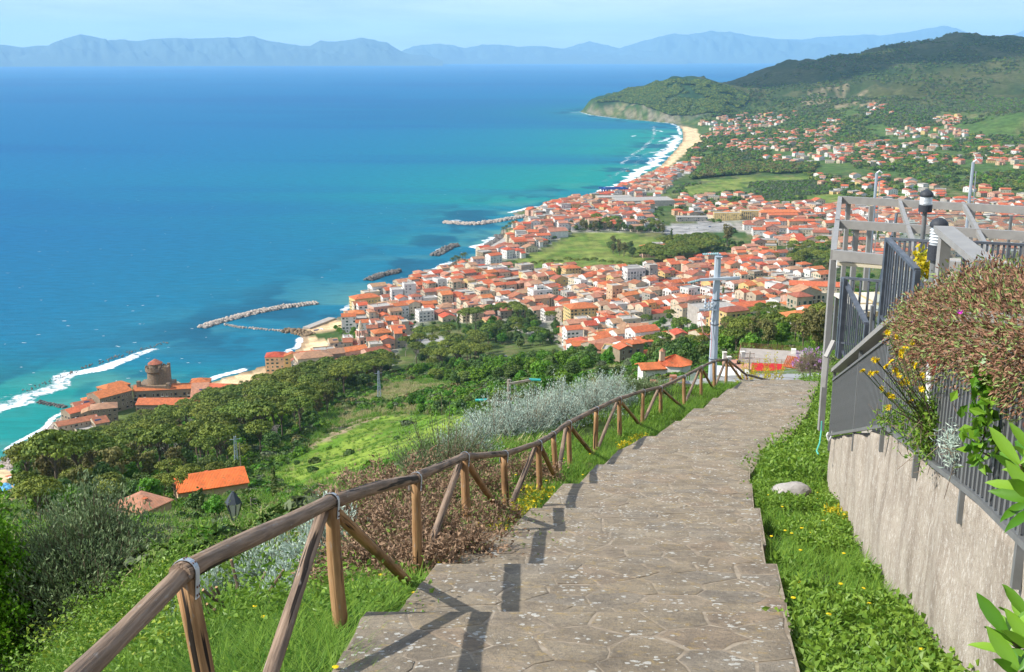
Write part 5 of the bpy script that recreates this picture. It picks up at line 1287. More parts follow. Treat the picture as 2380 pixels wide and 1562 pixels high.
sc_o = empty('scaffolding', 'scaffold tubes with green and blue netting round the grey building', 'scaffolding', (x, y + 10, float(gz(x, y + 10))), R(15))
mb = MB(); mb.box(15.6, 15.7, -11, 11, 1, 15); mb.box(4, 15.59, -11.2, -11.1, 1, 15); mb.obj('green_net', M_net, sc_o); mb = MB(); mb.box(-15.7, -15.6, -11, 4, 1, 14); mb.obj('blue_net', M_bnet, sc_o)
for k in range(7): MB().box(-15.6, 4, -11.9, -11.1, 1 + k * 2.1, 1.12 + k * 2.1).obj('deck', M_scaf, sc_o)
for k in range(9): MB().box(-15.5 + k * 2.4, -15.38 + k * 2.4, -11.95, -11.85, -2, 15).obj('upright', M_scaf, sc_o)
HP('school', 'long cream school with orange roof and solar rows at town edge', 'building', 1905, 695, -12, [(0, 14, 52, 15, 10, 'gable', 0)], 'cream', 'orange', 'brown', lm='long school')
HP('hall', 'long low orange roofed hall in lower right of the town', 'building', 1728, 735, 14, [(0, 8, 50, 15, 8, 'gable', 0)], 'cream', 'orange', 'brown', lm='long orange hall')
HP('villa', 'pink park villa with orange roof and white rooftop lookout', 'building', 1530, 598, 6, [(0, 12, 38, 20, 11, 'hip', 0), (2, 14, 12, 8, 15, 'flat', 0, 'white')], 'pink', 'orange', 'brown', lm='pink park villa')
HP('exhibition_hall', 'white angular hall with grey folded roof beside the park lawn', 'building', 1300, 553, 24, [(0, 10, 28, 18, 9, 'gable', 0, 'white', 'faded')], 'white', 'faded', 'grey', detail=0, lm='white park hall')
HP('school', 'yellow flat roofed institute behind the park', 'building', 1715, 512, -4, [(-15, 8, 40, 14, 10, 'flat', 0), (22, 12, 34, 15, 13, 'flat', 0)], 'yellow', 'orange', 'brown', lm='yellow institute')
HP('hotel', 'long salmon hotel with orange roofs right of the yellow institute', 'building', 1815, 510, 4, [(0, 10, 60, 18, 10, 'hip', 0), (0, -6, 44, 12, 8, 'gable', 0)], 'pink', 'orange', 'brown', lm='salmon hotel')
HP('shed', 'long grey flat roofed boatyard shed', 'building', 1500, 480, 6, [(0, 20, 95, 55, 10, 'flat', 0)], 'grey', 'tan', 'grey', detail=0, lm='grey boatyard shed')
HP('shed', 'smaller pale boatyard shed left of the long grey shed', 'building', 1432, 472, 6, [(0, 20, 60, 30, 9, 'flat', 0)], 'beige', 'tan', 'grey', detail=0)
HP('concrete_frame', 'unfinished bare concrete building frame beside the asphalt lot', 'building', 1610, 515, 0, [(0, 10, 45, 16, 6, 'flat', 0)], 'grey', 'tan', 'grey', detail=1, lm='asphalt lot')
# blue boat gantry
x, y = P_(1440, 462); gt = empty('boat_gantry', 'large blue boat lifting gantry at the harbour edge', 'crane', (x, y + 30, 2), R(8)); gt.scale = (.8, .8, .7); M_blue = mat('blue_crane_paint', (.02, .10, .36), rough=.5)
for gx in (-34, -28, 6, 12):
    for gy in (-12, 12): MB().box(gx - 1.3, gx + 1.3, gy - 1.3, gy + 1.3, 0, 24).obj('leg', M_blue, gt)
for gy in (-12, 12): MB().box(-42, 20, gy - 1.5, gy + 1.5, 24.01, 27.5).obj('girder', M_blue, gt)
for gx in (-31, 9): MB().box(gx - 2, gx + 2, -10.4, 10.4, 24.5, 27).obj('cross_beam', M_blue, gt)
landmark('blue boat gantry', (x, y))
# houses on the slope
HP('stone_house', 'old bare stone tower house with broken orange roof among trees', 'house', 1462, 852, 24, [(-2, 2, 6.5, 7.5, 9, 'gable', 1.57), (3.6, 1.5, 6, 6, 10.8, 'hip', 0), (11, 4, 9, 6, 4.5, 'gable', 0)], 'stone', 'orange', 'brown', detail=1, lm='stone tower house')
HP('villa', 'white villa with spreading orange roof among trees at right', 'house', 1880, 770, 18, [(0, 4, 17, 10, 5.5, 'hip', 0), (8, 8, 12, 9, 6.5, 'gable', 0)], 'white', 'orange', 'brown', lm='white hillside villa')
x, y = P_(482, 1160)
make_house('house', '', 'house', x, y + 3, R(24), [(0, 0, 15.5, 10.5, 4.4, 'gable', 0)], 'peach', 'new orange', 'brown', label='unfinished brick house with new bright orange roof on the slope', lm='new orange roofed house', detail=2)
x, y = P_(320, 1205)
make_house('house', '', 'house', x, y + 3, R(-30), [(0, 0, 8.5, 7.5, 3.2, 'hip', 0)], 'peach', 'faded', 'brown', label='small brick house with grey pyramid roof behind the olive shrub', lm='grey roofed brick house', detail=1)
# white chapel with belfry
_d = rays([(1572, 884)])[0]; x, y = 235 * _d[0] / _d[1], 235; ch = empty('chapel', 'small white chapel with tiled faceted roof and tiny belfry', 'chapel', (x, y + 3, float(gz(x, y)) - .3), R(10))
def tiled_cone(par, n, r_, z0, z1, c=(0, 0, 0), m=None):
    for k in range(n):
        a0, a1 = 2 * math.pi * k / n, 2 * math.pi * (k + 1) / n; A = Vector((math.cos(a0) * r_, math.sin(a0) * r_, z0)); B = Vector((math.cos(a1) * r_, math.sin(a1) * r_, z0)); T = Vector((0, 0, z1)); mb = MB()
        mm = 9
        for i in range(mm):
            p, q = A.lerp(B, (i + .08) / mm), A.lerp(B, (i + .92) / mm); e = .55 * abs(2 * ((i + .5) / mm) - 1); p1, q1 = p.lerp(T, 1 - e - .02), q.lerp(T, 1 - e - .02); p1 = A.lerp(B, (i + .08) / mm).lerp(T, .97 - abs((i + .5) / mm - .5) * 1.1 * 0)
            mid0, mid1 = (p + q) / 2 + Vector((0, 0, .12)), T.lerp((p + q) / 2, .04) + Vector((0, 0, .06)); tt = T.lerp((p + q) / 2, .04)
            mb.add([p, mid0, q, tt, mid1], [(0, 1, 4, 3), (1, 2, 3, 4)])
        mb.add([A, B, T, Vector((0, 0, z0 - .1))], [(0, 1, 2), (1, 0, 3)]); mb.obj('roof', m or RM['orange'], par, c)
tiled_cone(ch, 8, 4.1, 4.0, 5.9); mb = MB(); mb.lathe([(3.7, -3), (3.7, 4.0)], 8); mb.obj('walls', WM['white'], ch)
mb = MB(); mb.box(-8, -2.5, -2, 2, -3, 3.3); mb.obj('annex_walls', WM['white'], ch); mb = MB(); wb, rb = house_shell(6, 4.4, 3.3, 'gable'); rb.obj('annex_roof', RM['orange'], ch, (-5.3, 0, 0))
mb = MB(); mb.box(-3.6, -2.5, -.5, .5, 4.6, 6.8); mb.obj('belfry', WM['cream'], ch); mb = MB(); mb.lathe([(.85, 6.81), (.05, 7.5)], 4, (-3.05, 0, 0)); mb.obj('belfry_cap', RM['faded'], ch)
MB().box(-.35, .35, -3.75, -3.6, 1.2, 2.6).obj('window', M_pane, ch)
landmark('white chapel', (x, y))

# -------- rows of town houses
def rows(zone, ang, step, wlo, whi, dlo, dhi, seed, gap=.10, street=4.5, hlo=6.5, hhi=13.5, org=(0, 0), bend=0.0):
    rr = random.Random(seed); out = []; ps = ZPOLY['town'][zone]; cx, cy = ps.mean(0); Rr = np.hypot(*(ps - ps.mean(0)).T).max() + 20
    ca, sa = math.cos(ang), math.sin(ang); v = -Rr; k = 0
    while v < Rr:
        d = rr.uniform(dlo, dhi); u = -Rr + rr.uniform(0, 10)
        while u < Rr:
            w = rr.uniform(wlo, whi); th = ang + bend * math.sin(u / 90. + v / 130.) + rr.uniform(-.08, .08)
            uu = u + w / 2; x = cx + uu * ca - v * sa + 9 * math.sin(v / 60.); y = cy + uu * sa + v * ca + bend * 45 * math.sin(uu / 70.)
            if rr.random() > gap: out.append((x + rr.uniform(-.6, .6), y + rr.uniform(-.8, .8), th, w * rr.uniform(.94, 1.0), d, rr.uniform(hlo, hhi) if rr.random() < .8 else rr.uniform(4, hlo)))
            u += w + (rr.uniform(3, 9) if rr.random() < .16 else rr.uniform(.2, .8))
        v += d + (street if k % 2 else rr.uniform(.6, 1.6)); k += 1
    xs = np.array([o[0] for o in out]); ys = np.array([o[1] for o in out]); m = inside(xs, ys, ps)
    return [o for o, q in zip(out, m) if q]
cand = rows(0, R(24), 0, 9, 19, 10, 14, 21, gap=.11, street=4.5, bend=.16)
cand += rows(1, R(20), 0, 10, 20, 10, 14, 22, gap=.12, street=6, bend=.2)
cand += rows(2, R(12), 0, 12, 22, 11, 15, 23, gap=.45, street=14, hlo=5, hhi=9.5, bend=.3)
cand += rows(3, R(50), 0, 12, 20, 11, 15, 24, gap=.25, street=9, hlo=5, hhi=9, bend=.2)
def sprinkle(poly, n, dmin, seed, lo=11, hi=20):
    rr = random.Random(seed); P = GP(seg(poly, 3)); x0, y0 = P.min(0); x1, y1 = P.max(0); out = []; tries = 0
    while len(out) < n and tries < n * 60:
        tries += 1; x, y = rr.uniform(x0, x1), rr.uniform(y0, y1)
        if not inside(np.array([x]), np.array([y]), P)[0] or float(gz(x, y)) < 1.5: continue
        if vnoise(np.array([x / 130.]), np.array([y / 170.]), seed)[0] < .38: continue
        if any(abs(x - o[0]) + abs(y - o[1]) < dmin for o in out): continue
        out.append((x, y, rr.choice([.25, .25 + 1.57, -.2, .6]) + rr.uniform(-.1, .1), rr.uniform(lo, hi), rr.uniform(9, 14), rr.uniform(4.5, 9)))
    return out
cand += sprinkle([(1610, 302), (1640, 278), (1760, 262), (1850, 262), (1960, 285), (1940, 325), (1700, 345), (1625, 340)], 250, 17, 31)
cand += sprinkle([(1610, 350), (1950, 325), (2100, 335), (2380, 345), (2380, 470), (1960, 465), (1900, 430), (1900, 400), (1850, 385), (1600, 380)], 260, 26, 32)
cand += sprinkle([(2010, 245), (2060, 245), (2075, 268), (2010, 272)], 16, 14, 33) + sprinkle([(2140, 268), (2200, 262), (2235, 272), (2230, 290), (2140, 292)], 18, 20, 34) + sprinkle([(2040, 300), (2240, 296), (2300, 330), (2050, 322)], 40, 22, 35)
cand += sprinkle([(1580, 460), (1950, 455), (1950, 520), (1750, 505), (1560, 520)], 60, 26, 36) + sprinkle([(1760, 545), (1860, 560), (1850, 590), (1740, 580)], 14, 22, 37)
cand += sprinkle([(1290, 812), (1400, 800), (1500, 790), (1560, 790), (1540, 812), (1420, 835), (1300, 832)], 22, 17, 38) + sprinkle([(1550, 800), (1640, 770), (1640, 800), (1580, 815)], 5, 17, 39)
cand += sprinkle([(1940, 470), (2380, 470), (2380, 590), (1960, 600)], 170, 22, 40)
# keep clear of the named buildings, the sea, the lawns and the wide ground-floor places
GREEN = [GP(seg(p, 4)) for p in ([(1060, 772), (1200, 738), (1290, 745), (1300, 800), (1200, 815), (1090, 792)], [(1440, 760), (1560, 735), (1625, 740), (1630, 790), (1500, 800)], [(1195, 604), (1290, 575), (1330, 535), (1420, 532), (1530, 545), (1560, 570), (1660, 575), (1640, 605), (1470, 628), (1300, 632), (1190, 640)],
    [(780, 760), (860, 770), (870, 800), (800, 800), (700, 790), (690, 850), (600, 890), (590, 860), (690, 770)], [(1530, 515), (1700, 512), (1700, 540), (1530, 545)], [(1810, 590), (1940, 580), (1940, 650), (1830, 630)], [(1100, 812), (1330, 812), (1330, 830), (1100, 855)])]
FT = np.array(FOOT); keepc = []
for o in cand:
    x, y = o[0], o[1]; r_ = max(o[3], o[4]) * .5
    if (np.hypot(FT[:, 0] - x, FT[:, 1] - y) < FT[:, 2] + r_ * .75).any(): continue
    if any(inside(np.array([x]), np.array([y]), g)[0] for g in GREEN): continue
    if in_zone('lawn', x, y) or in_zone('sand', x, y): continue
    keepc.append(o)
_cx = np.array([o[0] for o in keepc]); _cy = np.array([o[1] for o in keepc]); _cd = dist_poly(_cx, _cy, COAST); _in = inside(_cx, _cy, LAND_POLY)
_u, _v = proj(_cx, _cy, gz(_cx, _cy) + 5)
infr = (_u > -60) & (_u < 2440)
keepc = [o for o, q, i_, f_ in zip(keepc, _cd, _in, infr) if i_ and q > 14 and f_]
keepc.sort(key=lambda o: math.hypot(o[0], o[1]) / (math.sqrt(o[3] * o[5])))
STREET_TREES = []
far_w = {k: MB() for k in ('w',)}; WL = list(WALLS); RL = list(ROOFS)[1:]; farb = MB(); FARM = [WM[k] for k in WL] + [RM[k] for k in RL] + [M_flat, M_pane]
nh = 0; rr = random.Random(99)
for o in keepc:
    x, y, th, w, d, h = o; r_ = math.hypot(x, y)
    wall = rr.choices(WL, [26, 30, 14, 9, 6, 9, 6, 2] if r_ < 1500 else [20, 40, 10, 6, 9, 5, 8, 1])[0]; rc = rr.choices(RL, [38, 17, 18, 10, 20])[0]; q = rr.random(); rf = 'gable' if q < .58 else ('hip' if q < .80 else 'flat')
    tn = math.pi / 2 if rr.random() < .22 and d > 10 and rf == 'gable' else 0
    ww, dd = (d, w) if tn else (w, d)
    if nh < 296:
        nh += 1
        sz = 'large' if w > 15.5 else ('small' if w < 11 else 'middling'); fl = {1: 'one', 2: 'two', 3: 'three', 4: 'four'}[max(1, min(4, int(h / 2.95)))]
        bl_ = [(0, 0, ww, dd, h, rf, tn)]
        if rr.random() < .45: bl_ = [(-w * .18, 0, w * .62, d, h, rf, 0), (w * .32, rr.uniform(-1, 1), w * .38, d * .85, max(3.5, h - rr.uniform(1.5, 3.5)), rr.choice(['gable', 'flat', 'hip']), 0)]
        rn = {'gable': 'gabled', 'hip': 'hipped', 'flat': 'flat'}[bl_[0][5]]
        desc = '%s %s storey house, %s roof' % (wall, fl, (rn + ' ' + rc) if bl_[0][5] != 'flat' else 'flat grey')
        make_house('house', desc, 'house', x, y, th, bl_, wall, rc, rr.choice(['green', 'brown', 'grey', 'green']), detail=2 if nh <= 40 else 1, group='tile roofed houses of the seaside town')
    else:
        z = float(gz(x, y)); M_ = Matrix.Translation((x, y, z)) @ Matrix.Rotation(th + tn, 4, 'Z'); wb, rb = house_shell(ww, dd, h, rf)
        farb.add([M_ @ Vector(v) for v in wb.v], wb.f, WL.index(wall)); farb.add([M_ @ Vector(v) for v in rb.v], rb.f, len(WL) + RL.index(rc) if rf != 'flat' else len(WL) + len(RL))
        if r_ < 3200:
            for (px_, py_, pz_, a, f) in facade_slots(ww, dd, h, rr, 3.4):
                M2 = M_ @ Matrix.Translation((px_, py_, pz_)) @ Matrix.Rotation(a, 4, 'Z'); farb.add([M2 @ Vector(v) for v in ((-.55, -.06, 0), (.55, -.06, 0), (.55, -.06, 1.4), (-.55, -.06, 1.4))], [(0, 1, 2, 3)], len(FARM) - 1)
        if rr.random() < .35:
            w2 = w * .5; wb, rb = house_shell(w2, d * .6, max(3, h - 2.5), 'gable'); M2 = M_ @ Matrix.Translation((w * .1, -d * .6, 0)); farb.add([M2 @ Vector(v) for v in wb.v], wb.f, WL.index(wall)); farb.add([M2 @ Vector(v) for v in rb.v], rb.f, len(WL) + RL.index(rc))
farb.obj('distant_houses', FARM, kind='stuff', label='countless small white and orange roofed houses spread over the far plain')
ALLH = np.array([(o[0], o[1], max(o[3], o[4]) * .5) for o in keepc] + FOOT)
print('houses', len(keepc))
# ------------------------------------------------------------------ trees one can tell apart
TREES = []       # x, y, r
WAIT = []
def place_tree(kind, x, y, s, desc, group, rot=None, z=None):
    TREES.append((x, y)); WAIT.append((math.hypot(x, y) / s, kind, x, y, s, desc, group))
def plant_all():
    by = {}
    for w in WAIT: by.setdefault(w[1], []).append(w)
    CR = source_coll('wood_crowns', [c[0] for k in ('broadleaf_tree', 'eucalyptus_tree', 'leafy_tree', 'olive_tree', 'umbrella_pine') for c in PROTO[k][:2]]); ki = {'broadleaf_tree': 0, 'eucalyptus_tree': 2, 'leafy_tree': 4, 'olive_tree': 6, 'umbrella_pine': 8}
    rest_ = []
    for kind, lst in by.items():
        lst.sort(key=lambda w: w[0])
        for n_, (q, k, x, y, s, desc, group) in enumerate(lst):
            z = float(gz(x, y)) - .1
            if n_ >= 280: rest_.append((x, y, z, s, ki[k] + rnd.randint(0, 1))); continue
            t = empty(kind, None, 'tree', (x, y, z), rnd.random() * 6.28, group); t.scale = (s * rnd.uniform(.92, 1.08), s * rnd.uniform(.92, 1.08), s)
            if kind == 'bare_tree': link('branches', rnd.choice(BARE), t)
            elif kind == 'palm_tree': c, k_ = rnd.choice(PALM); link('crown', c, t); link('trunk', k_, t)
            else: c, k_, h, w = rnd.choice(PROTO[kind]); link('crown', c, t); link('trunk', k_, t)
            later_label(t, desc)
    if rest_: A = np.array(rest_); scatter('woods', A[:, :3], A[:, 3], nrs.rand(len(A)) * 6.28, A[:, 4].astype(int), CR, label='crowns of the woods further off merging into one mass')
DESC = {'umbrella_pine': ('flat topped umbrella pine on bare trunk', 'umbrella pines on the slope and in the park'), 'broadleaf_tree': ('dark round leafy tree', 'dark leafy trees'), 'leafy_tree': ('bright green round tree', 'bright green trees'),
        'eucalyptus_tree': ('tall loose brownish green tree', 'tall brownish trees'), 'olive_tree': ('small grey green olive tree', 'olive trees'), 'cypress_tree': ('narrow dark cypress', 'cypresses'), 'bare_tree': ('leafless pale grey tree', 'leafless trees'), 'palm_tree': ('palm with feathery crown', 'seafront palms')}
def wood(poly, spacing, mix, smin, smax, seed, n=400, clear=1.0, sizes=None):
    rr = random.Random(seed); P = GP(seg(poly, 4)); x0, y0 = P.min(0); x1, y1 = P.max(0); got = []; tries = 0
    ks = list(mix); ws = [mix[k] for k in ks]
    while tries < n * 25 and len(got) < n:
        tries += 1; x, y = rr.uniform(x0, x1), rr.uniform(y0, y1)
        if not inside(np.array([x]), np.array([y]), P)[0]: continue
        r_ = math.hypot(x, y)
        if any((x - a) ** 2 + (y - b) ** 2 < spacing ** 2 for a, b in got): continue
        if (np.hypot(ALLH[:, 0] - x, ALLH[:, 1] - y) < ALLH[:, 2] * clear + 1.5).any(): continue
        if float(gz(x, y)) < 1.3: continue
        got.append((x, y)); k = rr.choices(ks, ws)[0]; s = rr.uniform(smin, smax)
        if k in ('umbrella_pine', 'eucalyptus_tree'): s *= 1.08 if k == 'umbrella_pine' else .85
        if k == 'umbrella_pine' and smin < .8: s *= .8
        place_tree(k, x, y, s, *DESC[k])
    return got
landmark('bright green meadow', GP([(850, 1030)])[0]); landmark('park lawn', GP([(1350, 580)])[0]); landmark('amphitheatre', GP([(1290, 618)])[0]); landmark('tall lattice pylon', GP([(552, 1110)])[0]); landmark('small lattice mast', GP([(882, 935)])[0])
wood([(60, 1150), (130, 1085), (215, 1045), (300, 1010), (430, 985), (415, 925), (520, 945), (600, 925), (600, 1000), (560, 1080), (430, 1120), (300, 1150), (150, 1190)], 8.6, {'umbrella_pine': 48, 'eucalyptus_tree': 20, 'broadleaf_tree': 14, 'bare_tree': 4, 'leafy_tree': 12}, .85, 1.25, 1, 300)
wood([(600, 925), (700, 890), (800, 880), (880, 860), (920, 870), (860, 900), (790, 935), (740, 985), (650, 1050), (590, 1075)], 8.3, {'umbrella_pine': 62, 'broadleaf_tree': 22, 'bare_tree': 6, 'eucalyptus_tree': 5, 'leafy_tree': 8}, .9, 1.3, 2, 170)
wood([(60, 1180), (300, 1150), (430, 1120), (560, 1085), (560, 1110), (430, 1160), (400, 1190), (300, 1180), (100, 1230)], 6.8, {'umbrella_pine': 35, 'broadleaf_tree': 40, 'leafy_tree': 25}, .6, .9, 3, 60)
wood([(900, 830), (960, 800), (1060, 800), (1130, 815), (1130, 850), (1040, 870), (940, 850)], 7.5, {'umbrella_pine': 80, 'broadleaf_tree': 14, 'bare_tree': 6}, 1.0, 1.35, 4, 50)
wood([(1060, 772), (1200, 738), (1290, 745), (1300, 800), (1200, 815), (1090, 792)], 6.5, {'broadleaf_tree': 52, 'leafy_tree': 26, 'umbrella_pine': 16, 'cypress_tree': 6}, 1.0, 1.5, 5, 60, .8)
wood([(930, 870), (1050, 860), (1130, 850), (1300, 830), (1440, 822), (1600, 812), (1640, 812), (1640, 850), (1600, 872), (1500, 880), (1480, 862), (1400, 860), (1290, 900), (1180, 900), (1020, 905), (940, 880)], 6.4, {'leafy_tree': 50, 'broadleaf_tree': 36, 'umbrella_pine': 12, 'olive_tree': 8}, .7, 1.15, 6, 190)
wood([(1670, 775), (1760, 742), (1870, 735), (1925, 745), (1925, 830), (1880, 830), (1840, 800), (1760, 835), (1680, 835)], 5.5, {'leafy_tree': 26, 'broadleaf_tree': 30, 'umbrella_pine': 22, 'eucalyptus_tree': 26}, .65, 1.05, 7, 150)
wood([(1940, 650), (2060, 650), (2060, 840), (1940, 840)], 8, {'leafy_tree': 40, 'broadleaf_tree': 40, 'eucalyptus_tree': 20}, .7, 1.1, 8, 50)
wood([(1480, 612), (1560, 577), (1650, 572), (1665, 592), (1610, 612), (1530, 626)], 7.5, {'umbrella_pine': 95, 'broadleaf_tree': 5}, 1.1, 1.45, 9, 90)
wood([(1815, 592), (1935, 582), (1940, 648), (1840, 630)], 8, {'umbrella_pine': 50, 'broadleaf_tree': 40, 'eucalyptus_tree': 10}, 1.1, 1.5, 10, 60)
wood([(1310, 528), (1420, 520), (1530, 533), (1545, 548), (1460, 540), (1330, 538)], 9, {'broadleaf_tree': 60, 'eucalyptus_tree': 30, 'umbrella_pine': 10}, 1.0, 1.6, 11, 50, .7)
wood([(1410, 575), (1460, 570), (1475, 598), (1430, 600)], 9, {'broadleaf_tree': 60, 'eucalyptus_tree': 40}, 1.2, 1.7, 12, 12)
wood([(780, 768), (840, 775), (850, 795), (800, 792)], 7, {'leafy_tree': 80, 'palm_tree': 20}, .6, .9, 13, 12)
wood([(1480, 770), (1560, 740), (1620, 745), (1625, 790), (1500, 800)], 8, {'leafy_tree': 40, 'umbrella_pine': 30, 'broadleaf_tree': 30}, .9, 1.3, 14, 22, .8)
wood([(880, 935), (1000, 930), (1100, 925), (1160, 960), (1000, 965), (900, 960)], 11, {'leafy_tree': 60, 'broadleaf_tree': 40}, .4, .75, 15, 20)
for i in range(16):
    t = i / 15.; px = 1180 + 300 * t; p = G(px, 640 - 14 * math.sin(t * 3.14) - 6 * t); place_tree('umbrella_pine', p.x, p.y, rnd.uniform(.85, 1.05), *DESC['umbrella_pine'])
p = G(1690, 572); place_tree('eucalyptus_tree', p.x, p.y, 2.3, 'huge brownish round tree', None)
p = G(1300, 665); place_tree('cypress_tree', p.x, p.y, 2.0, 'tall dark tiered conifer', None)
for px, py in ((562, 905), (575, 900), (590, 903), (616, 890), (608, 902), (555, 912), (893, 684), (905, 681), (922, 672), (952, 660), (965, 656), (1052, 618), (1060, 614), (1067, 612), (1075, 608), (1081, 604), (1170, 545), (1177, 540), (1185, 535), (1192, 529), (1200, 524), (836, 836), (750, 880), (765, 875), (772, 880), (1105, 775)):
    p = G(px, py + 3); place_tree('palm_tree', p.x, p.y, rnd.uniform(.85, 1.2) * (1.5 if px > 1040 else 1), *DESC['palm_tree'])
for px, py in ((1680, 700), (1712, 702), (1560, 560), (2040, 560)):
    p = G(px, py); place_tree('cypress_tree', p.x, p.y, rnd.uniform(1.2, 1.6), *DESC['cypress_tree'])
# single trees on the near slope
for px, py, k, s in ((470, 1205, 'cypress_tree', .55), (500, 1210, 'leafy_tree', .55), (455, 1195, 'broadleaf_tree', .6), (640, 1160, 'cypress_tree', .6), (375, 1150, 'leafy_tree', .75), (405, 1145, 'broadleaf_tree', .7), (583, 1205, 'leafy_tree', .5), (960, 950, 'leafy_tree', .9),
                     (1270, 925, 'leafy_tree', .8), (1305, 915, 'leafy_tree', .9), (1240, 935, 'broadleaf_tree', .6), (1400, 890, 'broadleaf_tree', .7), (1440, 885, 'broadleaf_tree', .6), (1330, 885, 'broadleaf_tree', .8), (690, 1085, 'broadleaf_tree', .3)):
    p = G(px, py); place_tree(k, p.x, p.y, s, *DESC[k])
plant_all()
print('trees', len(TREES))

# ------------------------------------------------------------------ far woods, orchards, garden trees: one scattered mass each
def far_crown(seed, m, k=9, per=26, size=.62, sh=(2.9, 2.9, 2.4)):
    rs = np.random.RandomState(seed); c = unit(rs.normal(size=(k, 3))) * np.array(sh) * (.5 + .4 * rs.rand(k, 1)); c[:, 2] = np.abs(c[:, 2]) + 2.6
    return card_crown('far_crown', c, 1.5, per, size, m, seed, .9)
FARC = source_coll('far_crowns', [far_crown(1, M_dark), far_crown(2, M_fresh), far_crown(3, M_pine), far_crown(4, M_grey), far_crown(5, M_euc), far_crown(6, M_dark)])
def pts_in(poly, n, seed, dens=None, avoid=True, amin=1.0, px_poly=True):
    rs = np.random.RandomState(seed); P = GP(seg(poly, 4)) if px_poly else np.array(poly); x0, y0 = P.min(0); x1, y1 = P.max(0)
    out = []
    X = rs.uniform(x0, x1, n * 8); Y = rs.uniform(y0, y1, n * 8); m = inside(X, Y, P); X, Y = X[m], Y[m]
    if dens is not None: m = dens(X, Y) > rs.rand(len(X)); X, Y = X[m], Y[m]
    X, Y = X[:n], Y[:n]
    if avoid and len(X):
        ok = np.ones(len(X), bool)
        for hx, hy, hr in ALLH: ok &= (X - hx) ** 2 + (Y - hy) ** 2 > (hr * amin) ** 2
        X, Y = X[ok], Y[ok]
    Z = gz(X, Y); m = (Z > 1.2) & ~in_zone('sand', X, Y) & ~in_zone('lawn', X, Y) & ~in_zone('paved', X, Y); return np.stack([X, Y, Z], 1)[m]
allp = []; alls = []; alli = []
def mass(P, lo, hi, w, seed):
    rs = np.random.RandomState(seed); allp.append(P); alls.append(rs.uniform(lo, hi, len(P))); alli.append(rs.choice(6, len(P), p=np.array(w) / sum(w)))
clump = lambda s_, lo=.45, hi=.55, sc=110.: (lambda X, Y: sstep(lo, hi, fbm(X / sc, Y / (sc * 1.6), s_, 3)))
plain = [(1600, 345), (1950, 325), (2100, 335), (2500, 345), (2500, 480), (1960, 470), (1900, 430), (1850, 400), (1600, 385)]
mass(pts_in(plain, 5200, 1, clump(3, .40, .5)), .8, 1.9, [4, 2, 3, 1, 1.5, 3], 1)
mass(pts_in([(1600, 300), (1640, 270), (1760, 258), (1860, 258), (1980, 262), (2400, 280), (2500, 350), (1950, 335), (1700, 350), (1610, 350)], 4200, 2, clump(5, .38, .5)), .9, 1.9, [4, 2, 3, 2, 1, 3], 2)
mass(pts_in([(1560, 452), (1580, 430), (1900, 420), (2050, 440), (1950, 462), (1600, 470)], 2300, 3, clump(7, .30, .45, 60.)), .6, 1.1, [2, 2, 0, 6, 0, 2], 3)
mass(pts_in([(1600, 418), (1640, 385), (1900, 385), (1890, 402), (1700, 408)], 1200, 4, clump(8, .25, .4, 80.)), 1.3, 2.2, [4, 1, 2, 0, 5, 3], 4)
mass(pts_in([(1540, 470), (1950, 455), (2400, 470), (2400, 600), (1960, 600), (1750, 560), (1640, 520)], 1300, 5, clump(9, .42, .55, 50.), amin=1.05), .7, 1.5, [4, 3, 2, 2, 1, 3], 5)
mass(pts_in([(845, 700), (1000, 650), (1130, 612), (1460, 640), (1640, 610), (1840, 600), (1940, 690), (1700, 770), (1400, 830), (1290, 800), (1120, 750), (960, 765), (800, 840)], 900, 6, None, amin=.95), .45, .9, [4, 4, 1, 1, 0, 3], 6)
mass(pts_in([(1100, 600), (1200, 520), (1400, 462), (1540, 470), (1540, 540), (1330, 540), (1200, 600)], 420, 7, None, amin=.95), .6, 1.1, [4, 3, 2, 1, 0, 3], 7)
# hill foot orchards and the maquis on the mountain
mass(pts_in([(1800, 262), (1950, 235), (2100, 225), (2500, 235), (2500, 300), (2300, 285), (2100, 300), (1900, 280)], 5200, 8, clump(11, .3, .5)), .9, 1.5, [2, 2, 0, 7, 1, 2], 8)
mass(pts_in([(1560, 270), (1700, 262), (1740, 235), (1700, 205), (1640, 190), (1560, 188), (1450, 212), (1385, 240), (1440, 236), (1500, 248)], 9000, 9, clump(12, .30, .42, 60.), avoid=False), 1.1, 1.9, [4, 0, 5, 0, 0, 4], 9)
mass(pts_in([(1700, 262), (1720, 200), (1820, 160), (1950, 128), (2100, 92), (2200, 77), (2330, 88), (2600, 105), (2600, 240), (2100, 240), (1900, 250)], 17000, 10, clump(13, .36, .56, 160.), avoid=False), .8, 1.7, [5, 1, 1, 2, 1, 5], 10)
# hedges round the lawn and the park
for poly, n, lo, hi in (([(1190, 600), (1290, 612), (1480, 600), (1500, 606), (1470, 622), (1300, 626), (1200, 615)], 500, .35, .7), ([(1080, 640), (1480, 628), (1640, 605), (1640, 615), (1400, 640), (1100, 650)], 60, .4, .8), ([(1540, 560), (1580, 555), (1640, 560), (1700, 560), (1760, 575), (1700, 590), (1560, 575)], 150, .7, 1.4)):
    P = GP(seg(poly, 4)); 
    P3 = pts_in(poly, n, int(n), None); mass(P3, lo, hi, [4, 2, 2, 2, 0, 3], n)
AP = np.concatenate(allp); AS = np.concatenate(alls); AI = np.concatenate(alli)
AS = AS * np.clip(.75 + .25 * np.hypot(AP[:, 0], AP[:, 1]) / 2500., .8, 1.25)
scatter('far_trees', AP - np.array([0, 0, 1.2]), AS, nrs.rand(len(AP)) * 6.28, AI, FARC, label='masses of trees, orchards and scrub on the plain and hills')
print('far trees', len(AP))
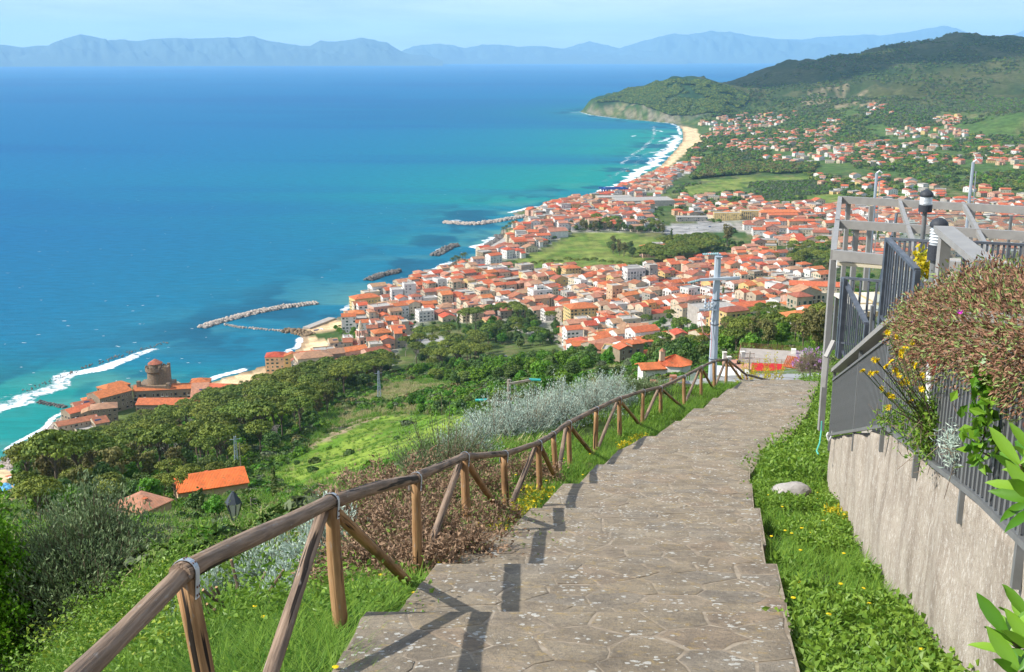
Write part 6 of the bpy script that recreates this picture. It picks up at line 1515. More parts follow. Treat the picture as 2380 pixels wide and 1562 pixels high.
# ------------------------------------------------------------------ shrubs, tufts and undergrowth over the near slope
def shrub(seed, m, k=12, per=34, size=.16):
    rs = np.random.RandomState(seed); c = unit(rs.normal(size=(k, 3))) * np.array([.75, .75, .5]) * (.4 + .5 * rs.rand(k, 1)); c[:, 2] = np.abs(c[:, 2]) + .15
    return card_crown('shrub', c, .45, per, size, m, seed, .8)
SHR = source_coll('shrubs', [shrub(1, M_dark), shrub(2, M_fresh), shrub(3, M_grey), shrub(4, M_fresh, size=.12), shrub(5, M_dark, size=.2), shrub(6, M_euc)])
sl = [(60, 1150), (300, 1030), (600, 935), (800, 880), (930, 860), (1130, 835), (1300, 815), (1640, 800), (1920, 740), (2100, 780), (2100, 850), (1900, 850), (1740, 850), (1660, 880), (1450, 920), (1200, 1000), (1100, 1050), (900, 1180), (700, 1250), (400, 1350), (100, 1450), (0, 1400)]
P1 = pts_in(sl, 9000, 21, clump(21, .38, .55, 30.), amin=1.05)
P1 = P1[~in_zone('meadow', P1[:, 0], P1[:, 1]) | (np.random.RandomState(3).rand(len(P1)) < .02)]
P1 = P1[~in_zone('bare', P1[:, 0], P1[:, 1])]
r1 = np.hypot(P1[:, 0], P1[:, 1]); rs = np.random.RandomState(5)
s1 = rs.uniform(.5, 2.4, len(P1)) * np.clip(r1 / 260., .45, 1.5)
scatter('undergrowth', P1, s1, rs.rand(len(P1)) * 6.28, rs.choice(6, len(P1), p=[.25, .27, .14, .18, .1, .06]), SHR, label='green scrub and undergrowth covering the slope below the fence')
_rp = np.random.RandomState(77); _pp = [G(px, py) for px, py in zip(_rp.uniform(-20, 1250, 2600), _rp.uniform(1000, 1400, 2600))]
_pp = np.array([p for p in _pp if 12 < p.y < 420 and not (p.x > xl(min(p.y, 37)) - 2.5 and p.y < 38)])
_pp = _pp[~in_zone('meadow', _pp[:, 0], _pp[:, 1])]; _d = fbm(_pp[:, 0] / 9., _pp[:, 1] / 9., 3, 3); _ps = _pp[_d > .5]
_pt = np.repeat(_pp, 4, 0) + _rp.normal(size=(len(_pp) * 4, 3)) * np.clip(np.hypot(_pp[:, 0], _pp[:, 1]) / 60., .3, 4).repeat(4)[:, None] * np.array([1, 2.5, 0]); _pt[:, 2] = gz(_pt[:, 0], _pt[:, 1])
_rs = np.hypot(_ps[:, 0], _ps[:, 1]); scatter('near_scrub', _ps, _rp.uniform(.35, 1.3, len(_ps)) * np.clip(_rs / 90., .35, 1.6), _rp.rand(len(_ps)) * 6.28, _rp.choice(6, len(_ps), p=[.22, .25, .22, .2, .06, .05]), SHR, label='low scrub on the slope nearest the fence')
# grass tufts
tuft = []
for sd_, mm in ((1, M_grass), (2, M_grass), (3, mat('straw_grass', (.28, .25, .10), (.45, .40, .20), tint=True, rough=.8, trans=.2))):
    rs = np.random.RandomState(sd_); q = rs.normal(size=(46, 3)) * np.array([.28, .28, 0]); tuft.append(grass_mesh('tuft', q, .42, mm, rs, wide=.022, lean=.5))
TUF = source_coll('tufts', tuft)
_rt = np.hypot(_pt[:, 0], _pt[:, 1]); scatter('near_tufts', _pt, _rp.uniform(.6, 1.4, len(_pt)) * np.clip(_rt / 70., .45, 2.2), _rp.rand(len(_pt)) * 6.28, _rp.choice(3, len(_pt), p=[.42, .42, .16]), TUF, label='grass tufts on the slope nearest the fence')
P2 = pts_in(sl, 26000, 22, None); P2 = P2[~in_zone('meadow', P2[:, 0], P2[:, 1]) | (np.random.RandomState(4).rand(len(P2)) < .5)]; r2 = np.hypot(P2[:, 0], P2[:, 1]); rs = np.random.RandomState(6); st = in_zone('straw', P2[:, 0], P2[:, 1])
scatter('tall_grass', P2, rs.uniform(.6, 1.5, len(P2)) * np.clip(r2 / 150., .5, 2.6) * np.where(in_zone('meadow', P2[:, 0], P2[:, 1]), .5, 1.0), rs.rand(len(P2)) * 6.28, np.where(st & (rs.rand(len(P2)) < .7), 2, np.where(rs.rand(len(P2)) < .08, 2, rs.randint(0, 2, len(P2)))), TUF, label='long green and straw coloured grass over the slope')
print('shrubs', len(P1), len(P2))
# ------------------------------------------------------------------ plants close to the walk
def gbase(px, py): return G(px, py)
def bush(name, lab, px, py, rx, ry, rz, ntwig, nleaf, LL, LW, mats, seed, p=None, cat='shrub', group=None, **kw):
    p = G(px, py) if p is None else Vector(p); me = bush_mesh(name, (rx, ry, rz), ntwig, nleaf, LL, LW, mats, seed, **kw)
    return link(name, me, None, p - Vector((0, 0, .05)), None, label=lab, category=cat, group=group)
bush('olive_shrub', 'large dense dark olive shrub at left below the fence', 0, 0, 1.35, 1.1, 2.2, 2600, 50, .055, .02, [M_olive, M_twig], 1, p=at_y(225, 1500, 12.5), up=.5, spread=.6, base=.15, along=(.35, 1.03), shell=.6)
bush('olive_shrub', 'smaller olive shrub right of the large dark one', 0, 0, .6, .6, 1.3, 200, 34, .045, .014, [M_olive, M_twig], 2, p=at_y(375, 1350, 18), up=.6, spread=.6, base=.15, along=(.35, 1.03), shell=.6)
bush('leafy_sapling', 'bright green leafy tree at the left edge', 0, 0, .72, .7, 2.15, 560, 40, .055, .04, [M_green, M_twig], 3, p=at_y(-12, 1480, 12), up=.1, spread=.8, base=.3, along=(.4, 1.03), shell=.6, cat='tree')
bush('thin_shrub', 'tall airy grey green shrub with upright shoots behind the fence', 1040, 1120, 1.15, .9, 1.45, 320, 40, .045, .013, [M_olive, M_twig], 4, up=.9, spread=.5, along=(.3, 1.03), shell=.55)
bush('thin_shrub', 'smaller airy shrub left of the silver bushes', 960, 1130, .75, .7, .9, 150, 34, .045, .013, [M_olive, M_twig], 5, up=.8, spread=.5, along=(.3, 1.03), shell=.55)
SPOT = [(1150, 1040, 1.1, 1.3, 'largest silver leaved bush nearest the airy shrub'), (1225, 1015, 1.15, 1.4, 'silver leaved bush second from the airy shrub'), (1290, 990, 1.1, 1.3, 'silver leaved bush behind the fourth braced fence post'), (1355, 965, 1.1, 1.2, 'silver leaved bush fourth from the airy shrub'), (1415, 945, 1.0, 1.1, 'silver leaved bush farthest along the fence'),
        (1080, 1075, .8, 1.0, 'silver leaved bush at the foot of airy shrub'), (700, 1400, .55, .55, 'pale silver bush seen between the first braced posts'), (640, 1345, .5, .6, 'silver bush left of the first braced post'), (765, 1300, .55, .7, 'silver bush behind the first braced post'), (470, 1420, .4, .5, 'silver bush left of the nearest strapped post'), (30, 1560, .5, .5, 'silver bush in the bottom left corner'), (380, 1455, .35, .35, 'small silver bush by the dark olive shrub'), (860, 1150, .6, .7, 'silver bush above the withered brush')]
for i, (px, py, r_, h, lab) in enumerate(SPOT):
    bush('silver_bush', lab, px, py, r_, r_, h, int(360 * r_ + 60), 46, .05, .015, [M_silver, M_twig], 20 + i, group='silver leaved bushes along the fence', up=.7, spread=.75, along=(.25, 1.0), shell=.6, jit=.03)
DRY = [(830, 1340, .55, .5), (900, 1345, .55, .55), (975, 1350, .5, .5), (1060, 1330, .55, .5), (1130, 1300, .5, .42), (870, 1270, .7, .6), (980, 1260, .75, .65), (1080, 1240, .7, .6), (1160, 1230, .5, .45), (1020, 1180, .8, .6), (1130, 1160, .7, .55), (1200, 1120, .7, .5), (800, 1240, .5, .5), (930, 1300, .6, .65), (1030, 1290, .6, .6), (850, 1190, .7, .6), (930, 1190, .8, .75), (1090, 1120, .7, .6)]
VV = []; FF = []; TT = []; mats_ = []
n0 = 0
brush_parts = []
for i, (px, py, r_, h) in enumerate(DRY):
    p = G(px, py); me = bush_mesh('tmp', (r_ * 1.2, r_ * 1.2, h * 1.25), 105, 40, .05, .02, [M_dry, M_twig], 50 + i, up=-.5, spread=.9, base=.4, along=(.3, 1.05), droop=.12, shell=.5, twr=.006)
    o = link('withered_brush', me, None, p - Vector((0, 0, .03)), label=None, category='brush', group='withered brown brush behind the fence'); later_label(o, 'heap of withered brown curled leaves on twigs')
for i in (2, 3, 4): landmark(('second fence brace', 'third fence strap', 'fourth fence strap')[i - 2], feet[i])
landmark('fourth fence strap', feet[4]); landmark('second fence brace', feet[2])
# grass and weeds: verge between fence and walk, slope just below the fence, bed along the wall
def strip_pts(n, y0, y1, fx0, fx1, seed, bias=1.0):
    rs = np.random.RandomState(seed); y = y0 + (y1 - y0) * rs.rand(n) ** bias; a = np.array([fx0(q) for q in y]); b = np.array([fx1(q) for q in y]); x = a + (b - a) * rs.rand(n); return np.stack([x, y, gz(x, y)], 1), rs
P, rs = strip_pts(60000, 3.6, 36, lambda y: xl(y) - 1.5, lambda y: xl(y) + .06, 71, 1.5)
d = fbm(P[:, 0] / .5, P[:, 1] / .5, 3, 3); P = P[d > .36]; P[:, 2] -= .01
link('verge_grass', grass_mesh('verge_grass', P, .13 + .07 * fbm(P[:, 0], P[:, 1], 8, 2), M_grass, rs, .0045, .6), kind='stuff', label='bright green grass along the fence side of the walk')
P, rs = strip_pts(46000, 4.5, 34, lambda y: xl(y) - 7.5, lambda y: xl(y) - 1.2, 72, 1.3)
d = fbm(P[:, 0] / .9, P[:, 1] / .9, 5, 3); P = P[d > .42]
link('slope_grass', grass_mesh('slope_grass', P, .24, M_grass, rs, .007, .6), kind='stuff', label='longer grass on the bank below the fence')
M_weed2 = mat('dull_weed_leaves', (.05, .13, .015), (.17, .28, .04), tint=True, rough=.55, trans=.3)
def weeds(name, lab, P, L_, Wd, per, m, seed, h=.14, spr=.09, rnd_up=.55):
    rs = np.random.RandomState(seed); n = len(P); hh = h * (.4 + .9 * rs.rand(n, per, 1))
    Q = P[:, None] + rs.normal(size=(n, per, 3)) * np.array([spr, spr, 0]) + np.concatenate([np.zeros((n, per, 2)), hh], 2)
    D = rs.normal(size=(n, per, 3)) * np.array([1, 1, .45]) + np.array([0, 0, rnd_up]); t = np.clip(np.repeat(rs.rand(n), per) * .5 + rs.rand(n * per) * .5, 0, 1); s = np.repeat(.6 + .8 * rs.rand(n), per)
    return link(name, leaves_mesh(name, Q.reshape(-1, 3), D.reshape(-1, 3), L_ * s, Wd * s, [m], t, rs), kind='stuff', label=lab)
wfx0 = lambda y: xr(y) + .03; wfx1 = lambda y: wall_x(y) - .08
P, rs = strip_pts(7500, 3.2, 17.2, wfx0, wfx1, 73, 1.15)
d = fbm(P[:, 0] / .9 + 3, P[:, 1] / .9, 3, 3); dens = np.where(P[:, 1] < 10.0, .47, np.where(P[:, 1] < 12.9, .60, .47)); P = P[(d > dens) & (rs.rand(len(P)) < .72)]
near_ = P[P[:, 1] < 11]; far_ = P[P[:, 1] >= 11]
weeds('bed_weeds', 'broad leaved green weeds between walk and wall', near_[::2], .052, .036, 15, M_weed, 74, .13, .07)
weeds('bed_weeds', 'small leaved weeds between walk and wall', near_[1::2], .034, .022, 26, M_weed2, 174, .10, .06)
weeds('bed_weeds', 'finer weeds in far half of the bed beside the wall', far_, .05, .026, 18, M_weed, 75, .12, .08)
P, rs = strip_pts(26000, 3.4, 20, wfx0, wfx1, 76, 1.2); d = fbm(P[:, 0] / .6, P[:, 1] / .6, 13, 3); P = P[(d > .5) | (P[:, 1] > 12.5) & (d > .38)]
link('bed_grass', grass_mesh('bed_grass', P, .15, M_grass, rs, .004, .7), kind='stuff', label='thin grass among the weeds by the wall')
P, rs = strip_pts(9000, 17, 38, lambda y: xr(y) + .02, lambda y: xr(y) + 2.2, 77); 
link('bed_grass', grass_mesh('bed_grass', P, .3, M_grass, rs, .010, .7), kind='stuff', label='thick grass at the foot of the walk beyond wall corner')
weeds('bed_weeds', 'leafy weeds at the foot of the walk beyond the wall corner', P[:900], .08, .05, 14, M_weed, 78, .3, .15)
P, rs = strip_pts(2600, 4.2, 30, lambda y: xl(y) - 5.5, lambda y: xl(y) - .5, 79, 1.5); d = fbm(P[:, 0] / 1.0, P[:, 1] / 1.0, 23, 3); P = P[d > .48]
weeds('bank_weeds', 'leafy weeds on the bank left of the fence', P[::4], .05, .03, 14, M_weed, 80, .2, .1)
# bramble and mixed leaves in the bottom left
rs = np.random.RandomState(81); Q = np.array([G(px, py) for px, py in zip(rs.uniform(-40, 420, 230), rs.uniform(1410, 1610, 230))])
weeds('bramble', 'green bramble and weeds filling the bottom left corner', Q, .04, .026, 34, M_weed, 82, .30, .16, .3)
weeds('bramble', 'yellowish bramble leaves in the bottom left', Q[::5] + np.array([.05, 0, .1]), .05, .03, 22, mat('lime_leaves', (.16, .26, .02), (.36, .42, .05), tint=True, rough=.5, trans=.3), 83, .35, .15, .3)
Q2 = np.array([G(px, py) for px, py in zip(rs.uniform(0, 900, 700), rs.uniform(1300, 1480, 700))])
weeds('slope_weeds', 'mixed green weeds on the near slope left of the fence', Q2[::3], .05, .028, 24, M_weed, 84, .3, .2, .3)
Q3 = np.array([G(px, py) for px, py in zip(rs.uniform(400, 1250, 700), rs.uniform(1060, 1330, 700))])
weeds('slope_weeds', 'olive and green herbs on the bank behind the fence', Q3[::2], .045, .018, 24, mat('herb_leaves', (.09, .14, .03), (.24, .30, .08), tint=True, rough=.7, trans=.2), 85, .35, .25, .4)
Q = np.array([(xl(y) - .12 - .5 * rs.rand(), y, 0) for y in rs.uniform(11.5, 16, 60)] + [(xl(y) - .2 - .3 * rs.rand(), y, 0) for y in rs.uniform(22, 24, 14)] + [(xr(y) + 1.0 + .3 * rs.rand(), y, 0) for y in rs.uniform(13.2, 14.2, 16)]); Q[:, 2] = gz(Q[:, 0], Q[:, 1])
weeds('yellow_weeds', 'clumps of yellow leaved weed at the walk edges', Q, .07, .028, 16, M_yellowgreen, 86, .14, .06, .5)
rs = np.random.RandomState(181); Q = np.array([G(px, py) for px, py in zip(rs.uniform(100, 1000, 1500), rs.uniform(1290, 1640, 1500))]); Q = Q[(Q[:, 1] < 25)]
Q = np.repeat(Q, 22, 0) + rs.normal(size=(len(Q) * 22, 3)) * np.array([.12, .12, 0]); Q = Q[np.array([q[0] < xl(q[1]) - .12 for q in Q])]; Q[:, 2] = gz(Q[:, 0], Q[:, 1])
link('bank_grass', grass_mesh('bank_grass', Q, .17, M_grass, rs, .005, .8), kind='stuff', label='long fresh grass on the bank beside the nearest posts')
# daisies on the bank
mbf = MB()
for i in range(60):
    if i < 36: x = xl(5 + i * .5) - rs.rand() * 1.2; y = 5 + i * .5
    else: y = rs.uniform(4, 16); x = rs.uniform(xr(y) + .1, wall_x(y) - .2)
    z = float(gz(x, y)) + .17; mbf.lathe([(.012, 0), (.02, .006), (.006, .01)], 7, (x, y, z))
mbf.obj('small_yellow_flowers', M_yellow, kind='stuff', label='tiny yellow flowers dotted through the grass')
# pruned stubs
st = empty('pruned_shrub', 'cut back shrub of bare brown stubs left of first braced post', 'shrub', G(545, 1440)); M_cut = mat('fresh_cut_wood', (.45, .26, .14))
for i in range(11):
    a = rs.rand() * 6.28; b = Vector((math.cos(a) * rs.uniform(.0, .25), math.sin(a) * rs.uniform(0, .25), 0)); e = b + Vector((math.cos(a) * rs.uniform(.05, .35), math.sin(a) * rs.uniform(.05, .35), rs.uniform(.15, .42)))
    mb = MB(); mb.tube([b, b.lerp(e, .5) + Vector((.03, 0, 0)), e], [.017, .014, .012], 6); s_ = mb.obj('stub', M_twig, st)
    mb = MB(); mb.tube([e, e + (e - b).normalized() * .006], .0118, 6); mb.obj('cut_end', M_cut, s_)
# pale rock in the bed, stick on the walk
rp = hit_walk(1828, 1150); v_ = unit(rs.normal(size=(40, 3)))
def rock_mesh(name, sx, sy, sz, m, seed, n=2):
    import bmesh
    bm = bmesh.new(); bmesh.ops.create_icosphere(bm, subdivisions=n, radius=1); rr_ = random.Random(seed); o = Vector((rr_.random() * 9, rr_.random() * 9, 0))
    for v in bm.verts:
        q = fbm(np.array([v.co.x * 1.3 + o.x + v.co.z]), np.array([v.co.y * 1.3 + o.y - v.co.z]), seed, 3)[0]; f = .65 + .7 * q; v.co = Vector((v.co.x * sx * f, v.co.y * sy * f, v.co.z * sz * f))
    me = bpy.data.meshes.new(name); bm.to_mesh(me); bm.free(); me.materials.append(m); me.polygons.foreach_set('use_smooth', np.zeros(len(me.polygons), bool)); return me
link('boulder', rock_mesh('boulder', .34, .25, .17, mat('pale_limestone', (.40, .37, .34), (.27, .25, .23), scale=3, bump=.6, bscale=14), 5, 3), None, rp + Vector((.1, .1, 0)), .3, label='pale grey limestone boulder lying in the weed bed', category='boulder')
for (pa, pb, lab, rr_) in (((1370, 1545), (1458, 1512), 'dry brown stick lying on the walk near the bottom', .009), ((1275, 1465), (1335, 1510), 'thin straw coloured reed lying on the walk', .005)):
    a = hit_walk(*pa, .02); b = hit_walk(*pb, .02); mb = MB(); mb.tube([a, a.lerp(b, .5) + Vector((0, 0, .012)), b], [rr_, rr_ * .9, rr_ * .6], 6); mb.obj('stick', M_twig if rr_ > .006 else M_cut, label=lab, category='stick')

# ------------------------------------------------------------------ plants and pipes on the wall
rt = lambda y: wall_top(y) + 1.0
bc = []; 
for y_ in np.linspace(4.9, 9.3, 10): bc.append((wall_x(y_) + .12, y_, rt(y_) - .02 + (9.3 - y_) * .015 + .06 * math.sin(y_ * 2)))
rs = np.random.RandomState(90); PP = []; DD = []; P5 = []; D5 = []; SA_ = []; SB_ = []
for (cx, cy, cz) in bc:
    n = 5200; q = unit(rs.normal(size=(n, 3))); rad = np.array([.37, .44, .40]) * (.45 + .58 * rs.rand(n, 1) ** .5) * (1 + .35 * (fbm(q[:, :1] * 2 + cy, q[:, 1:2] * 2 + q[:, 2:], 3, 2) - .5) * 2)
    p = np.array([cx, cy, cz]) + q * rad; d = q + rs.normal(size=(n, 3)) * .7 + np.array([0, 0, .2]); h = rs.rand(n) < .30
    PP.append(p[~h]); DD.append(d[~h]); P5.append(p[h] + q[h] * .02); D5.append(d[h]); SA_.append(np.array([cx, cy, cz]) + q[::26] * rad[::26] * .2); SB_.append(p[::26])
PP = np.concatenate(PP); DD = np.concatenate(DD); P5 = np.concatenate(P5); D5 = np.concatenate(D5); SA_ = np.concatenate(SA_); SB_ = np.concatenate(SB_)
ip = empty('ice_plant', 'huge brownish succulent bush spilling over the railing from a red pot', 'shrub', (0, 0, 0))
link('foliage', leaves_mesh('foliage', PP, DD, .036, .013, [M_succ, M_twig], None, rs, extra=sticks(SA_, SB_, .006, .003)), ip); link('green_shoots', leaves_mesh('green_shoots', P5, D5, .038, .011, [M_succ2], None, rs), ip)
fl_ = P5[rs.choice(len(P5), 26)]; fl_ = fl_ + unit(rs.normal(size=fl_.shape)) * .02
for f_ in fl_:
    q = np.array([(0, 0, 0)] * 9); a = np.arange(9) * .7; D = np.stack([np.cos(a), np.sin(a) * .6 - .8, np.sin(a) * .6 + .3], 1); link('flower', leaves_mesh('flower', q + 0.0, D, .026, .012, [M_purple], None, rs), ip, tuple(f_ + np.array([-.03, -.05, .02])))
M_red = mat('dark_red_pot', (.30, .012, .012), (.36, .02, .02), rough=.35, spec=.5)
pp_ = at_y(2210, 858, 7.9); mb = MB(); mb.lathe([(.11, -.10), (.17, .05), (.185, .06), (.185, .09), (.16, .09), (.15, .04)], 20); mb.obj('hanging_pot', M_red, None, (pp_.x, pp_.y, pp_.z), smooth=False, label='dark red round pot hung on railing under the succulent bush', category='pot')
# ribbed conduits
def conduit(nm, lab, pts, r_, m):
    pts = [Vector(p) for p in pts]; P = []; 
    for a, b in zip(pts[:-1], pts[1:]):
        n = max(2, int((b - a).length / .014)); P += [a.lerp(b, i / n) for i in range(n)]
    P.append(pts[-1]); mb = MB(); mb.tube(P, [r_ * (1.0 if i % 2 else .86) for i in range(len(P))], 10); return mb.obj(nm, m, label=lab, category='pipe')
M_conw = mat('white_conduit', (.66, .66, .66), rough=.5)
def wp(px, py, y): return at_y(px, py, y * .86 if 6 < y < 12 else y)
conduit('conduit', 'white ribbed conduit hanging straight down the railing', [wp(2162, 838, 9.3), wp(2160, 900, 9.25), wp(2157, 985, 9.2), wp(2160, 1020, 9.2)], .028, M_conw)
conduit('conduit', 'short bent white ribbed conduit beside the straight one', [wp(2177, 940, 9.2), wp(2168, 950, 9.15), wp(2164, 975, 9.15), wp(2168, 1020, 9.2)], .028, M_conw)
conduit('conduit', 'thin white looped pipe below far end of the wall railing', [wp(1938, 990, 16.6), wp(1934, 1010, 16.6), wp(1926, 1024, 16.6), wp(1922, 1012, 16.6), wp(1925, 1005, 16.6)], .018, M_conw)
mb = MB(); mb.tube([wp(1910, 979, 16.5), wp(1909, 1000, 16.5), wp(1905, 1030, 16.4), wp(1898, 1048, 16.2), wp(1902, 1056, 16.1)], .012, 6); mb.obj('hose', mat('turquoise_hose', (.10, .45, .36)), label='thin turquoise hose dangling at the far wall corner', category='hose')
# yellow flowering stems reaching out over the wall
yf = empty('yellow_flower_plant', 'sprawling thin stemmed plant with yellow daisies on the wall', 'flowering plant', (0, 0, 0)); root = wp(2185, 1010, 9.0)
HD = [(2062, 773), (2082, 784), (2097, 815), (2093, 826), (2004, 860), (2032, 836), (2037, 836), (2034, 864), (2058, 850), (2070, 838), (2081, 859), (2088, 873), (2106, 880), (2122, 846), (2126, 849), (2142, 873), (2107, 889), (2095, 891), (2048, 904), (2066, 917), (2074, 921), (2141, 905), (2115, 932), (2064, 946), (2023, 868), (2105, 806), (2120, 795)]
for i, (px, py) in enumerate(HD):
    e = wp(px, py, 8.6 + rs.rand() * .6); c = root.lerp(e, .55) + Vector((0, 0, -.03)) + Vector(rs.normal(size=3)) * .03
    mb = MB(); mb.tube([root + Vector(rs.normal(size=3)) * .05, c, e], [.005, .004, .003], 5, caps=False); mb.obj('stem', M_twig if i % 2 else M_olive, yf)
    a = np.arange(11) * .571; D = np.stack([np.cos(a), -np.ones(11) * .35, np.sin(a)], 1); hd = link('flower', leaves_mesh('flower', np.zeros((11, 3)), D, .030, .014, [M_yellow], None, rs), yf, e); hd.rotation_euler = (rs.normal() * .5, 0, rs.normal() * .5)
lf = []; ld = []
for i in range(900): q = HD[rs.randint(len(HD))]; e = wp(q[0], q[1], 8.9); t = rs.rand() * .8; p = root.lerp(e, t); lf.append(p + Vector(rs.normal(size=3)) * .02); ld.append(rs.normal(size=3))
link('leaves', leaves_mesh('leaves', np.array(lf), np.array(ld), .03, .008, [M_weed], None, rs), yf)
# green tangle on the wall top and climbing vine, silver tuft
def clus(nm, lab, pts, rad, n, L_, Wd, m, seed, cat='plant', up=.2):
    rs = np.random.RandomState(seed); P = []; 
    for p in pts: P.append(np.array(p) + rs.normal(size=(n, 3)) * rad)
    P = np.concatenate(P); A = P[::14]; return link(nm, leaves_mesh(nm, P, rs.normal(size=P.shape) + np.array([0, 0, up]), L_, Wd, [m, M_twig], None, rs, extra=sticks(A, A + rs.normal(size=A.shape) * .08, .003, .002)), label=lab, category=cat)
clus('wall_weed', 'green weeds tangled round the white conduits on wall top', [wp(2150, 1000, 9.1), wp(2175, 985, 9.0), wp(2190, 1010, 8.9), wp(2165, 1030, 9.0), wp(2195, 970, 8.8)], .09, 420, .045, .02, M_weed, 91)
clus('wall_weed', 'small weed tuft on wall top left of yellow flowers', [wp(2060, 975, 11.3), wp(2100, 975, 10.6)], .06, 160, .05, .018, M_weed, 92)
clus('silver_tuft', 'pale silver tuft growing on wall top near the vine', [wp(2232, 1030, 7.9), wp(2240, 1050, 7.8)], .06, 420, .05, .010, M_silver, 93)
vp = [wp(2290, 875, 6.6), wp(2302, 905, 6.6), wp(2300, 940, 6.6), wp(2285, 975, 6.6), wp(2290, 1010, 6.6), wp(2270, 1045, 6.6), wp(2300, 1060, 6.5)]
vp2 = [a.lerp(b, t) for a, b in zip(vp[:-1], vp[1:]) for t in (0, .25, .5, .75)]
rs = np.random.RandomState(94); P = np.array([p for p in vp2 for _ in range(6)]) + rs.normal(size=(len(vp2) * 6, 3)) * .05
vn = empty('climbing_vine', 'climbing vine with lime green oval leaves on the near railing', 'vine', (0, 0, 0)); mb = MB(); mb.tube(vp, .006, 6); mb.obj('stem', M_twig, vn)
link('leaves', leaves_mesh('leaves', P, rs.normal(size=P.shape) + np.array([-.3, -.3, .2]), .085, .05, [M_big], None, rs, fold=.15), vn)
def rosette(nm, lab, stems, L_, Wd, seed):
    t = empty(nm, lab, 'shrub', (0, 0, 0)); rs = np.random.RandomState(seed)
    for (a, b) in stems:
        a = Vector(a); b = Vector(b); mb = MB(); mb.tube([a, b], .006, 6); mb.obj('stem', M_twig, t)
        for i in range(13):
            f = 1 - .045 * i; p = a.lerp(b, f); an = i * 2.4; d = Vector((math.cos(an), math.sin(an), 1.1 - i * .10)).normalized(); s_ = d.cross((b - a).normalized()).normalized(); up_ = s_.cross(d); mb = MB(); l_ = L_ * rs.uniform(.8, 1.15); w = Wd * rs.uniform(.8, 1.1)
            prof = [(0, .12), (.25, .7), (.5, 1.0), (.75, .8), (.93, .3)]; V = []
            for (u_, k_) in prof:
                c = p + d * l_ * u_ + up_ * (-.22 * l_ * u_ * u_ * (1 if i > 4 else .2)); V += [c - s_ * w * .5 * k_ + up_ * .008, c, c + s_ * w * .5 * k_ + up_ * .008]
            V.append(p + d * l_ + up_ * (-.22 * l_ * (1 if i > 4 else .2)))
            F_ = []
            for q in range(4): F_ += [(q * 3, q * 3 + 1, q * 3 + 4, q * 3 + 3), (q * 3 + 1, q * 3 + 2, q * 3 + 5, q * 3 + 4)]
            F_ += [(12, 13, 15), (13, 14, 15)]
            mb.add(V, F_); me = np_mesh('leaf', mb.v, mb.f, [M_big], None, {'tint': np.full(len(mb.v), rs.rand())}, smooth=True); link('leaf', me, t)
rosette('glossy_shrub', 'glossy broad leaved shrub at the right edge beside the railing', [(wp(2420, 1230, 4.3), wp(2372, 1080, 4.1)), (wp(2440, 1200, 4.1), wp(2400, 1150, 4.0)), (wp(2450, 1180, 4.5), wp(2410, 1060, 4.4))], .19, .055, 95)
rosette('glossy_shrub', 'glossy broad leaved shrub in the bottom right corner', [(wp(2440, 1600, 3.3), wp(2345, 1480, 3.3)), (wp(2460, 1600, 3.3), wp(2400, 1500, 3.2)), (wp(2440, 1660, 3.2), wp(2370, 1560, 3.1)), (wp(2440, 1560, 3.4), wp(2395, 1440, 3.4))], .16, .05, 96)
clus('yellow_shrub', 'yellow and lime leaved plant behind the stair railing', [wp(2150, 620, 12.6), wp(2142, 600, 12.8), wp(2158, 632, 12.6)], .05, 60, .09, .04, M_yellowgreen, 97)

# ------------------------------------------------------------------ poles and lamps down the slope
up = at_y(1655, 888, 62.0); up.z = float(gz(up.x, 62.0)); top = at_y(1662, 590, 62.0)
pole = empty('utility_pole', 'tall grey eight sided steel utility pole behind the fence', 'utility pole', up); h = top.z - up.z
M_gal = mat('galvanised_pole_steel', (.36, .42, .48), (.46, .52, .58), rough=.5, metal=.2, scale=1.2)
mb = MB(); mb.tube([(0, 0, -.5), (0, 0, h)], [.27, .185], 8); mb.obj('shaft', M_gal, pole)
for zz in (h * .28, h * .52, h * .69): mb = MB(); mb.lathe([(.27, zz), (.27, zz + .04)], 8); mb.obj('joint_band', M_dsteel, pole)
MB().bar((-1.0, -.25, h * .83), (1.25, -.25, h * .845), .16, .14).obj('cross_arm', M_gal, pole); MB().bar((-.2, -.28, h - .12), (.2, -.28, h - .12), .3, .05).obj('top_plate', M_gal, pole)
M_ins = mat('glass_insulator', (.30, .45, .47), rough=.15, spec=.8); M_wire = mat('dark_wire', (.05, .05, .06)); M_pinkw = mat('pink_cable', (.62, .30, .33))
def insul(par, a, b):
    a = Vector(a); b = Vector(b); mb = MB(); n = 7; pts = [a.lerp(b, i / n) for i in range(n + 1)]; mb.tube([p for q in pts for p in (q, q + (b - a) * .02)], [(.085 if i % 2 else .03) for i in range(2 * n + 2)], 8); mb.obj('insulator', M_ins, par)
for a, b in (((-1.0, -.25, h * .83), (-1.6, .2, h * .80)), ((1.2, -.25, h * .84), (.7, .8, h * .81)), ((0, -.2, h + .05), (-.8, .3, h - .08))): insul(pole, a, b)
for k, (x_, z_) in enumerate(((-.25, .64), (-.45, .62), (-.65, .64))): mb = MB(); mb.lathe([(.05, 0), (.09, .1), (.05, .2), (.09, .3), (.05, .4), (.02, .6)], 8, (x_, -.3, h * z_)); mb.obj('bushing', M_gal, pole)
MB().bar((-1.0, -.3, h * .63), (.0, -.3, h * .63), .1, .08).obj('bracket_arm', M_gal, pole)
for sx in (-.75, -.25): mb = MB(); mb.tube([(sx, -.3, h * .63), (sx - .12, -.35, h * .55), (sx, -.4, h * .48), (-.2, -.33, h * .42), (-.22, -.3, h * .30)], .02, 5); mb.obj('cable', M_pinkw, pole)
landmark('utility pole', up)
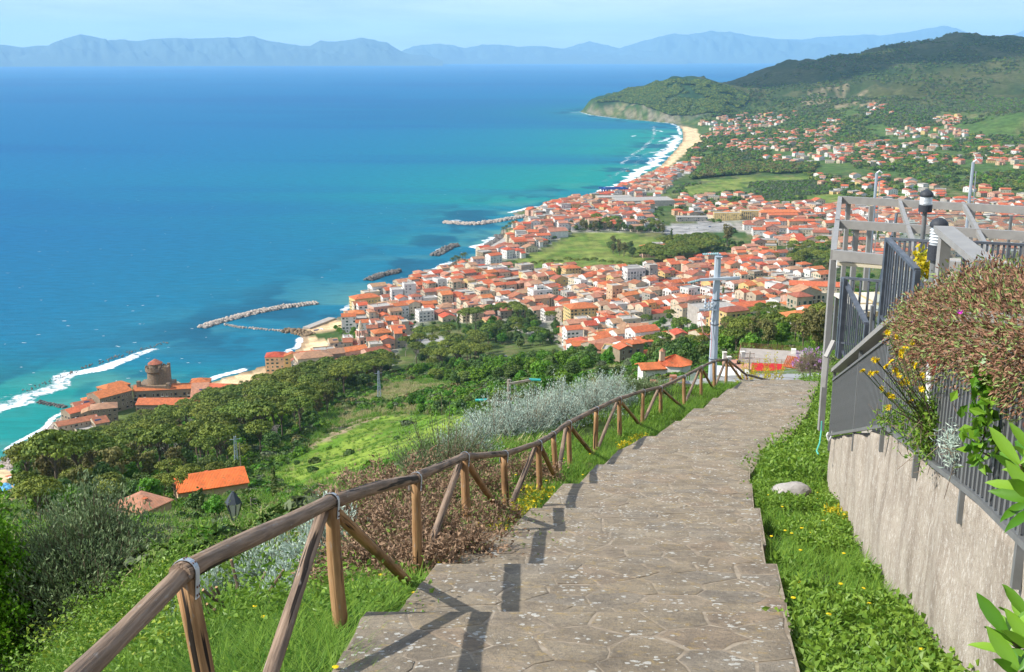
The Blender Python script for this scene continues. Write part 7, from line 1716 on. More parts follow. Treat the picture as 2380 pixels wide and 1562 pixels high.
sp_ = at_y(1183, 985, 110.0); sp_.z = float(gz(sp_.x, 110)); tp_ = at_y(1180, 882, 110.0); wp_ = empty('wooden_pole', 'grey pole with three short arms and teal insulators in mid slope', 'utility pole', sp_); h = tp_.z - sp_.z
M_conc = mat('weathered_grey_wood', (.28, .24, .20), (.20, .17, .14), scale=3)
mb = MB(); mb.tube([(0, 0, -1), (0, 0, h)], [.26, .2], 8); mb.obj('shaft', M_conc, wp_); M_teal = mat('teal_insulator', (.05, .40, .38), rough=.2, spec=.7)
for (x1_, z1_) in ((3.0, -.1), (-3.2, -2.3), (2.6, -3.2)): MB().bar((0, -.2, h + z1_ - .3), (x1_ * .75, -.2, h + z1_ + .1), .25, .2).obj('arm', M_conc, wp_); mb = MB(); mb.tube([(x1_ * .7, -.2, h + z1_ + .15), (x1_ * 1.1, -.2, h + z1_ + .1)], .14, 6); mb.obj('insulator', M_teal, wp_)
def thin_pole(px, py0, py1, lab, arms=2, r_=.14, pylon=False):
    b = G(px, py1); d = math.hypot(b.x, b.y); h = (py1 - py0) * S / FPX * b.y * 1.03
    t = empty('lattice_pylon' if pylon else 'wooden_pole', lab, 'pylon' if pylon else 'utility pole', b, .4)
    if pylon:
        w = h * .055
        for sx in (-1, 1):
            for sy in (-1, 1): MB().bar((sx * w, sy * w, -1), (sx * w * .3, sy * w * .3, h), .16).obj('leg', M_gal, t)
        n = 9; mb = MB()
        for i in range(n):
            f0, f1 = 1 - .7 * i / n, 1 - .7 * (i + 1) / n; z0, z1 = h * i / n, h * (i + 1) / n
            for s1 in (-1, 1): mb.bar((-w * f0, s1 * w * f0, z0), (w * f1, s1 * w * f1, z1), .09); mb.bar((w * f0, s1 * w * f0, z0), (-w * f1, s1 * w * f1, z1), .09); mb.bar((s1 * w * f0, -w * f0, z0), (s1 * w * f1, w * f1, z1), .09)
        mb.obj('lattice', M_gal, t); MB().bar((-w * 2.2, 0, h * .93), (w * 2.2, 0, h * .93), .14).obj('cross_arm', M_gal, t)
    else:
        mb = MB(); mb.tube([(0, 0, -1), (0, 0, h)], [r_, r_ * .75], 6); mb.obj('shaft', M_conc, t)
        for i in range(arms): MB().bar((-.1, 0, h - .3 - i * .8), (.9, 0, h - .3 - i * .8), .1).obj('arm', M_conc, t)
    return t
thin_pole(552, 1005, 1110, 'lattice steel pylon among the pines left of the meadow', pylon=True)
thin_pole(882, 858, 935, 'small lattice mast at the lower edge of the town', pylon=True)
thin_pole(562, 1020, 1122, 'thin wooden pole just right of the tall pylon')
thin_pole(586, 1150, 1212, 'wooden pole right of the new orange roofed house')
thin_pole(464, 1050, 1115, 'phone mast pole left of the tall pylon', 1); thin_pole(330, 1125, 1190, 'phone mast pole behind the olive shrub', 1)
thin_pole(1741, 815, 860, 'slim pole among trees right of utility pole', 0); thin_pole(1544, 818, 868, 'slim pale pole right of the stone tower house', 0)
# old style street lamp with tilted lantern
lb = at_y(556, 1292, 60.0); lt_ = at_y(542, 1178, 60.0); lamp = empty('street_lamp', 'old style black street lamp with tilted glass lantern below the fence', 'street lamp', lb); h = lt_.z - lb.z; HS = 1.15; M_iron = mat('cast_iron', (.04, .05, .06), rough=.5)
gzl = float(gz(lb.x, 60.0)); mb = MB(); mb.lathe([(.32, 0), (.32, .12), (.22, .2), (.16, .5), (.24, .6), (.13, .75), (.12, 1.3), (.19, 1.4), (.09, 1.6), (.07, h * .72)], 10); mb.obj('post', M_iron, lamp)
lx = (lt_.x - lb.x); lan = Vector((lx * .75, 0, h * .72))
mb = MB(); mb.lathe([(.12 * HS, 0), (.38 * HS, .95 * HS), (.40 * HS, 1.0 * HS)], 6, lan); mb.obj('lantern_glass', mat('lantern_glass', (.62, .62, .58), rough=.3, spec=.6), lamp)
mb = MB(); mb.lathe([(.44 * HS, 1.0 * HS), (.30 * HS, 1.25 * HS), (.16 * HS, 1.45 * HS), (.06 * HS, 1.6 * HS)], 6, lan); mb.obj('lantern_hood', M_iron, lamp)
for k in range(6): a = k * math.pi / 3; MB().bar(lan + Vector((math.cos(a) * .12, math.sin(a) * .12, 0)) , lan + Vector((math.cos(a) * .41, math.sin(a) * .41, 1.0)) * HS, .06).obj('lantern_bar', M_iron, lamp)
MB().box(-1.1, 1.3, -.9, .9, min(-1.2, gzl - lb.z - .5), -.01).obj('plinth', WM['cream'], lamp)

# ------------------------------------------------------------------ the roofs, court and road just below the end of the walk
M_asph = mat('grey_asphalt', (.30, .30, .30), (.36, .36, .36), scale=1.2)
def flat_on(name, pts, m, lift=.06, **kw):
    P = []
    for (px, py) in pts: p = G(px, py); P.append((p.x, p.y))
    P = np.array(P); n = len(P); cx, cy = P.mean(0); V = [(cx, cy, float(gz(cx, cy)) + lift + .15)]; rings = 5
    for i in range(1, rings + 1):
        for (x, y) in P: X, Y = cx + (x - cx) * i / rings, cy + (y - cy) * i / rings; V.append((X, Y, float(gz(X, Y)) + lift))
    F_ = [(0, 1 + j, 1 + (j + 1) % n) for j in range(n)]
    for i in range(rings - 1): F_ += [(1 + i * n + j, 1 + (i + 1) * n + j, 1 + (i + 1) * n + (j + 1) % n, 1 + i * n + (j + 1) % n) for j in range(n)]
    return link(name, np_mesh(name, V, F_, [m]), **kw)
def boxh(nm, lab, cat, px, py, y_, w, d, hgt, m, rot=0, extra=None):
    p = at_y(px, py, y_); t = empty(nm, lab, cat, (p.x, p.y, p.z), rot); return t
M_redw = mat('red_canvas', (.50, .03, .03), (.42, .02, .025), scale=2); M_conr = mat('concrete_deck', (.40, .35, .30), (.33, .29, .25), scale=.7); M_terra = mat('terracotta_paving', (.52, .27, .19), (.46, .24, .17), scale=1.5)
# flat roofed house: top of the roof seen
t = boxh('flat_roofed_house', 'house below with flat concrete roof and rusty rail round it', 'house', 1800, 838, 215, 0, 0, 0, None, R(-14))
rz_ = 0; MB().box(-7, 5.5, -4, 7.5, -5, 0).obj('walls', WM['cream'], t); MB().box(-7.2, 5.7, -4.2, 7.7, .003, .25).obj('roof_slab', M_conr, t)
M_rust = mat('rusty_rail', (.22, .10, .05), rough=.7)
for k in range(4): 
    z0 = .5 + k * .28
    for a, b in (((-7.1, -4, z0), (-7.1, 7.6, z0)), ((-7.1, 7.6, z0), (5.6, 7.6, z0)), ((-7.1, -4, z0), (5.6, -4, z0))): MB().bar(a, b, .05).obj('rail_bar', M_rust, t)
for q in np.linspace(-7.1, 5.6, 7): MB().bar((q, 7.6, .2), (q, 7.6, 1.4), .06).obj('rail_post', M_rust, t); MB().bar((q, -4, .2), (q, -4, 1.4), .06).obj('rail_post', M_rust, t)
MB().box(3.2, 4.2, 5.2, 6.2, .26, 1.2).obj('chimney', WM['white'], t)
t = boxh('awning', 'red fabric awning stretched in front of flat roofed house', 'awning', 1786, 873, 196, 0, 0, 0, None, R(-4)); MB().add([(-3.2, 0, 0), (3.4, 0, -.1), (3.5, 2.6, 1.6), (-2.8, 2.6, 1.7), (-3.2, 0, -.06), (3.4, 0, -.16), (3.5, 2.6, 1.54), (-2.8, 2.6, 1.64)], [(0, 1, 2, 3), (7, 6, 5, 4), (0, 4, 5, 1)]).obj('canvas', M_redw, t)
for sx in (-3, 3.2): MB().bar((sx, 0, -2.4), (sx, 0, 0), .08).obj('pole', M_steel, t)
# tile roofed stone hut with real tile rows
t = boxh('stone_hut', 'stone hut with barrel tile roof beside the flowering tree', 'house', 1849, 862, 185, 0, 0, 0, None, R(-30)); MB().box(-1.8, 3.4, -.2, 5, -3, .35).obj('walls', mat('rubble_stone', (.34, .27, .19), (.22, .18, .13), scale=3, bump=.5, bscale=6, bdist=.1), t); MB().box(-2.1, 3.7, -.5, -.25, .36, .56).obj('white_eave', M_trim, t)
tm = MB(); tm.tube([(0, 0, 0), (0, 2.75, 1.35)], .11, 8); tile_me = tm.mesh('tile_row', RM['orange'])
wb = MB(); wb.add([(-2.3, -.6, .56), (3.9, -.6, .56), (3.0, 2.2, 1.9), (-1.2, 2.2, 1.9), (3.9, 5, .56), (-2.3, 5, .56)], [(0, 1, 2, 3), (3, 2, 4, 5), (0, 3, 5), (1, 4, 2)]); rf_ = wb.obj('roof', RM['red brown'], t)
for k in range(22): link('tile_row', tile_me, rf_, (-2.1 + k * .28, -.6, .6))
# terracotta terrace, white canopies, road, guard fence
t = boxh('roof_terrace', 'terracotta paved terrace with white pillars and potted flowers', 'terrace', 1728, 846, 212, 0, 0, 0, None, .1); MB().box(-3.2, 3.5, -4.5, 3.8, -3, 0).obj('paving', M_terra, t)
for (x_, y_) in ((-2.9, 3.5), (.9, 3.6), (-3.0, 0)): MB().box(x_ - .35, x_ + .35, y_ - .35, y_ + .35, .003, 1.5).obj('pillar', WM['white'], t); MB().box(x_ - .45, x_ + .45, y_ - .45, y_ + .45, 1.503, 1.65).obj('pillar_cap', M_trim, t)
for q in np.linspace(-2.8, 3.4, 22): MB().bar((q, 3.6, 0), (q, 3.6, 1.1), .04).obj('rail_bar', M_rust, t)
MB().bar((-2.9, 3.6, 1.1), (3.4, 3.6, 1.1), .08).obj('top_rail', M_rust, t)
mb = MB(); mb.lathe([(.3, 0), (.45, .6)], 10, (-.9, .3, 0)); mb.obj('flower_pot', M_black, t)
t = boxh('canopy', 'white fabric canopies on frames behind end of the fence', 'canopy', 1715, 880, 172, 0, 0, 0, None, .1); M_canv = mat('white_canvas', (.72, .71, .68), rough=.8)
for k, (x_, z_) in enumerate(((-3.0, .9), (-1.0, .6), (1.2, .2))): MB().add([(x_ - 1, -.5, z_), (x_ + 1, -.8, z_ - .3), (x_ + 1.1, 2.2, z_ + .7), (x_ - .9, 2.2, z_ + .9)], [(0, 1, 2, 3)]).obj('canvas', M_canv, t)
for x_ in (-3.9, -2, 0, 2.2): MB().bar((x_, -.6, -2.2), (x_, -.6, .8 - (x_ + 4) * .12), .1).obj('post', WM['white'], t)
flat_on('road', [(1650, 884), (1760, 872), (1915, 868), (1915, 897), (1860, 903), (1770, 896), (1700, 888)], M_asph, kind='structure')
flat_on('road', [(1590, 905), (1560, 895), (1600, 885), (1660, 878), (1660, 890), (1620, 900)], M_asph, kind='structure')
t = empty('roadside_fence', 'light grey roadside railing in front of the red awning', 'railing', (0, 0, 0)); pa, pb = at_y(1690, 893, 158), at_y(1868, 871, 178)
M_lg = mat('pale_grey_paint', (.45, .5, .5), rough=.5)
for i in range(56): p = pa.lerp(pb, i / 55); MB().bar(p - Vector((0, 0, .0)), p + Vector((0, 0, .95)), .03).obj('bar', M_lg, t)
MB().bar(pa + Vector((0, 0, .95)), pb + Vector((0, 0, .95)), .06).obj('top_rail', M_lg, t); MB().bar(pa + Vector((0, 0, .08)), pb + Vector((0, 0, .08)), .05).obj('bottom_rail', M_lg, t)
t = empty('roadside_fence', 'pale blue grey railing on the bend below silver bushes', 'railing', (0, 0, 0)); ln_ = [at_y(1462, 905, 118), at_y(1520, 890, 122), at_y(1565, 878, 128), at_y(1605, 868, 134), at_y(1625, 866, 136)]
for a, b in zip(ln_[:-1], ln_[1:]):
    MB().bar(a, b, .06).obj('top_rail', M_lg, t)
    for k in range(9): p = a.lerp(b, k / 9); MB().bar(p, p - Vector((0, 0, 1.3)), .05).obj('bar', M_lg, t)
for p in (ln_[1], ln_[2]): MB().box(-.4, .4, -.4, .4, -1.6, .3).obj('brick_pillar', mat('red_brick', (.38, .16, .10), scale=6), t, p)
# purple flowering tree and yellowing shrubs at the foot of the walk
ft = empty('flowering_tree', 'bent small tree with dusty purple crown at end of the walk', 'tree', at_y(1885, 893, 98)); s_ = 1.0; ft.scale = (1.25, 1.25, 1.25)
for a, b in (((-.3, 0, -.4), (-.9, .1, 1.3)), ((.1, 0, -.4), (.3, .2, 1.4)), ((.6, .1, -.4), (.9, 0, 1.2)), ((-.1, .3, -.4), (-.2, .2, 1.6))): mb = MB(); a = Vector(a); b = Vector(b); mb.tube([a, a.lerp(b, .5) + Vector((.12, 0, 0)), b], [.09, .07, .05], 6); mb.obj('trunk', M_pale, ft)
link('crown', bush_mesh('crown', (1.45, 1.3, 1.5), 300, 40, .08, .035, [mat('dusty_leaves', (.17, .14, .09), (.34, .29, .20), tint=True, rough=.8, trans=.1), M_twig], 101, up=.3, spread=.8, base=.2, shell=.6), ft, (0, 0, 1.1))
link('blossom', bush_mesh('blossom', (1.3, 1.1, 1.5), 60, 8, .09, .06, [mat('lilac_petals', (.42, .20, .50), (.55, .30, .62), tint=True)], 102, up=.8, along=(.85, 1.05), shell=.95), ft, (-.1, 0, 1.25))
for px, py, y_, lab in ((1735, 858, 70, 'yellow leaved sapling in front of red awning at left'), (1770, 862, 68, 'yellow leaved sapling with tall bare stems before red awning'), (1800, 858, 70, 'yellow leaved sapling at right of the red awning')):
    p = at_y(px, py + 40, y_); bush('sapling', lab, 0, 0, 1.0, .8, 2.2, 34, 22, .09, .06, [M_yellowgreen, M_twig], int(px), p=p, up=.2, spread=.8, along=(.5, 1.02), shell=.6)
for px, py, y_ in ((1490, 925, 64),):
    p = G(px, py); o = bush('slope_shrub', None, 0, 0, 1.0, .9, .8, 160, 40, .07, .03, [M_olive if px % 40 else M_green, M_twig], int(px), p=p, up=.5, spread=.7, shell=.6); later_label(o, 'rounded shrub beyond the fence')
landmark('end of the fence', feet[-1])
# ------------------------------------------------------------------ surf, breakwaters and shore
foam = bpy.data.materials.new('sea_foam'); foam.use_nodes = True; N, L = foam.node_tree.nodes, foam.node_tree.links; b = N['Principled BSDF']; b.inputs['Base Color'].default_value = (.80, .84, .86, 1); b.inputs['Roughness'].default_value = .9
tr = N.new('ShaderNodeBsdfTransparent'); mx = N.new('ShaderNodeMixShader'); at = N.new('ShaderNodeAttribute'); at.attribute_name = 'thick'; geo = N.new('ShaderNodeNewGeometry')
mp = N.new('ShaderNodeMapping'); mp.inputs['Scale'].default_value = (.16, .30, 1); mp.inputs['Rotation'].default_value = (0, 0, -.5); L.new(geo.outputs['Position'], mp.inputs[0])
n = N.new('ShaderNodeTexNoise'); n.inputs['Scale'].default_value = 1.0; n.inputs['Detail'].default_value = 8; n.inputs['Roughness'].default_value = .72; L.new(mp.outputs[0], n.inputs['Vector'])
ad = N.new('ShaderNodeMath'); ad.operation = 'ADD'; L.new(n.outputs['Fac'], ad.inputs[0]); L.new(at.outputs['Fac'], ad.inputs[1])
mr = N.new('ShaderNodeMapRange'); mr.inputs[1].default_value = .98; mr.inputs[2].default_value = 1.14; L.new(ad.outputs[0], mr.inputs[0])
L.new(mr.outputs[0], mx.inputs[0]); L.new(tr.outputs[0], mx.inputs[1]); L.new(b.outputs[0], mx.inputs[2]); L.new(mx.outputs[0], N['Material Output'].inputs[0])
def surf(pts, w, amt=1.0, off=0.0, world=False, lab=None, step=6, z=.12):
    """a strip of foam along a line on the water; amt up to 1 = solid"""
    P = np.array(pts, float) if world else hit_z(pts, 0); P = resample(P, step); n = len(P); d = np.gradient(P, axis=0); d /= np.hypot(d[:, 0], d[:, 1])[:, None] + 1e-9; nn = np.stack([-d[:, 1], d[:, 0]], 1)
    W_ = np.interp(np.linspace(0, 1, n), np.linspace(0, 1, len(w)), w) if hasattr(w, '__len__') else np.full(n, float(w))
    V = []; T = []; K = (-1, -.75, -.5, -.2, .1, .4, .7, 1)
    wob = (fbm(P[:, 0] / 23., P[:, 1] / 23., 3, 3) - .5) * W_ * .9
    for k in K:
        q = P + nn * (W_ * .5 * k + wob + off)[:, None]; V.append(np.concatenate([q, np.full((n, 1), z)], 1)); e = min(1, np.interp(abs(k), [0, .5, 1], [1, .85, 0]))
        T.append(e * .72 * amt * np.clip(np.minimum(np.arange(n), n - 1 - np.arange(n)) / 3., 0, 1) * (.8 + .4 * fbm(P[:, 0] / 40. + k, P[:, 1] / 40., 8, 2)))
    V = np.stack(V, 1).reshape(-1, 3); T = np.stack(T, 1).ravel()
    return link('surf_foam', np_mesh('surf_foam', V, grid_faces(n, len(K)), [foam], attrs={'thick': T}), kind='stuff', label=lab or 'white surf breaking along the shore')
surf([(-120, 1050), (-60, 985), (0, 948), (60, 915), (130, 888), (200, 862), (270, 838), (330, 820), (402, 803)], [46, 44, 42, 38, 34, 28, 20, 10], .97, lab='long white breaker line over the sunken reef')
surf([(-60, 965), (0, 930), (60, 905), (130, 880), (200, 857)], [34, 30, 24, 12], .66, lab='broken foam seaward of the reef line')
surf([(228, 808), (250, 815), (298, 818)], 11, .86); surf([(270, 826), (300, 815)], 7, 1.0)
surf([(225, 905), (250, 900), (275, 896)], 8, .8); surf([(262, 885), (305, 878)], 10, .62)
def along(i0, i1, w, amt, off): 
    P = COAST[i0:i1 + 1]; return surf(P, w, amt, off, world=True)
ci = {p: i for i, p in enumerate(COAST_PX)}
along(ci[(0, 1075)], ci[(195, 945)], 9, .9, 4); along(ci[(462, 897)], ci[(615, 849)], 15, 1.0, 5); along(ci[(650, 838)], ci[(686, 776)], 13, .95, 5); along(ci[(462, 897)], ci[(615, 849)], 10, .6, 17)
along(ci[(798, 732)], ci[(893, 679)], 16, .85, 8); along(ci[(985, 649)], ci[(1071, 604)], 22, .9, 11); along(ci[(1133, 588)], ci[(1158, 547)], 26, .95, 12)
along(ci[(1186, 498)], ci[(1311, 468)], 16, .95, 7); along(ci[(1413, 453)], ci[(1464, 426)], 30, .95, 14); along(ci[(1464, 426)], ci[(1588, 314)], 46, 1.0, 20); along(ci[(1464, 426)], ci[(1588, 314)], 30, .62, 62); along(ci[(1588, 314)], ci[(1522, 282.5)], 20, .9, 9); along(ci[(1522, 282.5)], ci[(1349, 260)], 14, .9, 6)
along(ci[(1537, 384.6)], ci[(1581, 294)], 22, .72, 95)
surf([(1318, 262), (1350, 261)], 12, 1.0)
for a in (((1504, 304), (1525, 303), (1546, 307), 16), ((1466, 318), (1478, 315), (1490, 316), 16), ((1494, 346), (1506, 348), (1512, 347), 12), ((1455, 362), (1480, 364), (1505, 366), 10), ((1500, 356), (1540, 352), (1545, 345), 22), ((1520, 330), (1545, 326), (1560, 318), 26), ((1505, 378), (1515, 372), (1522, 366), 20)): surf(a[:3], a[3], .95, step=9)
surf([(845, 655), (862, 643), (890, 633), (930, 629)], 11, .92); surf([(1003, 596), (1020, 580), (1058, 567)], 12, .9); surf([(1030, 517), (1060, 512), (1095, 514)], 12, .85); surf([(464, 765), (475, 755), (520, 742)], 6, .9); surf([(630, 768), (665, 775), (672, 782)], 8, .95); surf([(735, 706), (748, 708)], 6, .9)
surf([(890, 605), (905, 606)], 4, .9); surf([(775, 745), (800, 738)], 7, .8); surf([(1100, 567), (1112, 566)], 6, 1.0)
rs = np.random.RandomState(140); V = []; T = []; F_ = []
for i in range(190):
    while True:
        px, py = rs.uniform(0, 1500), rs.uniform(330, 950) if i % 3 else rs.uniform(240, 500)
        p = hit_z([(px, py)], 0)[0]
        if not inside(np.array([p[0]]), np.array([p[1]]), LAND_POLY)[0]: break
    a = rs.uniform(-.3, .5); l_, w_ = rs.uniform(1.2, 4), rs.uniform(.3, .8); c_, s_ = math.cos(a), math.sin(a); n0 = len(V)
    V.append((p[0], p[1], .15)); T.append(.9)
    for k in range(6): q = k * 1.047; u_, v_ = math.cos(q) * l_, math.sin(q) * w_; V.append((p[0] + u_ * c_ - v_ * s_, p[1] + u_ * s_ + v_ * c_, .15)); T.append(.30)
    F_ += [(n0, n0 + 1 + k, n0 + 1 + (k + 1) % 6) for k in range(6)]
link('whitecaps', np_mesh('whitecaps', np.array(V), F_, [foam], attrs={'thick': np.array(T)}), kind='stuff', label='scattered small whitecaps on the sea')

M_pr = mat('pale_boulders', (.50, .42, .35), (.38, .32, .27), scale=1, objvar=.2); M_dr = mat('dark_boulders', (.11, .10, .09), (.20, .18, .16), scale=1, objvar=.25); M_br = mat('brown_shore_rock', (.28, .19, .10), (.17, .12, .08), scale=.6, objvar=.15)
ROCK = {m.name: [rock_mesh('boulder', 1, .8, .75, m, 60 + i, 1) for i in range(3)] for m in (M_pr, M_dr, M_br)}
def boulders(nm, lab, cat, pts, width, size, n, m, hump=1.0, off=0.0, world=None, lm=None):
    P = resample(hit_z(pts, 0) if world is None else world, 3); d = np.gradient(P, axis=0); d /= np.hypot(d[:, 0], d[:, 1])[:, None] + 1e-9; nn = np.stack([-d[:, 1], d[:, 0]], 1); c = P.mean(0)
    t = empty(nm, lab, cat, (c[0], c[1], 0)); rr = random.Random(int(width * 7 + n)); far = MB()
    for i in range(n):
        j = rr.randrange(len(P)); q = rr.uniform(-.5, .5); p = P[j] + nn[j] * (q * width + off); s = size * rr.uniform(.6, 1.3); zt_ = hump * (1 - (2 * abs(q)) ** 1.5) + .1; z = max(zt_, float(gz(p[0], p[1])) * (1 if off else 0) + .2)
        me = rr.choice(ROCK[m.name])
        if i < 290: o = link('boulder', me, t, (p[0] - c[0], p[1] - c[1], z), (rr.random() * 3, rr.random() * 3, rr.random() * 6)); o.scale = (s, s, s * .8)
        else:
            M_ = Matrix.Translation((p[0] - c[0], p[1] - c[1], z)) @ Matrix.Rotation(rr.random() * 6, 4, 'Z') @ Matrix.Scale(s, 4); far.add([M_ @ v.co for v in me.vertices], [tuple(q_.vertices) for q_ in me.polygons])
    if far.v: far.obj('boulders', m, t, kind='stuff')
    if lm: landmark(lm, c)
    return t
boulders('breakwater', 'long pale boulder breakwater curving off the town beach', 'breakwater', [(470, 762), (500, 752), (540, 741), (590, 728), (660, 715), (735, 706)], 9, 1.9, 620, M_pr, 2.0, lm='long breakwater')
boulders('breakwater', 'low thin line of rocks between long breakwater and beach', 'breakwater', [(523, 755), (560, 762), (600, 765), (655, 770)], 4, 1.3, 150, M_pr, .4)
boulders('breakwater', 'dark boulder islet breakwater off the old town', 'breakwater', [(857, 652), (880, 643), (905, 637), (928, 632)], 11, 2.3, 230, M_dr, 2.2)
boulders('breakwater', 'grey boulder islet breakwater just before the harbour beach', 'breakwater', [(1010, 595), (1025, 586), (1045, 576), (1060, 571)], 13, 2.5, 230, M_dr, 2.2)
boulders('breakwater', 'curved pale breakwater sheltering the harbour beach', 'breakwater', [(1034, 518), (1070, 521), (1110, 522), (1160, 514), (1215, 505)], 13, 2.6, 420, M_pr, 2.2)
boulders('breakwater', 'short low rock groyne near the sea wall', 'breakwater', [(92, 935), (115, 940), (150, 947)], 5, 1.3, 110, M_dr, .5)
boulders('reef', 'line of dark half sunken rocks along the breaker line', 'reef', [(60, 908), (130, 882), (200, 854), (300, 820), (385, 797)], 7, .9, 120, M_dr, -.35)
boulders('riprap', 'band of pale boulders piled along the sea wall', 'sea defence', None, 15, 1.5, 900, M_pr, 1.0, -9, COAST[ci[(0, 1075)] - 1:ci[(195, 945)] + 1])
boulders('rock_shelf', 'brown rock outcrop beside the small pier', 'rocks', [(664, 770), (690, 772), (722, 780)], 14, 2.2, 120, M_br, 1.2)
boulders('rock_shelf', 'dark rocks along the shore under the yellow palazzo', 'rocks', None, 10, 1.8, 200, M_br, .6, -3, COAST[ci[(798, 732)]:ci[(893, 679)] + 1])
boulders('rock_shelf', 'rocks along the seafront promenade', 'rocks', None, 10, 1.8, 200, M_br, .6, -2, COAST[ci[(960, 657)]:ci[(1071, 604)] + 1])
boulders('rock_shelf', 'rocks outside the harbour mole', 'rocks', None, 12, 2.4, 200, M_dr, .8, 0, COAST[ci[(1135, 578)]:ci[(1158, 547)] + 1])
boulders('rock_shelf', 'brown rocks along the road beyond the blue gantry', 'rocks', None, 16, 3.0, 220, M_br, .8, -6, COAST[ci[(1398, 449)]:ci[(1512, 399)] + 1])
boulders('rock', 'single small rock off the beach beyond the gantry', 'rocks', [(1457, 399), (1462, 399)], 4, 3.0, 8, M_dr, 1.0)
M_quay = mat('quay_concrete', (.34, .30, .26), (.42, .38, .33), scale=.4, detail=6)
def quay(nm, lab, cat, a, b, w, h, lm=None):
    a, b = hit_z([a], 1.5)[0], hit_z([b], 1.5)[0]; MB_ = MB(); a3, b3 = Vector((a[0], a[1], h / 2 - 1)), Vector((b[0], b[1], h / 2 - 1)); MB_.bar(a3, b3, w, h + 2); t = MB_.obj(nm, M_quay, label=lab, category=cat)
    return t
quay('pier', 'short concrete pier at the end of the small beach', 'pier', (712, 762), (772, 739), 8, 2.0)
quay('sea_wall', 'pale concrete sea wall beside the shore car park', 'wall', (68, 1062), (194, 960), 1.6, 3.6)
quay('mole', 'brown stone mole sheltering the harbour lot', 'pier', (1148, 575), (1238, 520), 10, 3.0); quay('platform', 'long flat bathing platform at the point', 'pier', (1316, 466), (1395, 459), 16, 2.4)
x, y = P_(120, 1075)
# beach bar with white and orange roof, umbrellas
t = empty('beach_bar', 'white and orange roofed beach bar at the bottom left shore', 'building', (*P_(68, 1112), float(gz(*P_(68, 1112)))), R(42))
MB().box(-9, 9, -4, 0, -2, 3).obj('walls', WM['white'], t); MB().box(-9.5, 9.5, -4.5, 0, 3.01, 3.3).obj('white_roof', mat('white_sheet', (.78, .78, .76)), t); mb = MB(); mb.add([(-9.5, 0, 3.4), (9.5, 0, 3.4), (9.5, 5, 2.3), (-9.5, 5, 2.3), (-9.5, 0, 3.2), (9.5, 0, 3.2), (9.5, 5, 2.1), (-9.5, 5, 2.1)], [(0, 1, 2, 3), (7, 6, 5, 4), (0, 4, 5, 1), (1, 5, 6, 2), (2, 6, 7, 3), (3, 7, 4, 0)]); mb.obj('tiled_roof', RM['orange'], t)
landmark('beach bar', P_(68, 1112)); M_sky = mat('sky_blue_fabric', (.12, .42, .70))
mb = MB(); mb.lathe([(1.15, 1.9), (.05, 2.5)], 8); um = mb.mesh('parasol', M_sky); mb = MB(); mb.tube([(0, 0, 0), (0, 0, 1.95)], .04, 5); um2 = mb.mesh('pole', M_white)
for px, py in ((6, 1146), (14, 1142), (22, 1138), (30, 1134), (42, 1142), (50, 1138), (46, 1150), (10, 1154), (20, 1150), (36, 1128)):
    p = G(px, py); t = empty('beach_umbrella', None, 'parasol', p, 0, 'blue parasols on the bottom left beach'); link('parasol', um, t); link('pole', um2, t); later_label(t, 'blue beach parasol')
# cars
CARM = {k: mat('paint_' + k, c, rough=.3, spec=.6) for k, c in {'white': (.7, .7, .7), 'dark grey': (.05, .055, .06), 'silver': (.38, .40, .42), 'blue': (.03, .10, .28), 'red': (.38, .03, .03), 'black': (.015, .015, .02)}.items()}
M_tyre = mat('tyre', (.02, .02, .02)); _w = MB(); _w.tube([(0, -.1, 0), (0, .1, 0)], .32, 10); WHEEL = _w.mesh('wheel', M_tyre)
def car_bits(m):
    b_ = MB(); pr = [(-2.05, .35), (-2.05, .75), (-1.9, .88), (-1.0, .95), (1.0, .95), (1.95, .80), (2.1, .6), (2.1, .35)]
    n_ = len(pr); b_.add([(x_, s_, z_) for s_ in (-.85, .85) for x_, z_ in pr], [tuple(range(n_)), tuple(range(2 * n_ - 1, n_ - 1, -1))] + [(i, i + n_, (i + 1) % n_ + n_, (i + 1) % n_) for i in range(n_)])
    c_ = MB(); pr = [(-1.6, .95), (-1.25, 1.42), (.35, 1.45), (1.05, .95)]; c_.add([(x_, s_ * (.80 if z_ < 1 else .66), z_) for s_ in (-1, 1) for x_, z_ in pr], [(0, 1, 2, 3), (7, 6, 5, 4), (0, 4, 5, 1), (2, 6, 7, 3)])
    r_ = MB(); r_.box(-1.2, .3, -.64, .64, 1.43, 1.48); return b_.mesh('body', m), c_.mesh('windows', M_pane), r_.mesh('roof', m)
CB = {k: car_bits(m) for k, m in CARM.items()}
for i, (px, py, cn, lab) in enumerate([(133, 1050, 'dark grey', 'dark grey car parked by the sea wall'), (142, 1084, 'black', 'black car next to the tall narrow shore house'), (152, 1083, 'black', None), (799, 790, 'white', 'white car on the beach road'), (1175, 831, 'dark grey', None), (1196, 830, 'silver', None), (1209, 829, 'blue', None), (1220, 829, 'white', None), (1106, 847, 'black', None), (1124, 847, 'white', None), (1228, 828, 'red', None),
        (1186, 836, 'silver', None), (1140, 849, 'blue', None), (900, 846, 'blue', None), (912, 870, 'white', None), (1828, 676, 'white', None), (1835, 677, 'blue', None), (1842, 676, 'silver', None), (1850, 678, 'dark grey', None), (1600, 532, 'white', None), (1620, 530, 'silver', None), (1650, 528, 'blue', None), (1942, 740, 'white', 'white van on the road at the right edge of town')]):
    p = G(px, py); t = empty('parked_car', lab, 'car', p + Vector((0, 0, .1)), R(30 if px < 200 else rnd.choice([0, 80, 100, 20])), 'parked cars'); a, b_, c_ = CB[cn]; link('body', a, t); link('windows', b_, t); link('roof', c_, t)
    for wx_ in (-1.3, 1.3):
        for wy_ in (-.82, .82): link('wheel', WHEEL, t, (wx_, wy_, .32))
    if lab is None: later_label(t, cn + ' parked car')
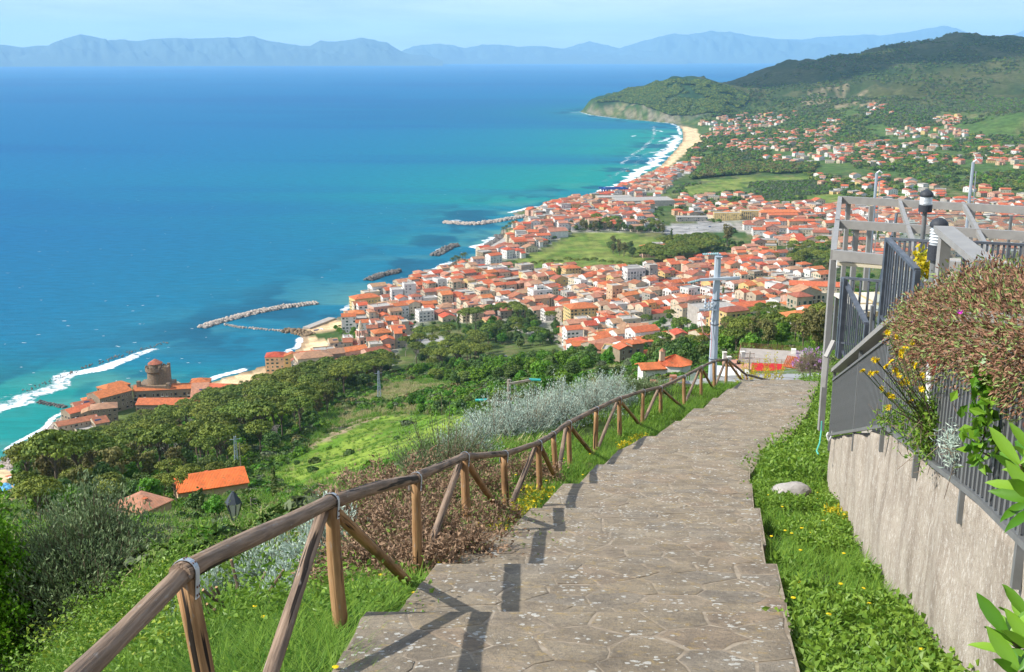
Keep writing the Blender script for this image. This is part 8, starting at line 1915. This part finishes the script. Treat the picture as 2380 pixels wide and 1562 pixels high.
# small boats drawn up by the harbour
bm_ = MB(); pr = [(-2.4, .0), (-2.4, .7), (-.8, .75), (1.2, .85), (2.8, 1.1), (2.0, .2)]
def hull(m): 
    b_ = MB(); sec = [(-2.4, .8, .65), (-.8, 1.0, .7), (1.0, .85, .8), (2.2, .4, .95), (2.9, .03, 1.1)]; V = []
    for x_, w_, h_ in sec: V += [(x_, -w_, h_), (x_, -w_ * .5, .05 if x_ < 2 else .4), (x_, w_ * .5, .05 if x_ < 2 else .4), (x_, w_, h_), (x_, w_ * .8, h_ - .25), (x_, -w_ * .8, h_ - .25)]
    F_ = []
    for i in range(4):
        for k in range(6): F_.append((i * 6 + k, i * 6 + (k + 1) % 6, (i + 1) * 6 + (k + 1) % 6, (i + 1) * 6 + k))
    F_ += [(5, 4, 3, 2, 1, 0)]; b_.add(V, F_); return b_.mesh('hull', m)
HU = {k: hull(CARM[k]) for k in ('white', 'blue', 'red')}
for i in range(26):
    px, py = (1166 + (i % 9) * 4.2 + rnd.uniform(-1, 1), 555 + (i // 9) * 2.6 + (i % 9) * .6) if i < 22 else ((1400, 476 + i % 3) if i < 24 else (905 + i, 860))
    if i >= 24: px, py = 735 + (i - 24) * 12, 768 - (i - 24) * 2
    cn = ['white', 'blue', 'white', 'red', 'blue'][i % 5]; p = G(px, py); t = empty('rowing_boat', None, 'boat', p, rnd.uniform(0, 3), 'small boats drawn up ashore'); link('hull', HU[cn], t); mb = MB(); mb.box(-.3, .0, -.8, .8, .5, .55); link('thwart', mb.mesh('thwart', M_twig), t); later_label(t, 'small %s boat drawn up ashore' % cn)
# cloud whose shade lies on the mountain
cl = bpy.data.meshes.new('cloud'); import bmesh as _bm
b_ = _bm.new(); rr = random.Random(4)
for i in range(34):
    m_ = Matrix.Translation((-2150 + rr.uniform(-1100, 1300), 4750 + rr.uniform(-650, 650), 3900 + rr.uniform(-60, 120))) @ Matrix.Diagonal((rr.uniform(220, 480), rr.uniform(160, 330), rr.uniform(90, 170), 1)); _bm.ops.create_icosphere(b_, subdivisions=2, radius=1, matrix=m_)
b_.to_mesh(cl); b_.free(); cl.materials.append(mat('cloud_white', (.8, .8, .82))); link('cloud', cl, kind='structure')
# ------------------------------------------------------------------ haze over the gulf
hz = bpy.data.materials.new('air_haze'); hz.use_nodes = True
N, L = hz.node_tree.nodes, hz.node_tree.links
N.remove(N['Principled BSDF'])
pv = N.new('ShaderNodeVolumePrincipled'); pv.inputs['Color'].default_value = (.40, .72, 1.0, 1); pv.inputs['Density'].default_value = 3.1e-5; pv.inputs['Anisotropy'].default_value = 0.0
L.new(pv.outputs[0], N['Material Output'].inputs['Volume'])
mb = MB(); mb.box(-42000, 42000, -60, 56000, -6, 1750)
mb.obj('haze', hz, kind='stuff', label='thin blue haze over the gulf')
settle_labels()
print('objects', len(bpy.data.objects))
